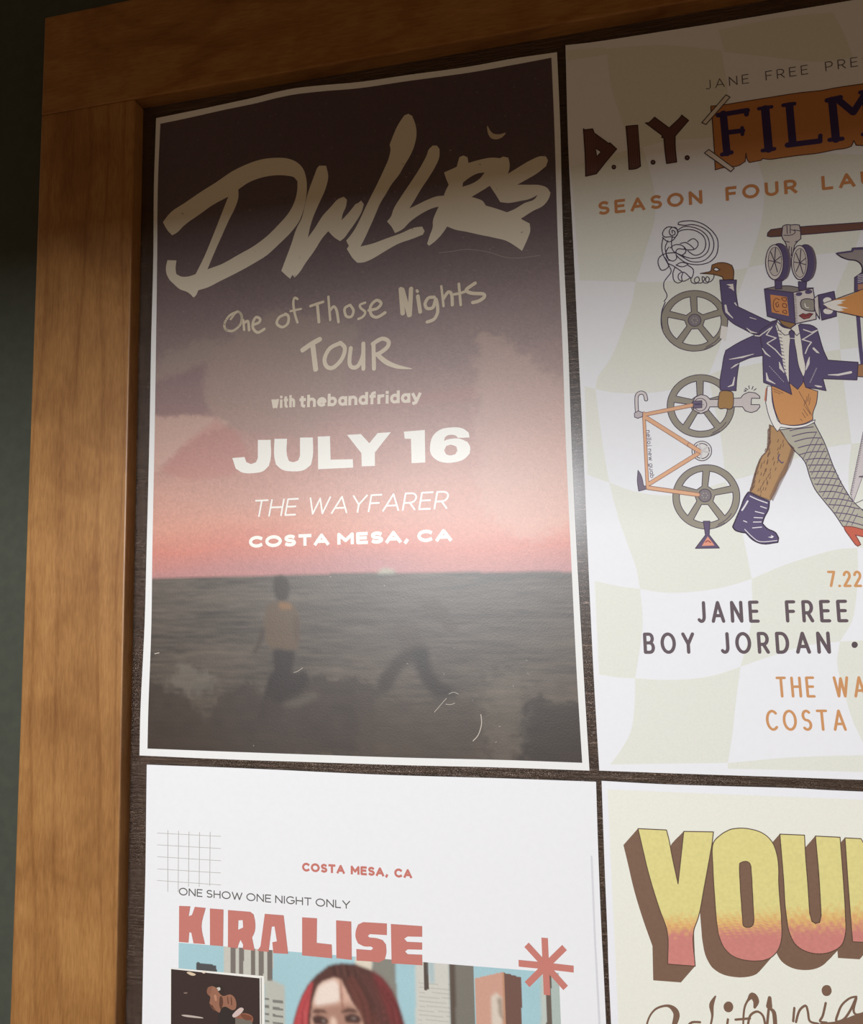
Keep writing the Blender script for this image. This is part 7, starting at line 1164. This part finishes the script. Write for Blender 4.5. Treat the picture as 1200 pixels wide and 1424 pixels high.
# ---------------------------------------------------------------- stroke lettering (own glyphs)
def arc(cx, cy, rx, ry, a0, a1, n=12):
    return [(cx + rx * math.cos(math.radians(a0 + (a1 - a0) * i / n)), cy + ry * math.sin(math.radians(a0 + (a1 - a0) * i / n))) for i in range(n + 1)]
def G_(w, *s): return (w, s)
GL = {
 'A': G_(.78, [(0, 0), (.39, 1), (.78, 0)], [(.13, .3), (.65, .3)]),
 'B': G_(.6, [(0, 0), (0, 1), (.33, 1)] + arc(.33, .76, .22, .24, 90, -90, 8) + [(0, .52)], [(.33, .52)] + arc(.34, .26, .26, .26, 90, -90, 8) + [(0, 0)]),
 'C': G_(.74, arc(.42, .5, .42, .5, 48, 312, 18)),
 'D': G_(.7, [(0, 0), (0, 1), (.28, 1)] + arc(.28, .5, .42, .5, 90, -90, 12) + [(0, 0)]),
 'E': G_(.54, [(.54, 1), (0, 1), (0, 0), (.54, 0)], [(0, .52), (.48, .52)]),
 'F': G_(.52, [(.52, 1), (0, 1), (0, 0)], [(0, .5), (.46, .5)]),
 'G': G_(.78, arc(.42, .5, .42, .5, 48, 340, 18) + [(.80, .46), (.5, .46)]),
 'H': G_(.66, [(0, 0), (0, 1)], [(.66, 0), (.66, 1)], [(0, .52), (.66, .52)]),
 'I': G_(.02, [(.01, 0), (.01, 1)]),
 'J': G_(.42, [(.42, 1), (.42, .25)] + arc(.2, .25, .22, .25, 0, -140, 8)),
 'L': G_(.5, [(0, 1), (0, 0), (.5, 0)]),
 'M': G_(.84, [(0, 0), (0, 1), (.42, .3), (.84, 1), (.84, 0)]),
 'N': G_(.68, [(0, 0), (0, 1), (.68, 0), (.68, 1)]),
 'O': G_(.88, arc(.44, .5, .44, .5, 0, 360, 26)),
 'P': G_(.58, [(0, 0), (0, 1), (.3, 1)] + arc(.3, .71, .28, .29, 90, -90, 9) + [(0, .42)]),
 'R': G_(.6, [(0, 0), (0, 1), (.3, 1)] + arc(.3, .71, .28, .29, 90, -90, 9) + [(0, .42)], [(.3, .42), (.6, 0)]),
 'S': G_(.58, arc(.3, .75, .27, .25, 40, 250, 10) + arc(.29, .25, .29, .25, 75, -140, 12)),
 'T': G_(.66, [(0, 1), (.66, 1)], [(.33, 1), (.33, 0)]),
 'U': G_(.66, [(0, 1), (0, .33)] + arc(.33, .33, .33, .33, 180, 360, 12) + [(.66, 1)]),
 'W': G_(1.06, [(0, 1), (.27, 0), (.53, .95), (.79, 0), (1.06, 1)]),
 'Y': G_(.7, [(0, 1), (.35, .45), (.7, 1)], [(.35, .45), (.35, 0)]),
 '7': G_(.56, [(0, 1), (.56, 1), (.2, 0)]),
 '2': G_(.56, arc(.27, .73, .27, .27, 170, -35, 10) + [(0, 0), (.56, 0)]),
 '.': G_(.04, [(0, 0), (.04, 0)]), ',': G_(.1, [(.08, .06), (.0, -.14)]), ' ': G_(.42),
 'a': G_(.46, [(.46, .68), (.46, 0)], arc(.23, .34, .23, .34, 40, 320, 12)),
 'b': G_(.48, [(0, 1), (0, 0)], arc(.24, .34, .24, .34, -140, 140, 12)),
 'd': G_(.48, [(.48, 1), (.48, 0)], arc(.24, .34, .24, .34, 40, 320, 12)),
 'e': G_(.5, [(.02, .36), (.5, .36)] + arc(.25, .34, .25, .34, 0, 310, 14)[1:]),
 'f': G_(.3, [(.1, 0), (.1, .8)] + arc(.28, .82, .18, .18, 180, 90, 5), [(0, .66), (.28, .66)]),
 'g': G_(.48, arc(.24, .34, .24, .34, 40, 320, 12), [(.48, .68), (.48, -.05)] + arc(.24, -.05, .24, .2, 0, -150, 8)),
 'h': G_(.45, [(0, 1), (0, 0)], [(0, .42)] + arc(.23, .42, .22, .26, 170, 0, 8) + [(.45, 0)]),
 'i': G_(.04, [(.02, 0), (.02, .62)], [(.02, .97), (.02, 1.0)]),
 'j': G_(.14, [(.12, .68), (.12, -.1), (0, -.2)], [(.12, .92), (.12, .98)]),
 'l': G_(.04, [(.02, 0), (.02, 1)]),
 'n': G_(.45, [(0, .68), (0, 0)], [(0, .42)] + arc(.23, .42, .22, .26, 170, 0, 8) + [(.45, 0)]),
 'o': G_(.5, arc(.25, .34, .25, .34, 0, 360, 16)),
 'r': G_(.28, [(0, .68), (0, 0)], [(0, .4)] + arc(.26, .4, .25, .28, 170, 80, 5)),
 't': G_(.3, [(.12, .9), (.12, .14)] + arc(.26, .14, .14, .14, 180, 270, 4), [(0, .66), (.3, .66)]),
 'u': G_(.45, [(0, .68), (0, .26)] + arc(.22, .26, .22, .26, 180, 350, 8), [(.45, .68), (.45, 0)]),
 'w': G_(.66, [(0, .68), (.17, 0), (.33, .66), (.49, 0), (.66, .68)]),
 'y': G_(.48, [(0, .68), (.24, .02)], [(.48, .68), (.2, -.14), (.04, -.2)]),
}
# ---------------------------------------------------------------- printed shapes
def catmull(p, closed, n=4):
    m = len(p)
    if m < 3: return p
    out = []
    rng = range(m) if closed else range(m - 1)
    for i in rng:
        if closed: a, b, c, d = p[i - 1], p[i], p[(i + 1) % m], p[(i + 2) % m]
        else: a, b, c, d = p[max(i - 1, 0)], p[i], p[i + 1], p[min(i + 2, m - 1)]
        for k in range(n):
            s = k / n
            out.append(tuple(.5 * (2 * B_ + (-A_ + C_) * s + (2 * A_ - 5 * B_ + 4 * C_ - D_) * s * s + (-A_ + 3 * B_ - 3 * C_ + D_) * s ** 3) for A_, B_, C_, D_ in zip(a, b, c, d)))
    if not closed: out.append(p[-1])
    return out
def soften(p):
    """closed outline: gentle bends become curves, real corners and long straight runs stay"""
    m = len(p); out = []
    def ln(a, b): return math.hypot(b[0] - a[0], b[1] - a[1])
    tan = []
    for i in range(m):
        a, b, c = p[i - 1], p[i], p[(i + 1) % m]; l1, l2 = ln(a, b), ln(b, c)
        if l1 < 1e-6 or l2 < 1e-6: tan.append(None); continue
        u = ((b[0] - a[0]) / l1, (b[1] - a[1]) / l1); w = ((c[0] - b[0]) / l2, (c[1] - b[1]) / l2)
        if u[0] * w[0] + u[1] * w[1] < .82 or max(l1, l2) > 3.2 * min(l1, l2): tan.append(None); continue
        t = (u[0] * l2 + w[0] * l1, u[1] * l2 + w[1] * l1); n = math.hypot(*t) or 1; tan.append((t[0] / n, t[1] / n))
    for i in range(m):
        a, b = p[i], p[(i + 1) % m]; ta, tb = tan[i], tan[(i + 1) % m]; out.append(a)
        if ta is None and tb is None: continue
        L = ln(a, b); e = ((b[0] - a[0]) / (L or 1), (b[1] - a[1]) / (L or 1)); ta = ta or e; tb = tb or e
        for s in (.25, .5, .75):
            h0, h1, h2, h3 = 2 * s ** 3 - 3 * s * s + 1, s ** 3 - 2 * s * s + s, -2 * s ** 3 + 3 * s * s, s ** 3 - s * s
            out.append(tuple(h0 * a[k] + h1 * L * ta[k] + h2 * b[k] + h3 * L * tb[k] for k in (0, 1)))
    return out
def pairs(fl): return [(fl[i] / 10, fl[i + 1] / 10) for i in range(0, len(fl), 2)]
class Print:
    def __init__(s): s.v = []; s.f = []; s.c = []; s.k = 0
    def tri(s, P, idx, lvl, col):
        s.k = (s.k + 1) % 37; lv = lvl + 1 + s.k * .026
        b = len(s.v); s.v += [(x, lv, z) for x, z in P]; s.c += [col] * len(P); s.f += [tuple(b + i for i in t) for t in idx]
    def poly(s, loops, lvl, col):
        flat = [p for l in loops for p in l]
        t = tessellate_polygon([[Vector((x, z, 0)) for x, z in l] for l in loops])
        idx = []
        for a, b, c in t:
            (ax, az), (bx, bz), (cx, cz) = flat[a], flat[b], flat[c]
            ar = (bx - ax) * (cz - az) - (bz - az) * (cx - ax)
            if abs(ar) < 1e-7: continue
            idx.append((a, b, c) if ar > 0 else (a, c, b))
        s.tri(flat, idx, lvl, col)
    def disc(s, p, r, lvl, col, n=10):
        P = [(p[0] + r * math.cos(2 * math.pi * i / n), p[1] + r * math.sin(2 * math.pi * i / n)) for i in range(n)]
        s.tri(P, [(0, i, i + 1) for i in range(1, n - 1)], lvl, col)
    def stroke(s, p, w, lvl, col, closed=False, caps=True):
        if len(w) == 1: w = [w[0]] * len(p)
        q = list(zip(p, w))
        if closed: q.append(q[0])
        for (a, wa), (b, wb) in zip(q[:-1], q[1:]):
            dx, dz = b[0] - a[0], b[1] - a[1]; l = math.hypot(dx, dz)
            if l < 1e-6: continue
            nx, nz = -dz / l / 2, dx / l / 2
            s.tri([(a[0] - nx * wa, a[1] - nz * wa), (b[0] - nx * wb, b[1] - nz * wb), (b[0] + nx * wb, b[1] + nz * wb), (a[0] + nx * wa, a[1] + nz * wa)], [(0, 1, 2), (0, 2, 3)], lvl, col)
        for i, (a, wa) in enumerate(q):
            end = i in (0, len(q) - 1) and not closed
            if end and not caps: continue
            if wa > .25: s.disc(a, wa / 2, lvl, col, 8 if wa < 2 else 14)
    def build(s, name, m, parent, cut=9.0, colfn=None):
        bm = bmesh.new(); lay = bm.verts.layers.float_color.new('Col')
        vs = []
        for (x, l, z), c in zip(s.v, s.c):
            v = bm.verts.new((x, l, z)); v[lay] = (*c, 1); vs.append(v)
        for f in s.f:
            try: bm.faces.new([vs[i] for i in f])
            except ValueError: pass
        xs = [v[0] for v in s.v]; zs = [v[2] for v in s.v]
        if cut:                                   # cut along a fixed grid so the ink follows the waves of its sheet
            for ax, lo, hi in ((0, min(xs), max(xs)), (2, min(zs), max(zs))):
                k = math.floor(lo / cut) + 1
                while k * cut < hi:
                    co = [0, 0, 0]; no = [0, 0, 0]; co[ax] = k * cut; no[ax] = 1
                    bmesh.ops.bisect_plane(bm, geom=bm.verts[:] + bm.edges[:] + bm.faces[:], plane_co=co, plane_no=no, dist=1e-6); k += 1
        for v in bm.verts:
            if colfn and v[lay][3] == 1 and v[lay][0] < 0: v[lay] = (*colfn(v.co.x, v.co.z), 1)
            v.co.y = float(surf(v.co.x, v.co.z, v.co.y))
        for f in bm.faces:
            f.normal_update()
            if f.normal.y > 0: f.normal_flip()
        return finish(bm, name, m, parent)
def text(pr, e):
    _, ci, z, ref, full, a, b, cap, wt, slant, rnd, sp, wsp = e
    a = (a[0] / 10, a[1] / 10); b = (b[0] / 10, b[1] / 10)
    L = math.hypot(b[0] - a[0], b[1] - a[1]); ux = ((b[0] - a[0]) / L, (b[1] - a[1]) / L); up = (-ux[1], ux[0])
    col = ink(COL[ci])
    def units(t): return sum(GL[c][0] for c in t) + sp * (len(t) - 1)
    n = len(ref.replace(' ', '')); gap = cap * wsp
    k = (L - wt * n - gap * ref.count(' ')) / units(ref.replace(' ', ''))             # every glyph is its skeleton plus one stroke width
    h = cap - wt; x = 0
    for ch in full:
        if ch == ' ': x += gap; continue
        w, ss = GL[ch]
        for s_ in ss:
            P = []
            for gx, gy in s_:
                X = x + wt / 2 + gx * k + slant * gy * h; Y = wt / 2 + gy * h
                P.append((a[0] + ux[0] * X + up[0] * Y, a[1] + ux[1] * X + up[1] * Y))
            if not rnd and len(P) > 1:            # square ends reach half a stroke further
                def ext(p, q_):
                    d = math.hypot(p[0] - q_[0], p[1] - q_[1]) or 1; return (p[0] + (p[0] - q_[0]) / d * wt * .42, p[1] + (p[1] - q_[1]) / d * wt * .42)
                P = [ext(P[0], P[1])] + P[1:-1] + [ext(P[-1], P[-2])]
            pr.stroke(P, [wt], z, col, caps=bool(rnd))
        x += w * k + wt + sp * k
def gradient_young(x, z):
    t = (x - 336) / 60.0
    top = GRADZ[0] + (GRADZ[2] - GRADZ[0]) * t * .7; bot = GRADZ[1] + (GRADZ[3] - GRADZ[1]) * t * .7
    s = (top - z) / (top - bot)
    s += .22 * math.sin(x * 2.7 + z * 1.9) * math.sin(z * 3.1 - x * 1.3) + .12 * math.sin(x * 5.1) * math.sin(z * 4.3)
    s = max(0, min(1, s))
    Yc, Mc, Pc = ink((222, 212, 140)), ink((224, 180, 112)), ink((205, 132, 122))
    A_, B_, u = (Yc, Mc, s * 2) if s < .5 else (Mc, Pc, s * 2 - 1)
    return tuple(p + (q_ - p) * u for p, q_ in zip(A_, B_))
def make_part(key, name, m, parent, label=None):
    pr = Print(); grad = Print()
    for e in ART[key]:
        if e[0] == 'P':
            col = ink(COL[e[1]]); loops = [pairs(l) for l in e[4]]
            loops = [catmull(l, True) if e[3] else soften(l) for l in loops]
            pr.poly(loops, e[2], col)
        elif e[0] == 'S':
            p = pairs(e[6]); w = e[5] if isinstance(e[5], list) else [e[5]]
            if e[3] == 0 and e[4] and len(p) > 2: p = soften(p)
            if e[3] == 1 and len(p) > 2:
                if len(w) > 1: q = catmull([(a, b, c) for (a, b), c in zip(p, w)], bool(e[4])); p = [t[:2] for t in q]; w = [max(.1, t[2]) for t in q]
                else: p = catmull(p, bool(e[4]))
            pr.stroke(p, w, e[2], ink(COL[e[1]]), bool(e[4]), caps=(e[3] != 2))
        elif e[0] == 'T': text(pr, e)
        elif e[0] == 'G': grad.poly([soften(pairs(l)) for l in e[4]], e[2], (-1, 0, 0))
    o = pr.build(name, m, parent)
    if label: o['label'] = label
    if grad.v:
        grad.build('letter_fill_print', M_worn, parent, cut=1.1, colfn=gradient_young)['label'] = 'letter faces fading from yellow to pink'
    return o
# ---------------------------------------------------------------- photographic prints as coloured grids
def smooth(a, k):
    if k < 1: return a
    ker = np.ones(2 * k + 1) / (2 * k + 1)
    for ax in (0, 1):
        a = np.apply_along_axis(lambda r: np.convolve(np.pad(r, k, mode='edge'), ker, 'valid'), ax, a)
    return a
def vnoise(shape, cell, rng):
    h, w = shape; gh, gw = int(h / cell[0]) + 3, int(w / cell[1]) + 3
    g = rng.random((gh, gw)); y = np.arange(h) / cell[0]; x = np.arange(w) / cell[1]
    yi, xi = y.astype(int), x.astype(int); fy = (y - yi)[:, None]; fx = (x - xi)[None]
    fy = fy * fy * (3 - 2 * fy); fx = fx * fx * (3 - 2 * fx)
    return (g[yi][:, xi] * (1 - fy) * (1 - fx) + g[yi][:, xi + 1] * (1 - fy) * fx + g[yi + 1][:, xi] * fy * (1 - fx) + g[yi + 1][:, xi + 1] * fy * fx)
def inside(poly, XZ):
    X, Z = XZ[..., 0], XZ[..., 1]; r = np.zeros(X.shape, bool); n = len(poly)
    for i in range(n):
        (x1, z1), (x2, z2) = poly[i], poly[(i + 1) % n]
        if z1 == z2: continue
        c = ((z1 > Z) != (z2 > Z)) & (X < (x2 - x1) * (Z - z1) / (z2 - z1) + x1); r ^= c
    return r
RG = np.random.default_rng(2)
def paint(col, XZ, shapes, cell, ragged=False):
    for poly, c, bl, op in shapes:
        pa = np.array(poly); m = bl * 3 + 2
        rows = np.where((XZ[..., 1].max(1) > pa[:, 1].min() - m) & (XZ[..., 1].min(1) < pa[:, 1].max() + m))[0]
        cols = np.where((XZ[..., 0].max(0) > pa[:, 0].min() - m) & (XZ[..., 0].min(0) < pa[:, 0].max() + m))[0]
        if not len(rows) or not len(cols): continue
        sl = (slice(rows[0], rows[-1] + 1), slice(cols[0], cols[-1] + 1))
        k = int(round(bl / cell)); a = inside(poly, XZ[sl]).astype(float)
        if k: a = smooth(smooth(a, k), max(1, k // 2))
        if bl > 1.8 and ragged: a = np.clip(a + (vnoise(a.shape, (4, 5), RG) + .5 * vnoise(a.shape, (2, 2), RG) - .75) * 3.2 * a * (1 - a) * 1.6, 0, 1)
        a = (a * op)[..., None]
        col[sl] = col[sl] * (1 - a) + np.array(ink(c)) * a
def poster_one(parent):
    cell = .8; XZ = coons(PRINT1, 345, 540); H = XZ.shape[:2]; rng = np.random.default_rng(5)
    X, Z = XZ[..., 0], XZ[..., 1]
    hor = np.interp(X, [h[0] for h in HZ], [h[1] for h in HZ])
    top = float(Z.max()); t = (top - Z) / (top - hor)      # 0 top .. 1 horizon
    ks = [0, .12, .3, .42, .52, .6, .68, .76, .84, .9, .955, 1.0]
    cs = [(92, 76, 82), (92, 76, 82), (98, 83, 86), (116, 99, 98), (136, 116, 112), (152, 126, 120), (168, 134, 124), (184, 142, 130), (200, 152, 136), (208, 148, 128), (202, 128, 112), (182, 128, 124)]
    K = np.array([ink(c) for c in cs]); n1 = vnoise(H, (26, 90), rng) - .5; n2 = vnoise(H, (9, 34), rng) - .5
    tt = t + .035 * n1 + .012 * n2
    col = np.stack([np.interp(tt, ks, K[:, i]) for i in range(3)], -1)
    gr = rng.random(H) - .5; gr2 = vnoise(H, (1.5, 1.7), rng) - .5
    col *= (1 + .10 * gr + .14 * gr2)[..., None]
    sea = Z < hor; s = np.clip((hor - Z) / 110, 0, 1)
    S0, S1 = np.array(ink((90, 82, 73))), np.array(ink((74, 62, 50)))
    sc_ = S0 + (S1 - S0) * s[..., None]
    wv = vnoise(H, (2.0, 26), rng) - .5; wv2 = vnoise(H, (1.3, 9), rng) - .5; wl = vnoise(H, (14, 60), rng) - .5
    sc_ = sc_ * (1 + .5 * wv + .36 * wv2 + .45 * wl + .08 * gr)[..., None]
    a = smooth(sea.astype(float), 1)[..., None]
    col = col * (1 - a) + sc_ * a
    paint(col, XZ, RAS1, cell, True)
    low = (1 + .25 * (vnoise(H, (7, 9), rng) - .5) * np.clip((hor - 45 - Z) / 20, 0, 1)); col *= low[..., None]
    st = (rng.random(H) > .9990) & (t < .5); col[st] += .09
    return grid_mesh('photo_print', XZ, .8, np.clip(col, .004, .9).reshape(-1, 3), M_gloss, parent)
def poster_three_photo(parent):
    cell = .55; (ax, az), (bx, bz), (cx, cz), (dx, dz) = PHOTO3
    D_ = (ax + .4, az - 82.0); C_ = (bx + .4, az - 82.6)
    nu = int((bx - ax) / cell); nv = int((az - D_[1]) / cell)
    u = np.linspace(0, 1, nu)[None, :, None]; v = np.linspace(0, 1, nv)[:, None, None]
    XZ = (1 - v) * ((1 - u) * np.array((ax, az)) + u * np.array((bx, bz))) + v * ((1 - u) * np.array(D_) + u * np.array(C_))
    rng = np.random.default_rng(9); H = XZ.shape[:2]
    col = np.zeros(H + (3,)) + np.array(ink((166, 202, 208))); col *= (1 + .04 * (vnoise(H, (20, 30), rng) - .5))[..., None]
    paint(col, XZ, RAS3, cell)
    col *= (1 + .05 * (rng.random(H) - .5))[..., None]
    return grid_mesh('photo_print', XZ, .8, np.clip(col, .004, .9).reshape(-1, 3), M_photo, parent)
def sheet(key, parent, col):
    s = SHEETS[key]; XZ = coons(s, 36, 52)
    c = np.zeros((36 * 52, 3)) + np.array(ink(col))
    o = grid_mesh('paper_sheet', XZ, 0, c, M_paper, parent, thick=.3)
    return o
# ---------------------------------------------------------------- the notice board
FACE = 9.8; XO, XI, ZT, ZJ = -81.4, -7.5, 85.0, 10.0; XR = 571.0; ZB = -884.0
frame = empty('notice_board', (245, 0, ZB - 75), 'honey-stained maple framed notice board with dark brown backing on the grey wall', 'notice board')
def member(name, box, m, label=None):
    bm = bmesh.new(); bounds_box(bm, *box, bev=.9); o = finish(bm, name, m, frame)
    if label: o['label'] = label
member('rail', (XO, XR + 74, -FACE, 11.9, ZJ, ZT), M_wood_h)
member('stile', (XO, XI, -FACE, 11.9, ZB - .01, ZJ - .35), M_wood_v)
member('stile', (XR, XR + 74, -FACE, 11.9, ZB - .01, ZJ - .35), M_wood_v)
member('rail', (XO, XR + 74, -FACE, 11.9, ZB - 75, ZB - .36), M_wood_h)
bm = bmesh.new(); bounds_box(bm, XI - 2, XR + 2, 0, 11.5, ZB - 2, ZJ + 2); finish(bm, 'backing_board', M_board, frame)['label'] = 'dark brown backing with fine horizontal striations'
# ---------------------------------------------------------------- the posters
p1 = empty('poster', (140, -1, -432), 'dusk seascape concert poster with big scrawled title, topmost left on the board', 'poster', 'posters on the notice board')
sheet('p1', p1, (233, 233, 230)); poster_one(p1)
make_part('p1:title_lettering', 'title_lettering', M_gink, p1); make_part('p1:moon_print', 'moon_print', M_gink, p1)
make_part('p1:tour_lettering', 'tour_lettering', M_gink, p1); make_part('p1:details_lettering', 'details_lettering', M_gink, p1)
make_part('p1:scratch_marks', 'scratch_marks', M_gink, p1)['kind'] = 'stuff'
p2 = empty('poster', (425, -1, -432), 'pale green checkered poster with walking camera-headed figure and film reels', 'poster', 'posters on the notice board')
sheet('p2', p2, (233, 234, 236))
for n_ in ('checker_print', 'title_lettering', 'reel_print', 'scribble_print', 'figure_print', 'wrench_print', 'bicycle_print', 'camera_head_print', 'details_lettering'):
    make_part('p2:' + n_, n_, M_ink, p2)
p3 = empty('poster', (142, -1, -870), 'white poster with red block letters, red star and photo of red-haired woman', 'poster', 'posters on the notice board')
sheet('p3', p3, (235, 236, 237)); poster_three_photo(p3)
make_part('p3:grid_print', 'grid_print', M_ink, p3); make_part('p3:lettering', 'lettering', M_ink, p3); make_part('p3:border_line_print', 'border_line_print', M_ink, p3); make_part('p3:star_print', 'star_print', M_ink, p3); make_part('p3:inset_photo_print', 'inset_photo_print', M_ink, p3)['label'] = 'small dark inset photo of a person wearing headphones'
p4 = empty('poster', (425, -1, -870), 'cream poster with yellow and pink block letters above brown script', 'poster', 'posters on the notice board')
sheet('p4', p4, (234, 235, 238))
make_part('p4:background_print', 'background_print', M_ink, p4); make_part('p4:title_lettering', 'title_lettering', M_worn, p4); make_part('p4:script_lettering', 'script_lettering', M_worn, p4)
